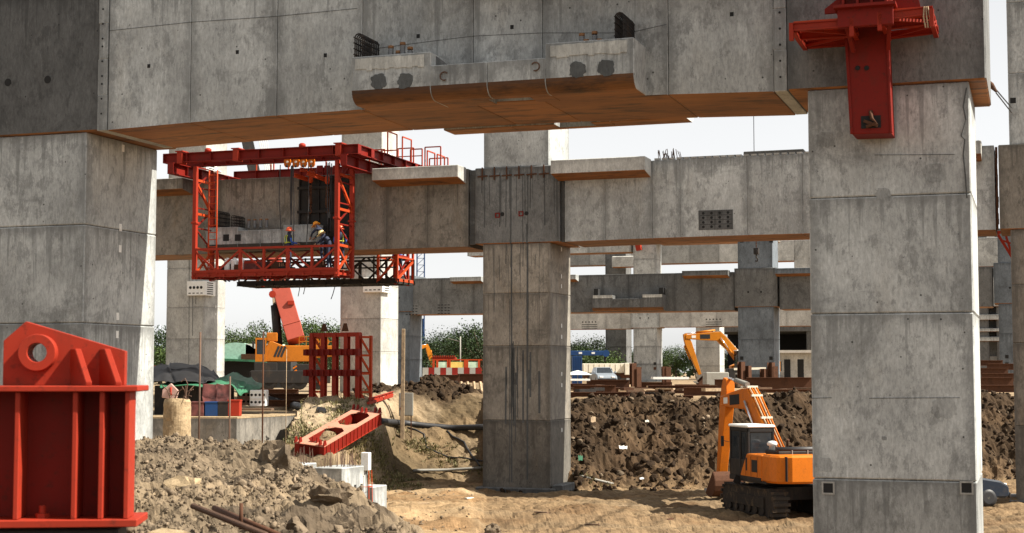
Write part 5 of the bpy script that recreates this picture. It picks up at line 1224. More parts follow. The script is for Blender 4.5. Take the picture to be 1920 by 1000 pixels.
# ------------------------------------------------------------------ boulders on and round the mound
def boulder(label, px, py, Y, size, mat, seed, sink=.35, sq=(1, 1, 1)):
    p = W_(px, py, Y); rng = np.random.default_rng(seed); v, f = lump(ICO3, rng, .5); nn = np.array([fbm(v[:, 0]*1.7+seed, v[:, 1]*1.7+v[:, 2], seed, 4)]).T
    v = v*(1+.30*nn)*size*np.array(sq); mb = MB(); mb.v = [tuple(x) for x in v]; mb.f = [tuple(int(i) for i in x) for x in f]; mb.m = [0]*len(f); mb.t = [0.]*len(f); mb.s = [False]*len(f)
    zz = H(p[0], p[1])
    return single(mb, 'boulder', [mat], label, 'boulder', (p[0], p[1], zz+size*sq[2]*(1-2*sink)*.8), 'W', seed, local=True)
boulder('dark overhanging lump of earth at the end of the mound crest', 508, 860, 19.0, .27, 'rock', 3, .22, (1.2, .9, .8))
boulder('rounded pale lump of earth beside the dark overhanging one', 530, 862, 18.2, .22, 'rock', 5, .2, (1.2, 1, .9))
boulder('big sandy lump at the foot of the red lug block', 285, 985, 8.6, .30, 'sand', 8, .45, (1.2, 1, .75))
boulder('craggy grey boulder at the bottom edge of the mound', 560, 982, 10.4, .21, 'rock', 11, .25, (1.2, 1, .9))
boulder('crusted round boulder at the right end of the mound', 610, 915, 13.6, .20, 'rock', 14, .2)
boulder('broken boulder on the lowest slope of the mound, toward the open pit', 645, 960, 11.2, .16, 'rock', 17, .25)
boulder('pale flat stone on the middle of the mound', 345, 880, 15, .30, 'sand', 21, .38, (1.5, 1, .5))
boulder('brown clod alone on the pit floor in the bottom centre of the view', 930, 990, 12.4, .085, 'rock', 25, .2) if False else None
def pitrock(label, px, py, Y, s_, seed):
    p = W_(px, py, Y); rng = np.random.default_rng(seed); v, f = lump(ICO3, rng, .5); v = v*s_; mb = MB(); mb.v = [tuple(x) for x in v]; mb.f = [tuple(int(i) for i in x) for x in f]; mb.m = [0]*len(f); mb.t = [0.]*len(f); mb.s = [False]*len(f)
    return single(mb, 'boulder', ['rock'], label, 'boulder', (p[0], p[1], H(p[0], p[1])+s_*.3), 'W', 0, local=True)
pitrock('brown clod alone on the pit floor at the bottom of the view', 928, 1000, 45, .32, 25)
pitrock('smaller clod on the pit floor near the lone brown clod', 750, 985, 46, .3, 27)
# ------------------------------------------------------------------ loose rubble
P, s, t = scatter(26000, -6.5, 1.5, 6.3, 24, lambda x, y, m, sl, t, r: (m > .8)*(vnoise(x*.9, y*.6, 90) > .36), 2, .010, .06, 6)
rocks('mound_rubble', P, s, 'rock', 'loose rubble covering the foreground spoil mound', 'rubble', t, .35, 3)
P, s, t = scatter(95000, -6.5, 1.5, 6.3, 24, lambda x, y, m, sl, t, r: (m > .8)*(vnoise(x*1.3, y*.9, 92) > .40), 12, .004, .027, 3)
rocks('mound_grit', P, s, 'rock', 'fine crumbs of dry earth on the foreground spoil mound', 'crumbs', t*1.3, .3, 13, ICO1)
P, s, t = scatter(16000, -8, 30, 59, 79, lambda x, y, m, sl, tt, r: (sl > .55), 4, .04, .26, 4)
P2, s2, t2 = scatter(5200, -1, 30, 57, 70, lambda x, y, m, sl, tt, r: (sl < .6)*(tt <= .12)*(np.abs(y-np.interp(x, [-1, 5, 11, 22], [62.4, 62.4, 62.9, 68])) < 1.5*vnoise(x*.7, y*.2, 93)+.15), 14, .03, .22, 5)
P = np.concatenate([P, P2]); s = np.concatenate([s, s2]); t = np.concatenate([t, t2])
rocks('soil_clods', P, s, 'clod', 'dark clods of dug earth covering the bank', 'soil clods', t, .32, 5)
P, s, t = scatter(4200, -9, 14, 44, 66, lambda x, y, m, sl, tt, r: (sl < .05)*(m < .05)*(vnoise(x*.35, y*.35, 91) > .47), 6, .012, .085, 4)
P2, s2, t2 = scatter(420, -1, 28, 60, 74, lambda x, y, m, sl, tt, r: (sl > .5), 16, .04, .20, 3)
P = np.concatenate([P, P2]); s = np.concatenate([s, s2]); t = np.concatenate([t, t2])
rocks('pit_stones', P, s, 'rock', 'small stones strewn over the pit floor and the low bank', 'stones', t, .3, 7)
def debris(label, px, py, Y, w, h, mat, seed, cat='debris'):
    p = W_(px, py, Y); r = random.Random(seed); mb = MB(); w *= .75; h *= .75; P = [(w*(i/5-.5)+r.uniform(-.1, .1)*w, h*r.uniform(.15, .5)) for i in range(6)]+[(w*(.5-i/5), -h*r.uniform(.3, .5)) for i in range(6)]
    mb.prism(P, 0, .03, lambda a, b, c: (a, b*.5+c, b*.8))
    single(mb, 'scrap_sheet', [mat], label, cat, (p[0], p[1]-.12, H(p[0], p[1])+.25), 'W', 0, local=True)
for a in (('crumpled white paper scrap on the dark bank, nearer the central pillar', 1168, 811, 65.3, .42, .30, 'white', 1), ('pale board end sticking out of the dark bank', 1112, 778, 66.6, .28, .5, 'wood', 2), ('green plastic strip on the dark bank beside the central pillar', 1088, 832, 64.3, .22, .45, 'tarp_g', 3), ('small white scrap low on the dark bank', 1203, 866, 63.4, .22, .16, 'white', 4), ('red and white scrap behind the near excavator boom', 1384, 789, 66.5, .3, .22, 'mesh', 5), ('white scrap at the edge of the bank beside the nearest pillar', 1516, 790, 66, .35, .5, 'white', 6), ('pale scrap high on the dark bank', 1213, 769, 67, .22, .2, 'cream', 7)): debris(*a)

for i, (px, py, w, an, mt) in enumerate(((800, 945, .9, .3, 'wood'), (1015, 962, .5, -.6, 'darkwood'), (1180, 950, .8, .1, 'wood'), (1255, 975, .4, 1.0, 'rust'), (880, 935, .35, .8, 'cream'), (1110, 985, .45, -.2, 'darkwood'))):
    p = hit(px, py); mb = MB(); mb.box(-w/2, w/2, -.06, .06, 0, .04); single(mb, 'plank', [mt], 'stray offcut of board lying on the open pit floor', 'plank', (p.x, p.y, p.z), 'W', an, 'offcuts on the pit floor', local=True)
# ------------------------------------------------------------------ excavators (local frame: forward +Y, ground z 0)
def excavator(label, loc, rz, boom, stick, bucket_a, paintm='orange', grp='crawler excavators'):
    o = wthing('excavator', label, 'excavator', loc, rz, grp)
    for sx in (-1, 1):
        mb = MB(); x0, x1 = sx*1.0-.3, sx*1.0+.3; n = 10; P = []
        for k in range(n+1): a = math.pi/2+math.pi*k/n; P.append((-1.65+.42*math.cos(a), .44+.42*math.sin(a)))
        for k in range(n+1): a = -math.pi/2+math.pi*k/n; P.append((1.65+.42*math.cos(a), .44+.42*math.sin(a)))
        mb.prism(P, x0+.05, x1-.05, lambda a, b, c: (c, a, b))
        per = []; 
        for (ya, yb, z) in ((-1.65, 1.65, .87), (1.65, -1.65, .015)):
            for k in range(20): per.append((ya+(yb-ya)*k/19, z, 0))
        for y, z, _ in per: mb.box(x0, x1, y-.07, y+.07, z-.015, z+.03)
        for sy in (-1, 1):
            for k in range(7):
                a = (math.pi/2+math.pi*(k+.5)/7)*1 if sy < 0 else (-math.pi/2+math.pi*(k+.5)/7)
                c = Vector((0, sy*1.65+.44*math.cos(a), .44+.44*math.sin(a))); mb.bar(c+Vector((x0, 0, 0)), c+Vector((x1, 0, 0)), .10, .10)
        tr = part(mb, 'track', ['mud'], o, local=True)
        mb = MB(); mb.box(sx*1.0-.31 if sx < 0 else x1-.05, sx*1.0-.24 if sx < 0 else x1+.01, -1.4, 1.4, .28, .62)
        for k in range(6): mb.lathe((sx*1.0+sx*.29, -1.3+k*.52, .18), [(.11, -.03), (.11, .03)], 10, 0, 0, 'x')
        part(mb, 'track_frame', ['mud'], tr, local=True)
    mb = MB(); mb.box(-.7, .7, -1.1, 1.1, .5, .92); mb.lathe((0, 0, .9), [(.6, 0), (.6, .16)], 20); part(mb, 'undercarriage', ['blacksteel'], o, local=True)
    mb = MB(); mb.box(-1.30, 1.30, -1.6, 1.35, 1.05, 1.22); part(mb, 'turntable', ['blacksteel'], o, .02, local=True)
    mb = MB()                                            # counterweight with rounded corners
    P = [(-1.34, -1.35), (-1.34, -1.95), (-1.2, -2.3), (-.8, -2.5), (0, -2.56), (.8, -2.5), (1.2, -2.3), (1.34, -1.95), (1.34, -1.35)]
    mb.prism(P, 1.12, 2.02, lambda a, b, c: (a, b, c)); part(mb, 'counterweight', [paintm], o, .07, local=True)
    mb = MB(); mb.prism([(x*1.004, y*1.004-.0) for x, y in P[1:-1]], 1.16, 1.24, lambda a, b, c: (a, b, c)); part(mb, 'lower_band', ['blacksteel'], o, local=True) if False else None
    for sx in (-1, 1):                                   # side bodies
        mb = MB()
        if sx < 0: mb.prism([(-1.34, 1.14), (.35, 1.14), (.35, 1.3), (-.15, 1.98), (-1.34, 1.98)], -1.33, -.5, lambda a, b, c: (c, a, b))
        else: mb.prism([(-1.34, 1.14), (1.3, 1.14), (1.3, 1.62), (.5, 1.95), (-1.34, 1.98)], .5, 1.33, lambda a, b, c: (c, a, b))
        sb = part(mb, 'side_body', [paintm], o, .03, local=True)
        if sx < 0: sb0 = sb
        mb = MB(); x = -1.334 if sx < 0 else 1.327; mb.box(x, x+.008, -1.0, -.55, 1.4, 1.8); part(mb, 'vent_grille', ['blacksteel'], sb, local=True)
        if sx < 0:
            mb = MB(); mb.hexa([(-1.336, -.25, 1.34), (-1.33, -.1, 1.34), (-1.33, .02, 1.74), (-1.336, -.1, 1.74)]*2); part(MB().box(-1.336, -1.33, -.2, -.08, 1.42, 1.84), 'stripe_decal', ['black'], sb, local=True)
            part(MB().box(-1.345, -1.30, -1.3, .3, 1.14, 1.24), 'skirt', ['blacksteel'], sb, local=True)
    mb = MB(); mb.box(-.5, .5, -1.34, .1, 1.2, 1.9); part(mb, 'engine_cover', [paintm], o, .03, local=True)
    mb = MB(); mb.box(-.95, 1.2, -1.75, -.75, 1.98, 2.14); part(mb, 'hood', ['blacksteel'], o, .05, local=True)
    mb = MB(); mb.tube([(-.95, -1.65, 2.17), (1.2, -1.65, 2.17)], .09, 10); part(mb, 'hood_pipe', ['rubber'], o, local=True)
    mb = MB(); mb.lathe((-.72, -.85, 1.98), [(.10, 0), (.10, .28), (.16, .29), (.17, .36), (.13, .42), (.03, .44)], 14); part(mb, 'air_intake', ['white'], o, local=True)
    cab_ = MB(); x0, x1, y0, y1, z0, z1 = -1.30, -.34, -.22, 1.30, 1.22, 2.92
    for x in (x0+.04, x1-.04):
        for y in (y0+.05, y1-.05, .42): cab_.box(x-.04, x+.04, y-.05, y+.05, z0, z1-.1)
    for x in (x0+.04, x1-.04): cab_.box(x-.04, x+.04, y0, y1, z0, z0+.55); cab_.box(x-.04, x+.04, y0, y1, z1-.22, z1-.08)
    for y in (y0+.04, y1-.04): cab_.box(x0, x1, y-.04, y+.04, z0, z0+.6); cab_.box(x0, x1, y-.04, y+.04, z1-.24, z1-.08)
    c = part(cab_, 'cab', ['blacksteel'], o, .015, local=True)
    part(MB().box(x0-.03, x1+.03, y0-.03, y1+.06, z1-.1, z1), 'cab_roof', ['white'], c, .04, local=True)
    for nm, b in (('rear_window', (x0+.1, x1-.1, y0+.02, y0+.03, z0+.6, z1-.24)), ('side_window', (x0+.03, x0+.04, y0+.1, .38, z0+.55, z1-.22)), ('door_window', (x0+.03, x0+.04, .47, y1-.1, z0+.3, z1-.22)), ('front_window', (x0+.1, x1-.1, y1-.05, y1-.04, z0+.5, z1-.22)), ('side_window', (x1-.05, x1-.04, y0+.1, y1-.1, z0+.55, z1-.22))):
        part(MB().box(*b), nm, ['glass'], c, local=True)
    mb = MB(); mb.box(-1.0, -.62, .1, .25, 1.5, 2.35); mb.box(-1.0, -.62, .1, .6, 1.45, 1.6); part(mb, 'seat', ['rubber'], c, .04, local=True)
    part(MB().box(-.86, -.74, .05, .09, 2.36, 2.48), 'sticker', ['tarp_g'], c, local=True)
    for y_ in (-1.0, -.5, -.1):                          # panel joints, decal bars and scuffs
        part(MB().box(-1.336, -1.325, y_-.006, y_+.006, 1.26, 1.9), 'panel_joint', ['black'], sb0, local=True)
    part(MB().box(-1.0, -.98, -2.535, -2.2, 1.2, 1.98), 'panel_joint', ['black'], o, local=True)
    mb = MB(); mb.tube([(-.2, -.9, 2.1), (-.2, -.9, 2.38), (-.2, -.98, 2.46)], .045, 8); part(mb, 'exhaust', ['rust'], o, local=True)
    mb = MB(); mb.bar((-1.32, .5, 1.2), (-1.42, .5, .95), .03, .25); part(mb, 'step', ['blacksteel'], o, local=True)
    mb = MB(); mb.bar((-1.3, 1.32, 2.3), (-1.5, 1.42, 2.35), .02, .02); mb.box(-1.56, -1.46, 1.40, 1.44, 2.15, 2.5); part(mb, 'mirror', ['rubber'], c, local=True)
    mb = MB(); mb.tube([(-.55, -.1, 2.92), (-.55, -.1, 3.45)], .008, 4); part(mb, 'antenna', ['rubber'], c, local=True)
    for x_ in (-.45, .1, .62, 1.1): part(MB().box(x_, x_+.03, -1.76, -.74, 2.0, 2.15), 'hood_strap', ['grey'], o, local=True)
    mb = MB(); mb.tube([(-1.33, .35, 1.5), (-1.36, .35, 2.1), (-1.36, .38, 2.5)], .016, 5); part(mb, 'handrail', ['rubber'], c, local=True)
    # boom: outline polygon in (y,z)
    foot, bend, tip = boom; X = .06; bm_ = .21
    def poly(c_, widths):
        up, dn = [], []
        for i, (p, w) in enumerate(zip(c_, widths)):
            a, b = Vector(c_[max(i-1, 0)]), Vector(c_[min(i+1, len(c_)-1)]); d = (b-a).normalized(); nrm = Vector((-d.y, d.x)); p = Vector(p)
            up.append(tuple(p+nrm*w)); dn.append(tuple(p-nrm*w))
        return up+dn[::-1]
    F, Bd, T_ = Vector(foot), Vector(bend), Vector(tip); c_ = [F, F.lerp(Bd, .5), Bd.lerp(F, .12), Bd, Bd.lerp(T_, .15), Bd.lerp(T_, .6), T_]
    mb = MB(); mb.prism(poly(c_, (.20, .30, .37, .38, .36, .27, .16)), X-bm_, X+bm_, lambda a, b, c: (c, a, b)); bo = part(mb, 'boom', [paintm], o, .025, local=True)
    m_ = Bd.lerp(T_, .42); d_ = (T_-Bd).normalized()
    a0, a1 = m_-d_*.42, m_+d_*.42
    mb = MB(); mb.bar((X-bm_-.004, a0.x, a0.y), (X-bm_-.004, a1.x, a1.y), .012, .36, up=(0, 0, 1)); part(mb, 'dark_panel', ['black'], bo, local=True)
    b1_ = Bd.lerp(T_, .70); mb = MB(); mb.bar((X-bm_-.004, b1_.x, b1_.y), (X-bm_-.004, b1_.x+d_.x*.35, b1_.y+d_.y*.35), .012, .22); part(mb, 'pale_plate', ['white'], bo, local=True)
    for k, dx in enumerate((-.12, -.03, .07, .15)):       # hoses and pipes over the boom
        q = poly(c_, (.24, .34, .42, .43, .41, .31, .2))[:6]; mb = MB(); mb.tube([(X+dx, y, z) for y, z in q[:5 if k < 2 else 4]], .028, 6)
        part(mb, 'hydraulic_pipe', [paintm if k % 2 else 'wood'], bo, local=True)
    mb = MB()
    for q in poly(c_, (.24, .34, .42, .43, .41, .31, .2))[1:5]: part(MB().box(X-.2, X+.2, q[0]-.05, q[0]+.05, q[1]-.03, q[1]+.04), 'pipe_clamp', ['cream'], bo, local=True)
    for sx in (-1, 1):                                   # lift cylinders
        a, b = Vector((X+sx*.28, F.x+.35, F.y-.35)), Vector((X+sx*.28, *(Bd.lerp(F, .05)))); m = a.lerp(b, .6)
        mb = MB(); mb.tube([a, m], .085, 10); cy = part(mb, 'lift_cylinder', [paintm], o, local=True); mb = MB(); mb.tube([m, b], .045, 8); part(mb, 'piston_rod', ['chrome'], cy, local=True)
    S0, S1 = Vector(stick[0]), Vector(stick[1]); d = (S1-S0).normalized(); nrm = Vector((-d.y, d.x))
    mb = MB(); c2 = [S0, S0.lerp(S1, .12), S0.lerp(S1, .25), S0.lerp(S1, .6), S1]; mb.prism(poly(c2, (.13, .24, .29, .21, .12)), X-.17, X+.17, lambda a, b, c: (c, a, b)); sk = part(mb, 'stick', [paintm], o, .02, local=True)
    a, b = Vector((X, *(Bd.lerp(T_, .1)+Vector((-d_.y, d_.x))*.5))), Vector((X, *(S0+Vector((0, .0))))); m = a.lerp(b, .62)
    mb = MB(); mb.tube([a, m], .095, 10); cy = part(mb, 'stick_cylinder', ['grey' if paintm == 'orange' else paintm], o, local=True); mb = MB(); mb.tube([m, b], .05, 8); part(mb, 'piston_rod', ['chrome'], cy, local=True)
    kk = nrm if nrm.x > 0 else -nrm
    a, b = Vector((X, *(S0.lerp(S1, .25)+kk*.36))), Vector((X, *(S0.lerp(S1, .82)+kk*.30))); m = a.lerp(b, .6)
    mb = MB(); mb.tube([a, m], .08, 10); cy = part(mb, 'bucket_cylinder', [paintm], o, local=True); mb = MB(); mb.tube([m, b], .042, 8); mb.bar(b, (X, *S1), .1, .08); mb.bar(b, (X, *(S1+kk*.32-Vector((0, .22)))), .1, .06); part(mb, 'bucket_link', ['blacksteel'], cy, local=True)
    n = 9; P = []; Ri = .52                               # bucket shell
    for k in range(n+1): a_ = bucket_a+math.pi*1.05*k/n; P.append((S1.x+Ri*.35*math.cos(bucket_a+1.57)+Ri*math.cos(a_), S1.y-.35+Ri*math.sin(a_)))
    inner = [(S1.x+Ri*.35*math.cos(bucket_a+1.57)+(x-(S1.x+Ri*.35*math.cos(bucket_a+1.57)))*.90, S1.y-.35+(z-(S1.y-.35))*.90) for x, z in P]
    mb = MB(); mb.prism(P+inner[::-1], X-.55, X+.55, lambda a, b, c: (c, a, b)); mb.prism(P, X-.56, X-.53, lambda a, b, c: (c, a, b)); mb.prism(P, X+.53, X+.56, lambda a, b, c: (c, a, b)); bk = part(mb, 'bucket', ['rust'], o, local=True)
    mb = MB(); ed = Vector(P[-1]); dd = (Vector(P[-1])-Vector(P[-2])).normalized()
    for k in range(5): x = X-.5+k*.25; part(MB().bar((x, ed.x, ed.y), (x, ed.x+dd.x*.2, ed.y+dd.y*.2), .09, .06), 'bucket_tooth', ['grey'], bk, local=True)
    return o
p = onZ(1466, 962, PZ)
ex1 = excavator('orange excavator parked in the pit, its rear toward us, beside the nearest pillar', (p.x, p.y, PZ+.02), math.radians(15.5), ((.35, 1.95), (2.55, 3.75), (4.75, 3.62)), ((4.45, 4.45), (5.15, 1.0)), 2.2)
q = onY(1390, 716, 128)
ex2 = excavator('yellow orange excavator far off, its raised boom reaching out past the bluish pillar', (q.x+.6, 128, 0), math.radians(97), ((.3, 1.9), (2.5, 4.05), (5.3, 4.0)), ((5.35, 4.25), (4.1, .9)), 2.3, 'yellow', 'crawler excavators')
q = onY(785, 700, 205)
ex3 = excavator('small yellow excavator arm far away between trees and red barriers', (q.x-3.4, 205, -.3), math.radians(-75), ((.3, 1.9), (2.3, 4.3), (4.5, 4.9)), ((4.5, 5.1), (5.5, 1.6)), 2.3, 'yellow', 'crawler excavators')
# ------------------------------------------------------------------ crane truck
cY = 97; q = onY(545, 722, cY); zc = 0
cr = wthing('mobile_crane', 'orange and black mobile crane with a long red telescopic boom, behind the lattice panel', 'crane', (q.x, cY, zc), math.radians(8))
s = cY/FPX; lx = lambda px: (px-545)*s
mb = MB(); mb.box(lx(470), lx(618), -1.2, 1.2, .65, 1.15); mb.box(lx(555), lx(612), -1.25, 1.25, 1.15, 1.6); mb.box(lx(478), lx(520), -1.25, 1.25, 1.15, 1.7); mb.box(lx(472), lx(618), -1.3, -1.22, .42, 1.2); part(mb, 'carrier', ['blacksteel'], cr, .03, local=True)
for px in (487, 505, 541, 560, 596):
    mb = MB(); mb.lathe((lx(px), -1.2, .55), [(.3, -.02), (.52, .0), (.55, .08), (.55, .3), (.5, .36)], 18, 0, 0, 'y'); w = part(mb, 'wheel', ['rubber'], cr, local=True)
    mb = MB(); mb.lathe((lx(px), -1.225, .55), [(.3, -.0), (.26, .06), (.1, .05), (.09, -.04), (.03, -.05)], 14, 0, 0, 'y'); part(mb, 'rim', ['blacksteel'], w, local=True)
for px in (552, ):
    mb = MB(); mb.box(lx(px-3), lx(px+4), -1.28, -1.255, .8, 1.5)
    pn = part(mb, 'marker_panel', ['black'], cr, local=True); mb = MB()
    for k in range(3): mb.bar((lx(px-3), -1.287, .85+k*.24), (lx(px+4), -1.287, 1.0+k*.24), .01, .09)
    part(mb, 'stripe', ['orange'], pn, local=True)
mb = MB(); mb.prism([(lx(483), 1.75), (lx(585), 1.75), (lx(585), 1.95), (lx(630), 2.1), (lx(630), 2.75), (lx(530), 2.75), (lx(512), 3.0), (lx(505), 3.0)], -1.1, 1.1, lambda a, b, c: (a, c, b)); sup = part(mb, 'superstructure', ['crane'], cr, .04, local=True)
mb = MB()
for k in range(3): mb.bar((lx(515+k*6), -1.108, 2.05), (lx(523+k*6), -1.108, 2.7), .01, .14, up=(1, 0, 0))
part(mb, 'warning_stripe', ['black'], sup, local=True)
mb = MB(); x0, x1 = lx(480), lx(500); mb.box(x0, x1, -1.2, -.2, 1.75, 2.2); mb.box(x0, x1, -1.2, -.2, 3.1, 3.22)
for x in (x0+.04, x1-.04):
    for y in (-1.16, -.24): mb.box(x-.04, x+.04, y-.04, y+.04, 2.2, 3.1)
cbn = part(mb, 'operator_cab', ['crane'], cr, local=True); mb = MB(); mb.box(x0+.05, x1-.05, -1.17, -.23, 2.2, 3.1); part(mb, 'cab_glass', ['glass'], cbn, local=True)
mb = MB(); mb.box(lx(474), lx(478), -1.3, -1.2, 2.6, 3.0); mb.tube([(lx(480), -1.2, 2.9), (lx(476), -1.25, 2.8)], .02, 5); part(mb, 'mirror', ['black'], cbn, local=True)
mb = MB(); mb.box(lx(500), lx(520), -.9, .9, 3.0, 3.55); part(mb, 'winch_housing', ['crane'], sup, .04, local=True)
mb = MB()
for x in np.linspace(lx(560), lx(625), 6): mb.bar((x, -1.0, 2.75), (x, -1.0, 3.3), .04, .04)
for z in (3.0, 3.3): mb.bar((lx(560), -1, z), (lx(625), -1, z), .04, .04)
mb.lathe((lx(590), 0, 3.0), [(.25, -.5), (.25, .5)], 14, 0, 0, 'y'); mb.lathe((lx(608), 0, 3.0), [(.25, -.5), (.25, .5)], 14, 0, 0, 'y')
part(mb, 'winch_deck', ['crane'], sup, local=True)
def cpt(px, py, Y=cY):
    v = onY(px, py, Y)-Vector((q.x, cY, zc)); c_, s_ = math.cos(-math.radians(8)), math.sin(-math.radians(8)); return Vector((v.x*c_-v.y*s_, v.x*s_+v.y*c_, v.z))
A0, A1, A2, A3 = cpt(556, 640), cpt(524, 530, cY+1), cpt(494, 400, cY+2), cpt(455, 225, cY+3.5)
mb = MB(); mb.bar(A0, A1, 1.1, 1.35, up=(0, 1, 0)); mb.bar(A0.lerp(A1, .24), A0.lerp(A1, .26), 1.16, 1.42, up=(0, 1, 0)); mb.bar(A1.lerp(A0, .02), A1, 1.2, 1.45, up=(0, 1, 0)); bm1 = part(mb, 'boom', ['boomlit'], cr, .03, local=True)
mb = MB(); mb.bar(A1, A2, .95, 1.15, up=(0, 1, 0)); part(mb, 'boom_section', ['boomlit'], bm1, .03, local=True)
mb = MB(); mb.bar(A2, A3, .75, .8, up=(0, 1, 0)); part(mb, 'boom_section', ['blacksteel'], bm1, .03, local=True)
mb = MB()
for k in range(5): mb.tube([A1+Vector((.75+.06*k, -.2, 0)), A3+Vector((.75+.14*k, -.2, 0))], .02, 4)
part(mb, 'boom_rope', ['cream'], bm1, local=True)
a, b = cpt(522, 655), cpt(513, 535, cY+.7); m = a.lerp(b, .68); mb = MB(); mb.tube([a, m], .28, 12); cy = part(mb, 'luffing_cylinder', ['blacksteel'], cr, local=True); mb = MB(); mb.tube([m, b], .15, 10); part(mb, 'piston_rod', ['chrome'], cy, local=True)
mb = MB(); c = cpt(541, 568); mb.box(c.x-.05, c.x+.35, -.2, .2, c.z-.12, c.z+.12); mb.tube([c+Vector((.2, 0, 0)), cpt(549, 610), cpt(552, 628)], .03, 5); part(mb, 'rope_guide', ['redbright'], bm1, local=True)
mb = MB(); c = cpt(511, 553); mb.lathe(tuple(c+Vector((0, -.6, 0))), [(.22, -.2), (.22, .2)], 12, 0, 0, 'y'); part(mb, 'pivot', ['redbright'], bm1, local=True)
# ------------------------------------------------------------------ dark shaded mass and mint shelters by the crane
qq = onY(452, 700, 108); sh = wthing('site_shelter', 'mint green sheeted shelter with a curved roof left of the crane', 'shelter', (qq.x, 108, 0))
s2 = 108/FPX; mb = MB(); P = []; n = 10
zz = lambda py: onY(452, py, 108)[2]
for k in range(n+1): a = math.pi*k/n; P.append((-.4-1.7*math.cos(a), zz(672)+1.1*math.sin(a)))
mb.prism(P+[(1.3, zz(672)-.15), (-2.1, zz(672)-.15)], 0, 3, lambda a, b, c: (a, c, b)); part(mb, 'curved_roof', ['mint'], sh, local=True)
mb = MB(); mb.prism([(-2.6, zz(675)), (1.8, zz(680)), (1.8, zz(676)), (-2.6, zz(671))], -.5, 2.5, lambda a, b, c: (a, c, b)); part(mb, 'awning', ['tarp_g'], sh, local=True)
mb = MB(); mb.box(.3, 2.6, 0, 3, zz(676), zz(645)); part(mb, 'sheet_wall', ['tarp_w'], sh, local=True)
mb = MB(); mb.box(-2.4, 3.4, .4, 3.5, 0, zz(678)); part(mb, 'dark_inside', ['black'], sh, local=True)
mb = MB(); mb.box(.0, 2.4, -.05, 0, zz(676), zz(664)); part(mb, 'red_panel', ['rust'], sh, local=True)
# ------------------------------------------------------------------ rusty steel beams heaped along the top of the bank
r = random.Random(12)
LB = 'rusty steel beam lying in the jumbled heap along the top of the bank'
def beam_log(x0, x1, py, Y, h, mat, rz=0, label=LB, name='steel_beam', grp='steel beams heaped along the bank', wb=.3, ibm=True, dz=0):
    a, b = onY(x0, py, Y), onY(x1, py, Y); L = (b-a).length; c = (a+b)/2; o = None; mb = MB()
    if ibm: mb.ibeam((-L/2, 0, h/2), (L/2, 0, h/2), h, wb, .03)
    else: mb.box(-L/2, L/2, -wb/2, wb/2, 0, h)
    o = single(mb, name, [mat], label, 'beam' if ibm else 'timber', (c.x, Y, c.z+dz), 'W', rz, grp, local=True); return o
for a in ((1066, 1180, 750, 71.5, .36, 'rust', .05), (1170, 1300, 757, 71.2, .38, 'rust', -.03), (1075, 1155, 738, 78, .42, 'rust', .04), (1100, 1180, 727, 84, .42, 'rust', -.05), (1215, 1345, 738, 80, .42, 'rust', .02), (1282, 1372, 742, 76, .40, 'rust', .0), (1150, 1235, 741, 82, .4, 'rust', .1), (1400, 1522, 736, 83, .8, 'rust', .0), (1390, 1520, 746, 76, .42, 'rust', .03), (1425, 1520, 752, 72.5, .2, 'rust', .0), (1060, 1120, 733, 86, .4, 'rust', .1), (1340, 1420, 728, 88, .5, 'rust', .0), (1190, 1260, 728, 90, .35, 'rust', -.1), (1265, 1330, 731, 86, .3, 'rust', .1),
          (798, 862, 722, 84, .55, 'rust', .0), (858, 915, 718, 86, .5, 'rust', .02), (1838, 1920, 736, 84, .4, 'rust', .02), (1836, 1900, 728, 88, .6, 'rust', -.03), (1840, 1915, 716, 92, .5, 'rust', .04), (1835, 1890, 704, 95, .45, 'rust', .0), (1850, 1915, 694, 98, .4, 'rust', .05), (1836, 1880, 686, 100, .35, 'rust', -.04)):
    beam_log(*a)
for a in ((500, 588, 763, 68.5, .3, 'rust', -.06), (505, 580, 752, 70, .32, 'rust', -.06), (492, 560, 742, 72, .3, 'rust', .02)):
    beam_log(*a, label='rusty steel girder lying on the bank between the white perforated block and the lattice panel', grp='girders left of the lattice panel')
LT = 'squared timber or board lying among the rusty beams on the bank'
for i in range(64):
    px = r.choice([r.uniform(1075, 1340), r.uniform(1075, 1340), r.uniform(1390, 1515)]); Y = r.uniform(72, 92); L = r.uniform(12, 46); py = 698+FPX*(CZ-.0)/Y-r.uniform(2, 9)
    beam_log(px-L/2, px+L/2, py, Y, r.uniform(.05, .16), r.choice(['wood', 'darkwood', 'darkwood', 'darkwood', 'rust', 'blacksteel', 'wood']), r.uniform(-.5, .5), LT, 'timber', 'timbers among the steel beams', r.uniform(.15, .6), False)
for x0, x1, py, Y, mat, hh, lb in ((1222, 1290, 720, 84, 'white', .12, 'long white board lying on top of the heap left of the bluish pillar'), (1068, 1105, 723, 82, 'white', .1, 'white board lying on the heap at the side of the central pillar')):
    beam_log(x0, x1, py, Y, hh, mat, .1, lb, 'timber', None, .7, False, .25)
LV = 'short dark steel post standing in the heap at the foot of the bluish pillar'
for px in (1187, 1196, 1390, 1402, 1432, 1446, 1452, 1246, 1252):
    a = onY(px, 716, 90); mb = MB(); h = r.uniform(.7, 1.2); mb.ibeam((0, 0, -.3), (0, 0, h), .35, .3, .03); single(mb, 'steel_post', ['rust'], LV if px > 1300 else 'short dark steel post standing in the heap near the far grey pillar', 'post', tuple(a), 'W', r.uniform(0, 1), 'steel posts in the heap' if px > 1300 else 'steel posts by the far pillar', local=True)
a = onY(1342, 720, 100); gb = wthing('pump_unit', 'grey green pump unit standing under the distant excavator', 'machine', (a.x, 100, 0), .1)
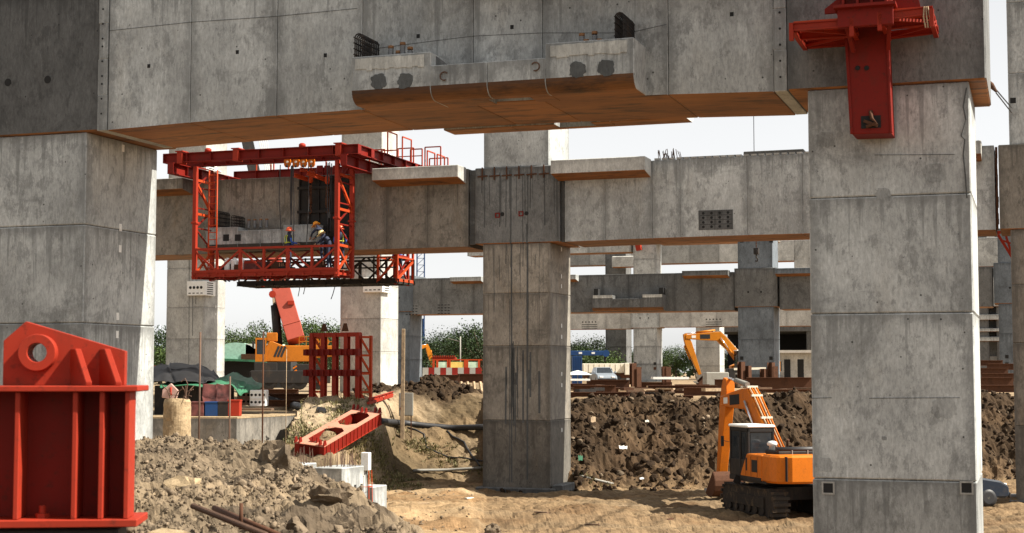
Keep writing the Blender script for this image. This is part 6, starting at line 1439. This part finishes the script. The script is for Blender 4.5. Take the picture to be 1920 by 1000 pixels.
mb = MB(); mb.box(-.75, .75, -.5, .5, .25, 1.1); part(mb, 'housing', ['grey'], gb, .05, local=True); mb = MB(); mb.box(.75, 1.2, -.4, .4, .2, 1.35); part(mb, 'engine', ['blacksteel'], gb, .04, local=True); mb = MB(); mb.bar((1.1, -.3, 1.3), (3.2, -.3, 1.35), .25, .14); part(mb, 'boom_arm', ['cream'], gb, local=True)
for i, px in enumerate((812, 826, 838, 850, 862, 874, 886, 898)):   # trestle of timbers under the dark girder
    if i < 3: continue
    a = onY(px+6, 735, 83); mb = MB(); mb.bar((0, 0, -.2), (-.12, .1, .55), .14, .1); single(mb, 'trestle_leg', ['wood'], 'short slanting timber leg under the dark girder beside the central pillar', 'timber', tuple(a), 'W', 0, 'slanting timber legs', local=True)
# ------------------------------------------------------------------ cars and trailer
def car(name, label, loc, rz, mat, grp=None, L=4.3, Wd=1.72, suv=False):
    o = wthing(name, label, 'car', loc, rz, grp); h0, hb, hr = .32, .92 if not suv else 1.02, 1.48 if not suv else 1.75
    prof = [(-L/2, h0+.1), (-L/2+.05, hb-.05), (-L/2+.35, hb), (-L*.26, hb+.03), (L*.2, hb+.05), (L*.42, hb-.10), (L/2-.03, hb-.28), (L/2, h0+.08), (L/2-.1, h0), (-L/2+.1, h0)]
    mb = MB(); mb.prism(prof, -Wd/2, Wd/2, lambda a, b, c: (c, a, b)); bd = part(mb, 'body', [mat], o, .07, local=True)
    cabp = [(-L*.40, hb), (-L*.30, hr-.04), (-L*.2, hr), (L*.02, hr), (L*.20, hb+.04)]
    mb = MB(); n0 = len(mb.v); N_ = len(cabp)
    for sx, f in ((-1, 1), (1, 1)):
        for a, b in cabp: mb.v.append((sx*(Wd/2-.06-.16*(b-hb)/(hr-hb)), a, b))
    mb.face(range(N_)); mb.face(range(2*N_-1, N_-1, -1))
    for i in range(N_-1): mb.face((i, i+1, N_+i+1, N_+i))
    part(mb, 'cabin', [mat], o, .03, local=True)
    def glassq(pts, nm): mb = MB(); mb.v = [tuple(p) for p in pts]; mb.face(range(len(pts))); part(mb, nm, ['glass'], o, local=True)
    wx = Wd/2-.06; f = lambda b: Wd/2-.06-.16*(b-hb)/(hr-hb)+.006
    glassq([(-f(hb+.08)+.1, L*.193, hb+.09), (f(hb+.08)-.1, L*.193, hb+.09), (f(hr)-.08, L*.04+.006, hr-.04), (-f(hr)+.08, L*.04+.006, hr-.04)], 'windscreen')
    glassq([(-f(hb+.08)+.1, -L*.394, hb+.09), (f(hb+.08)-.1, -L*.394, hb+.09), (f(hr)-.08, -L*.305, hr-.1), (-f(hr)+.08, -L*.305, hr-.1)], 'rear_window')
    for sx in (-1, 1):
        for a, b, nm in ((-L*.33, -L*.10, 'side_window'), (-L*.08, L*.12, 'side_window')):
            glassq([(sx*f(hb+.08), a, hb+.09), (sx*f(hb+.08), b+.1*(b > 0), hb+.09), (sx*f(hr-.1), b-.12*(b > 0), hr-.1), (sx*f(hr-.1), a+.08, hr-.1)], nm)
        for y in (-L*.30, L*.31):
            mb = MB(); mb.lathe((sx*(Wd/2-.09), y, .33), [(.2, -.11), (.32, -.1), (.33, .08), (.2, .12)], 18, 0, 0, 'x'); w = part(mb, 'wheel', ['rubber'], o, local=True)
            mb = MB(); mb.lathe((sx*(Wd/2+.03), y, .33), [(.2, -.02), (.05, .0)], 12, 0, 0, 'x'); part(mb, 'rim', ['grey'], w, local=True)
        mb = MB(); mb.box(sx*(Wd/2-.35)-.15, sx*(Wd/2-.35)+.15, L/2-.14, L/2+.0, hb-.36, hb-.20); part(mb, 'headlight', ['white'], o, .03, local=True)
        mb = MB(); mb.box(sx*(Wd/2-.12)-.1, sx*(Wd/2-.12)+.1, -L/2-.01, -L/2+.1, hb-.3, hb-.12); part(mb, 'tail_light', ['redbright'], o, .02, local=True)
        mb = MB(); mb.box(sx*(Wd/2+.07)-.08, sx*(Wd/2+.07)+.08, L*.15, L*.19, hb+.05, hb+.2); part(mb, 'mirror', [mat], o, .02, local=True)
    mb = MB(); mb.box(-Wd/2+.05, Wd/2-.05, L/2-.03, L/2+.06, h0, h0+.2); part(mb, 'bumper', ['blacksteel'], o, .03, local=True); mb = MB(); mb.box(-Wd/2+.05, Wd/2-.05, -L/2-.06, -L/2+.03, h0, h0+.2); part(mb, 'bumper', ['blacksteel'], o, .03, local=True)
    return o
a = onY(1131, 720, 134); car('parked_car', 'silver car parked on the upper ground before the cream trailer', (a.x, 134, onY(1131, 721, 134)[2]), math.radians(186), 'silver')
a = onZ(1838, 945, PZ+.05); car('dark_car', 'dark car in the pit, only its front showing past the nearest pillar', (a.x-1.35, a.y, H(a.x, a.y)+.0), math.radians(-80), 'darkcar', suv=True)
a = onY(1138, 700, 158); tl = wthing('trailer', 'long cream sided trailer standing behind the silver car', 'trailer', (a.x, 158, -.2), .05)
s = 158/FPX; zt = lambda py: onY(1138, py, 158)[2]+.2
mb = MB(); mb.box(-48*s, 30*s, -1.2, 1.2, zt(699), zt(682)); bd = part(mb, 'trailer_body', ['cream'], tl, .03, local=True)
mb = MB(); mb.box(30*s+.02, 48*s, -1.6, 1.0, zt(703), zt(681)); part(mb, 'cream_stack', ['cream'], tl, .03, local=True)
for k in range(8):
    mb = MB(); mb.box((-46+k*10)*s, (-46+k*10)*s+.06, -1.23, -1.2, zt(699), zt(683)); part(mb, 'side_rib', ['cream'], bd, local=True)
for k in (-30, -24, 10, 16):
    mb = MB(); mb.lathe((k*s, -1.0, .5), [(.3, -.1), (.5, -.08), (.5, .15)], 16, 0, 0, 'y'); part(mb, 'wheel', ['rubber'], tl, local=True)
mb = MB(); mb.box(-46*s, 40*s, -1, 1, .7, zt(700)); part(mb, 'chassis', ['rust'], tl, local=True)
a = onY(1081, 700, 120); mb = MB(); mb.box(-.35, .38, -1.2, 1.2, -1, onY(1081, 668, 120)[2]); 
for k in range(6): mb.box(-.36+k*.13, -.31+k*.13, -1.23, -1.19, 0, onY(1081, 669, 120)[2]); 
single(mb, 'shipping_container', ['blue'], 'narrow end of a blue corrugated container beside the central pillar', 'container', (a.x, 120, 0), 'W', local=True)
a = onY(1100, 662, 124); bc = wthing('blue_boom', 'blue horizontal crane boom over the cream trailer, ending in a rounded head', 'crane boom', (a.x, 124, 0))
s = 124/FPX; zb = lambda py: onY(1100, py, 124)[2]; mb = MB(); mb.hexa([(-50*s, -.25, zb(667)), (34*s, -.25, zb(667)), (34*s, .25, zb(667)), (-50*s, .25, zb(667)), (-50*s, -.25, zb(658)), (34*s, -.25, zb(658)), (34*s, .25, zb(658)), (-50*s, .25, zb(658))]); bb = part(mb, 'boom_tube', ['blue'], bc, .03, local=True)
mb = MB(); mb.lathe((36*s, 0, zb(663)), [(.28, -.26), (.28, .26)], 16, 0, 0, 'y'); part(mb, 'head_sheave', ['blue'], bc, local=True)
mb = MB(); mb.bar((36*s, 0, zb(664)), (33*s, 0, zb(677)), .2, .2); part(mb, 'hook_arm', ['blacksteel'], bc, local=True)
for x in (-12, 12): mb = MB(); mb.box(x*s-.13, x*s+.13, -.262, -.25, zb(664), zb(660.5)); part(mb, 'white_plate', ['white'], bb, local=True)
mb = MB(); mb.box(-44*s, -36*s, -.3, .3, 0, zb(667)); part(mb, 'column', ['blue'], bc, local=True)
a = onY(1083, 702, 112); um = wthing('parasol', 'pale mint parasol standing beside the central pillar before the blue container', 'parasol', (a.x, 112, 0))
z0 = onY(1083, 703, 112)[2]; mb = MB(); mb.lathe((0, 0, z0), [(1.05, 0), (.7, .14), (.3, .25), (.02, .32)], 8, smooth=False); part(mb, 'canopy', ['tarp_w'], um, local=True); mb = MB(); mb.tube([(0, 0, 0), (0, 0, z0+.1)], .025, 6); part(mb, 'pole', ['grey'], um, local=True)
# ------------------------------------------------------------------ red and white barriers, hoardings, far masts
for i, px in enumerate(range(798, 905, 11)):
    a = onY(px, 708, 150); mb = MB()
    mb.prism([(-.3, 0), (.3, 0), (.2, .35), (.1, .95), (-.1, .95), (-.2, .35)], -.29, .29, lambda a_, b_, c_: (c_, a_, b_))
    single(mb, 'road_barrier', ['red' if i % 2 else 'grey'], ('red' if i % 2 else 'pale')+' plastic road barrier in the row left of the central pillar', 'barrier', (a.x, 150, a.z), 'W', 0, ('red' if i % 2 else 'pale')+' barriers in the far row', local=True)
hd = wthing('hoarding', 'red framed hoarding with pale notice boards behind the barriers', 'hoarding', tuple(onY(858, 696, 172)), 0)
s = 172/FPX
mb = MB()
for x in (-45, -38, -18, -15, 14, 18, 40): mb.box((x)*s-.12, x*s+.12, -.1, .1, -.3, 22*s)
mb.box(-46*s, 46*s, -.08, .08, 20*s, 22*s); mb.box(-46*s, 46*s, -.08, .08, 1*s, 2.5*s); part(mb, 'frame', ['redorange'], hd, local=True)
for x0, x1, mat in ((-37, -18, 'signg'), (-13, 11, 'signy'), (18, 38, 'signg')):
    mb = MB(); mb.box(x0*s, x1*s, -.06, .0, 3*s, 17*s); part(mb, 'notice_board', [mat], hd, local=True)
mb = MB(); mb.box(-48*s, -4*s, .5, 3.5, 22*s, 26*s); 
for k in range(12): mb.box((-48+k*3.7)*s, (-46+k*3.7)*s, .4, .6, 26*s, 29*s)
part(mb, 'red_roof', ['redbright'], hd, local=True)
a = onY(788, 700, 230); lm = wthing('lattice_mast', 'blue grey lattice mast far off beside the grey pillar edge', 'mast', (a.x, 230, 0))
mb = MB(); zt_ = 24
for x, y in ((-.55, -.55), (.55, -.55), (.55, .55), (-.55, .55)): mb.bar((x, y, 0), (x, y, zt_), .12, .12)
for k in range(24):
    z = k; mb.bar((-.55, -.55, z), (.55, -.55, z+1), .07, .07); mb.bar((.55, -.55, z), (.55, .55, z+1), .07, .07); mb.bar((-.55, -.55, z), (.55, -.55, z), .07, .07)
part(mb, 'lattice', ['blue'], lm, local=True)
mb = MB(); mb.box(-.45, .45, -.45, .45, 0, 9); part(mb, 'lift_car', ['blue'], lm, local=True)
a = onY(294, 650, 900); ft_ = wthing('distant_tower', 'pale distant tower with a pointed top in the gap left of the far pillar', 'tower', (a.x, 900, -2))
hh = onY(294, 606, 900)[2]; mb = MB(); mb.box(-5, 3.5, -4, 4, 0, hh*.62); mb.box(-3.5, 2.5, -3, 3, hh*.62, hh*.8); part(mb, 'tower_block', ['far'], ft_, local=True); mb = MB(); mb.lathe((1.6, 0, hh*.8), [(1.2, 0), (1, 4), (.1, hh*.24)], 8); part(mb, 'spire', ['far'], ft_, local=True)
a = onY(863, 690, 178); mb = MB(); mb.tube([(0, 0, 0), (0, 0, 5.2)], .09, 6); mb.bar((0, 0, 4.6), (-1.4, 0, 5.0), .06); single(mb, 'lamp_pole', ['grey'], 'slim grey pole before the trees behind the red hoarding', 'pole', (a.x, 178, 0), 'W', local=True)
# red container end and fence in the far left gap
a = onY(303, 694, 118); mb = MB(); mb.box(-.8, .7, 0, 2, 0, .9)
for k in range(6): mb.box(-.8+k*.28, -.72+k*.28, -.04, 0, .1, .8)
single(mb, 'red_bin', ['redbright'], 'red steel bin in the gap between the near pillar and the far pillar', 'bin', (a.x, 118, onY(303, 708, 118)[2]), 'W', local=True)
# ------------------------------------------------------------------ station hall in the far right
hv = 232; u0, u1 = onV(1322, 650, hv)[0], onV(1530, 650, hv)[0]+14
hl = thing('site_hall', 'deep shaded concrete hall behind the far excavator and bluish pillar', 'building', ((u0+u1)/2, hv, -.5))
mb = MB(); mb.box(u0, u1, hv, hv+30, 7.2, 8.2); part(mb, 'roof', ['concdark'], hl)
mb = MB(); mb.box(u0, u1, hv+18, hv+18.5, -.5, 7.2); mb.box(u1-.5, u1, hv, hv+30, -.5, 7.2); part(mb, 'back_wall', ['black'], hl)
for kx in range(7):
    u = u0+.4+kx*(u1-u0-1)/6; mb = MB(); mb.box(u, u+.8, hv+.3, hv+1.2, -.5, 7.2); part(mb, 'column', ['concdark' if kx else 'conc'], hl)
mb = MB(); mb.box(u0, u0+5.2, hv-.5, hv, -.5, 1.6); part(mb, 'parapet', ['conclight'], hl)
a = onV(1488, 690, 200); oh = thing('site_office', 'small pale site building with a door under the far hall, left of the nearest pillar', 'building', (a[0], 200, -.5))
mb = MB(); mb.box(a[0]-1.8, a[0]+2.6, 200, 204, -.5, onV(1488, 662, 200)[1]); part(mb, 'wall', ['conclight'], oh)
mb = MB(); mb.box(a[0]-2.6, a[0]+3.2, 199.2, 204.4, onV(1488, 662, 200)[1], onV(1488, 657, 200)[1]); part(mb, 'roof', ['white'], oh)
for du in (-1.2, .5):
    mb = MB(); mb.box(a[0]+du, a[0]+du+.8, 199.97, 200.02, -.4, onV(1488, 674, 200)[1]); part(mb, 'door', ['black'], oh)
mb = MB(); mb.box(a[0]-2.3, a[0]-1.9, 199.6, 200, -.5, onV(1488, 662, 200)[1]); part(mb, 'column', ['conclight'], oh)
# ------------------------------------------------------------------ trees
def tree_parts(seed, Ht, wid, mat, n_clump, leaf, openness=0., trunk=.35):
    rng = np.random.default_rng(seed); th = Ht*trunk; V = []; T = []
    C = []
    while len(C) < n_clump:
        d = rng.normal(size=3); d /= np.linalg.norm(d); rr = rng.uniform(.35, 1)**.5
        x, y, z = d*rr; zz = th+(Ht-th)*(.42+.5*z*(1 if z > 0 else .75)); sc = wid*.5*(.85+.35*rng.random()); C.append((x*sc, y*sc, zz))
    cl = [(np.array(c), rng.uniform(.10, .20)*wid*(1-openness*.4)) for c in C]; per = int(70*(1-openness*.35))
    for c, s in cl:
        tn = rng.uniform(-.45, .35)
        p = c+rng.normal(size=(per, 3))*s*np.array([.55, .55, .42]); a = rng.normal(size=(per, 3)); a /= np.linalg.norm(a, axis=1)[:, None]; b = np.cross(a, rng.normal(size=(per, 3))); b /= np.linalg.norm(b, axis=1)[:, None]
        L = leaf*rng.uniform(.6, 1.3, (per, 1)); q = np.stack([p-a*L, p+b*L*.55, p+a*L, p-b*L*.55], 1); V.append(q.reshape(-1, 3)); T.append(tn+rng.uniform(-.2, .2, per))
    V = np.concatenate(V); T = np.concatenate(T); nf = len(T)
    me = bpy.data.meshes.new('crown'); me.vertices.add(len(V)); me.vertices.foreach_set('co', V.ravel()); me.loops.add(nf*4); me.loops.foreach_set('vertex_index', np.arange(nf*4)); me.polygons.add(nf); me.polygons.foreach_set('loop_start', np.arange(nf)*4); me.polygons.foreach_set('loop_total', np.full(nf, 4))
    at = me.attributes.new('tint', 'FLOAT', 'FACE'); at.data.foreach_set('value', T); me.update(calc_edges=True); me.materials.append(M[mat])
    mb = MB(); mb.tube([(0, 0, -.5), (.1, 0, th*.6), (0, .1, th*1.3), (.1, 0, Ht*.7)], [wid*.035, wid*.028, wid*.02, wid*.008], 8)
    for k in range(8):
        c = C[k*3 % len(C)]; mb.tube([(0, 0, th*(.8+.05*k)), (c[0]*.5, c[1]*.5, (th+c[2])*.5+.3), c], [wid*.015, wid*.010, wid*.004], 5)
    return me, mb.mesh('trunk', ['bark'])
TP = [tree_parts(1, 8.5, 10, 'leaf', 135, .15), tree_parts(2, 7.0, 9, 'leafd', 130, .14), tree_parts(3, 10, 7.5, 'leaf', 42, .15, .55, .25), tree_parts(4, 5.0, 8, 'leaf', 90, .16, 0, .15), tree_parts(5, 11.5, 16, 'leafd', 210, .18, 0, .25)]
def tree(k, px, Y, top, label, rz=0, sw=1.0, zb=-.3):
    a = onY(px, 700, Y); Ht = [8.5, 7, 10, 5, 11.5][k]; sc = (onY(px, top, Y)[2]-zb)/(Ht*.97)
    o = wthing('broadleaf_tree', label, 'tree', (a.x, Y, zb), rz, 'trees round the site'); o.scale = (sc*sw, sc*sw, sc)
    for nm, me in (('crown', TP[k][0]), ('trunk', TP[k][1])):
        c = bpy.data.objects.new(nm, me); COL.objects.link(c); c.parent = o
    return o
for i, a in enumerate(((1, 300, 170, 618, 'dark tree in the gap beside the near pillar, behind the red bin', 1.0, .9), (3, 300, 150, 658, 'low yellowish green bush tree behind the red bin', 2, 1.2),
    (0, 436, 200, 622, 'tree close right of the far pillar with the white bracket, left of the airy tree', 0, 1.0), (1, 458, 215, 634, 'low dark tree below and left of the airy tree', 1.4, 1.1), (2, 490, 195, 594, 'airy open crowned tree left of the red crane boom', .5, .75), (1, 512, 215, 640, 'low dark tree behind the crane cab', 2.2, 1.0),
    (0, 562, 190, 606, 'tree just right of the red crane boom', 3, .95), (0, 596, 205, 606, 'tree between the crane boom and the second far pillar', 4, 1.0), (1, 575, 185, 632, 'darker low tree under the crane winch deck', 5, 1.3),
    (4, 862, 215, 622, 'broad dark spreading tree behind the red hoarding', 1, 1.15), (1, 815, 225, 642, 'smaller tree beside the far lattice mast', 2, 1.0), (1, 905, 205, 612, 'tall dark tree cut by the edge of the central pillar', 4.2, 1.0), (3, 846, 190, 668, 'low light green bush before the broad dark tree', 0, 1.1),
    (0, 1112, 215, 636, 'green tree above the blue crane boom', 1, 1.0), (1, 1082, 205, 646, 'tree beside the central pillar above the blue container', 2.8, 1.0), (3, 1118, 200, 660, 'bushy tree behind the hook of the blue boom', .4, 1.0), (0, 1268, 240, 652, 'sliver of a green tree seen through the far excavator arm', 3.3, .9), (1, 1182, 240, 660, 'small dark tree in the slot between two far pillars', 1.1, .8), (0, 1350, 262, 655, 'tree glimpsed inside the shaded hall', 3.3, .9))):
    k, px, Y, top, lb, rz, sw = a; tree(k, px, Y, top, lb, rz, sw)
# far wood behind everything
rng = np.random.default_rng(9); V = []; T = []
for i in range(240):
    x = rng.uniform(-150, 120); y = rng.uniform(285, 330); h = rng.uniform(3, 6.5) if x < 0 else rng.uniform(3, 5); n = 60
    p = np.array([x, y, h*.5])+rng.normal(size=(n, 3))*np.array([2.2, 2, h*.25]); a = rng.normal(size=(n, 3)); a /= np.linalg.norm(a, axis=1)[:, None]; b = np.cross(a, rng.normal(size=(n, 3))); b /= np.linalg.norm(b, axis=1)[:, None]
    L = rng.uniform(.4, .8, (n, 1)); V.append(np.stack([p-a*L, p+b*L*.6, p+a*L, p-b*L*.6], 1).reshape(-1, 3)); T.append(rng.uniform(-.4, .3)+rng.uniform(-.2, .2, n))
V = np.concatenate(V); T = np.concatenate(T); mb = MB(); mb.v = [tuple(v) for v in V]; mb.f = [tuple(range(i*4, i*4+4)) for i in range(len(T))]; mb.m = [0]*len(T); mb.t = list(T); mb.s = [False]*len(T)
single(mb, 'far_wood', ['leafd'], 'low dark wood along the horizon behind the whole site', 'wood', (0, 300, 0), 'W', kind='stuff')
# ------------------------------------------------------------------ weeds and grass on the left bank
rng = np.random.default_rng(15); V = []; T = []
def tuft(x, y, n, R_, hgt, lw):
    z = H(x, y)
    for i in range(n):
        a = rng.uniform(0, 6.28); d = np.array([math.cos(a), math.sin(a), 0]); s_ = np.array([-d[1], d[0], 0]); b0 = np.array([x, y, z])+d*rng.uniform(0, R_); h = hgt*rng.uniform(.4, 1.1); e = b0+d*h*.5+np.array([0, 0, h])
        V.append([b0-s_*lw*.3, b0+s_*lw*.3, b0*.4+e*.6+s_*lw, e, b0*.4+e*.6-s_*lw]); T.append(rng.uniform(-.5, .5))
for (px, py, Y, sx, sy, n) in ((690, 815, 57, 1.3, 2.0, 240), (660, 835, 55, .9, 1.5, 160), (790, 838, 58.5, 1.0, .5, 70), (700, 865, 55, 1.6, 1.2, 110), (566, 812, 59, .4, .8, 40), (720, 880, 55, 1, .8, 50), (830, 870, 59.5, 1.3, .5, 30), (560, 830, 55, .6, 1.0, 50), (1105, 898, 61.6, 1.0, .3, 25), (900, 880, 60.5, .5, .4, 14)):
    c = hit(px, py); Y = c.y
    for i in range(int(n*1.5)): tuft(c.x+rng.normal()*sx*.6, Y+rng.normal()*sy*.6, 8, .14, rng.uniform(.06, .22), .019)
fl = [tuple(range(i*5, i*5+5)) for i in range(len(T))]; mb = MB(); mb.v = [tuple(q) for f_ in V for q in f_]; mb.f = fl; mb.m = [0]*len(T); mb.t = T; mb.s = [False]*len(T)
single(mb, 'weeds', ['weed'], 'low weeds and grass growing on the left bank', 'weeds', (0, 55, -2), 'W', kind='stuff')
a = W_(564, 800, 60.5); mb = MB(); rr = random.Random(4); mb.tube([(0, 0, -.1), (.02, 0, .4), (-.02, .0, .8)], .015, 5)
sp = wthing('young_weed', 'tall young weed standing at the corner of the concrete footing', 'weed', (a.x, 60.5, H(a.x, 60.5))); part(mb, 'stem', ['weed'], sp, local=True)
mb = MB()
for i in range(46):
    z = rr.uniform(.1, .85); an = rr.uniform(0, 6.28); d = Vector((math.cos(an), math.sin(an), rr.uniform(-.4, .4))); s_ = Vector((-d.y, d.x, 0)); b0 = Vector((0, 0, z)); L = rr.uniform(.08, .2); n = len(mb.v)
    mb.v += [tuple(b0), tuple(b0+d*L*.5+s_*.03), tuple(b0+d*L), tuple(b0+d*L*.5-s_*.03)]; mb.face((n, n+1, n+2, n+3), 0, rr.uniform(-.3, .3))
part(mb, 'leaves', ['weed'], sp, local=True)
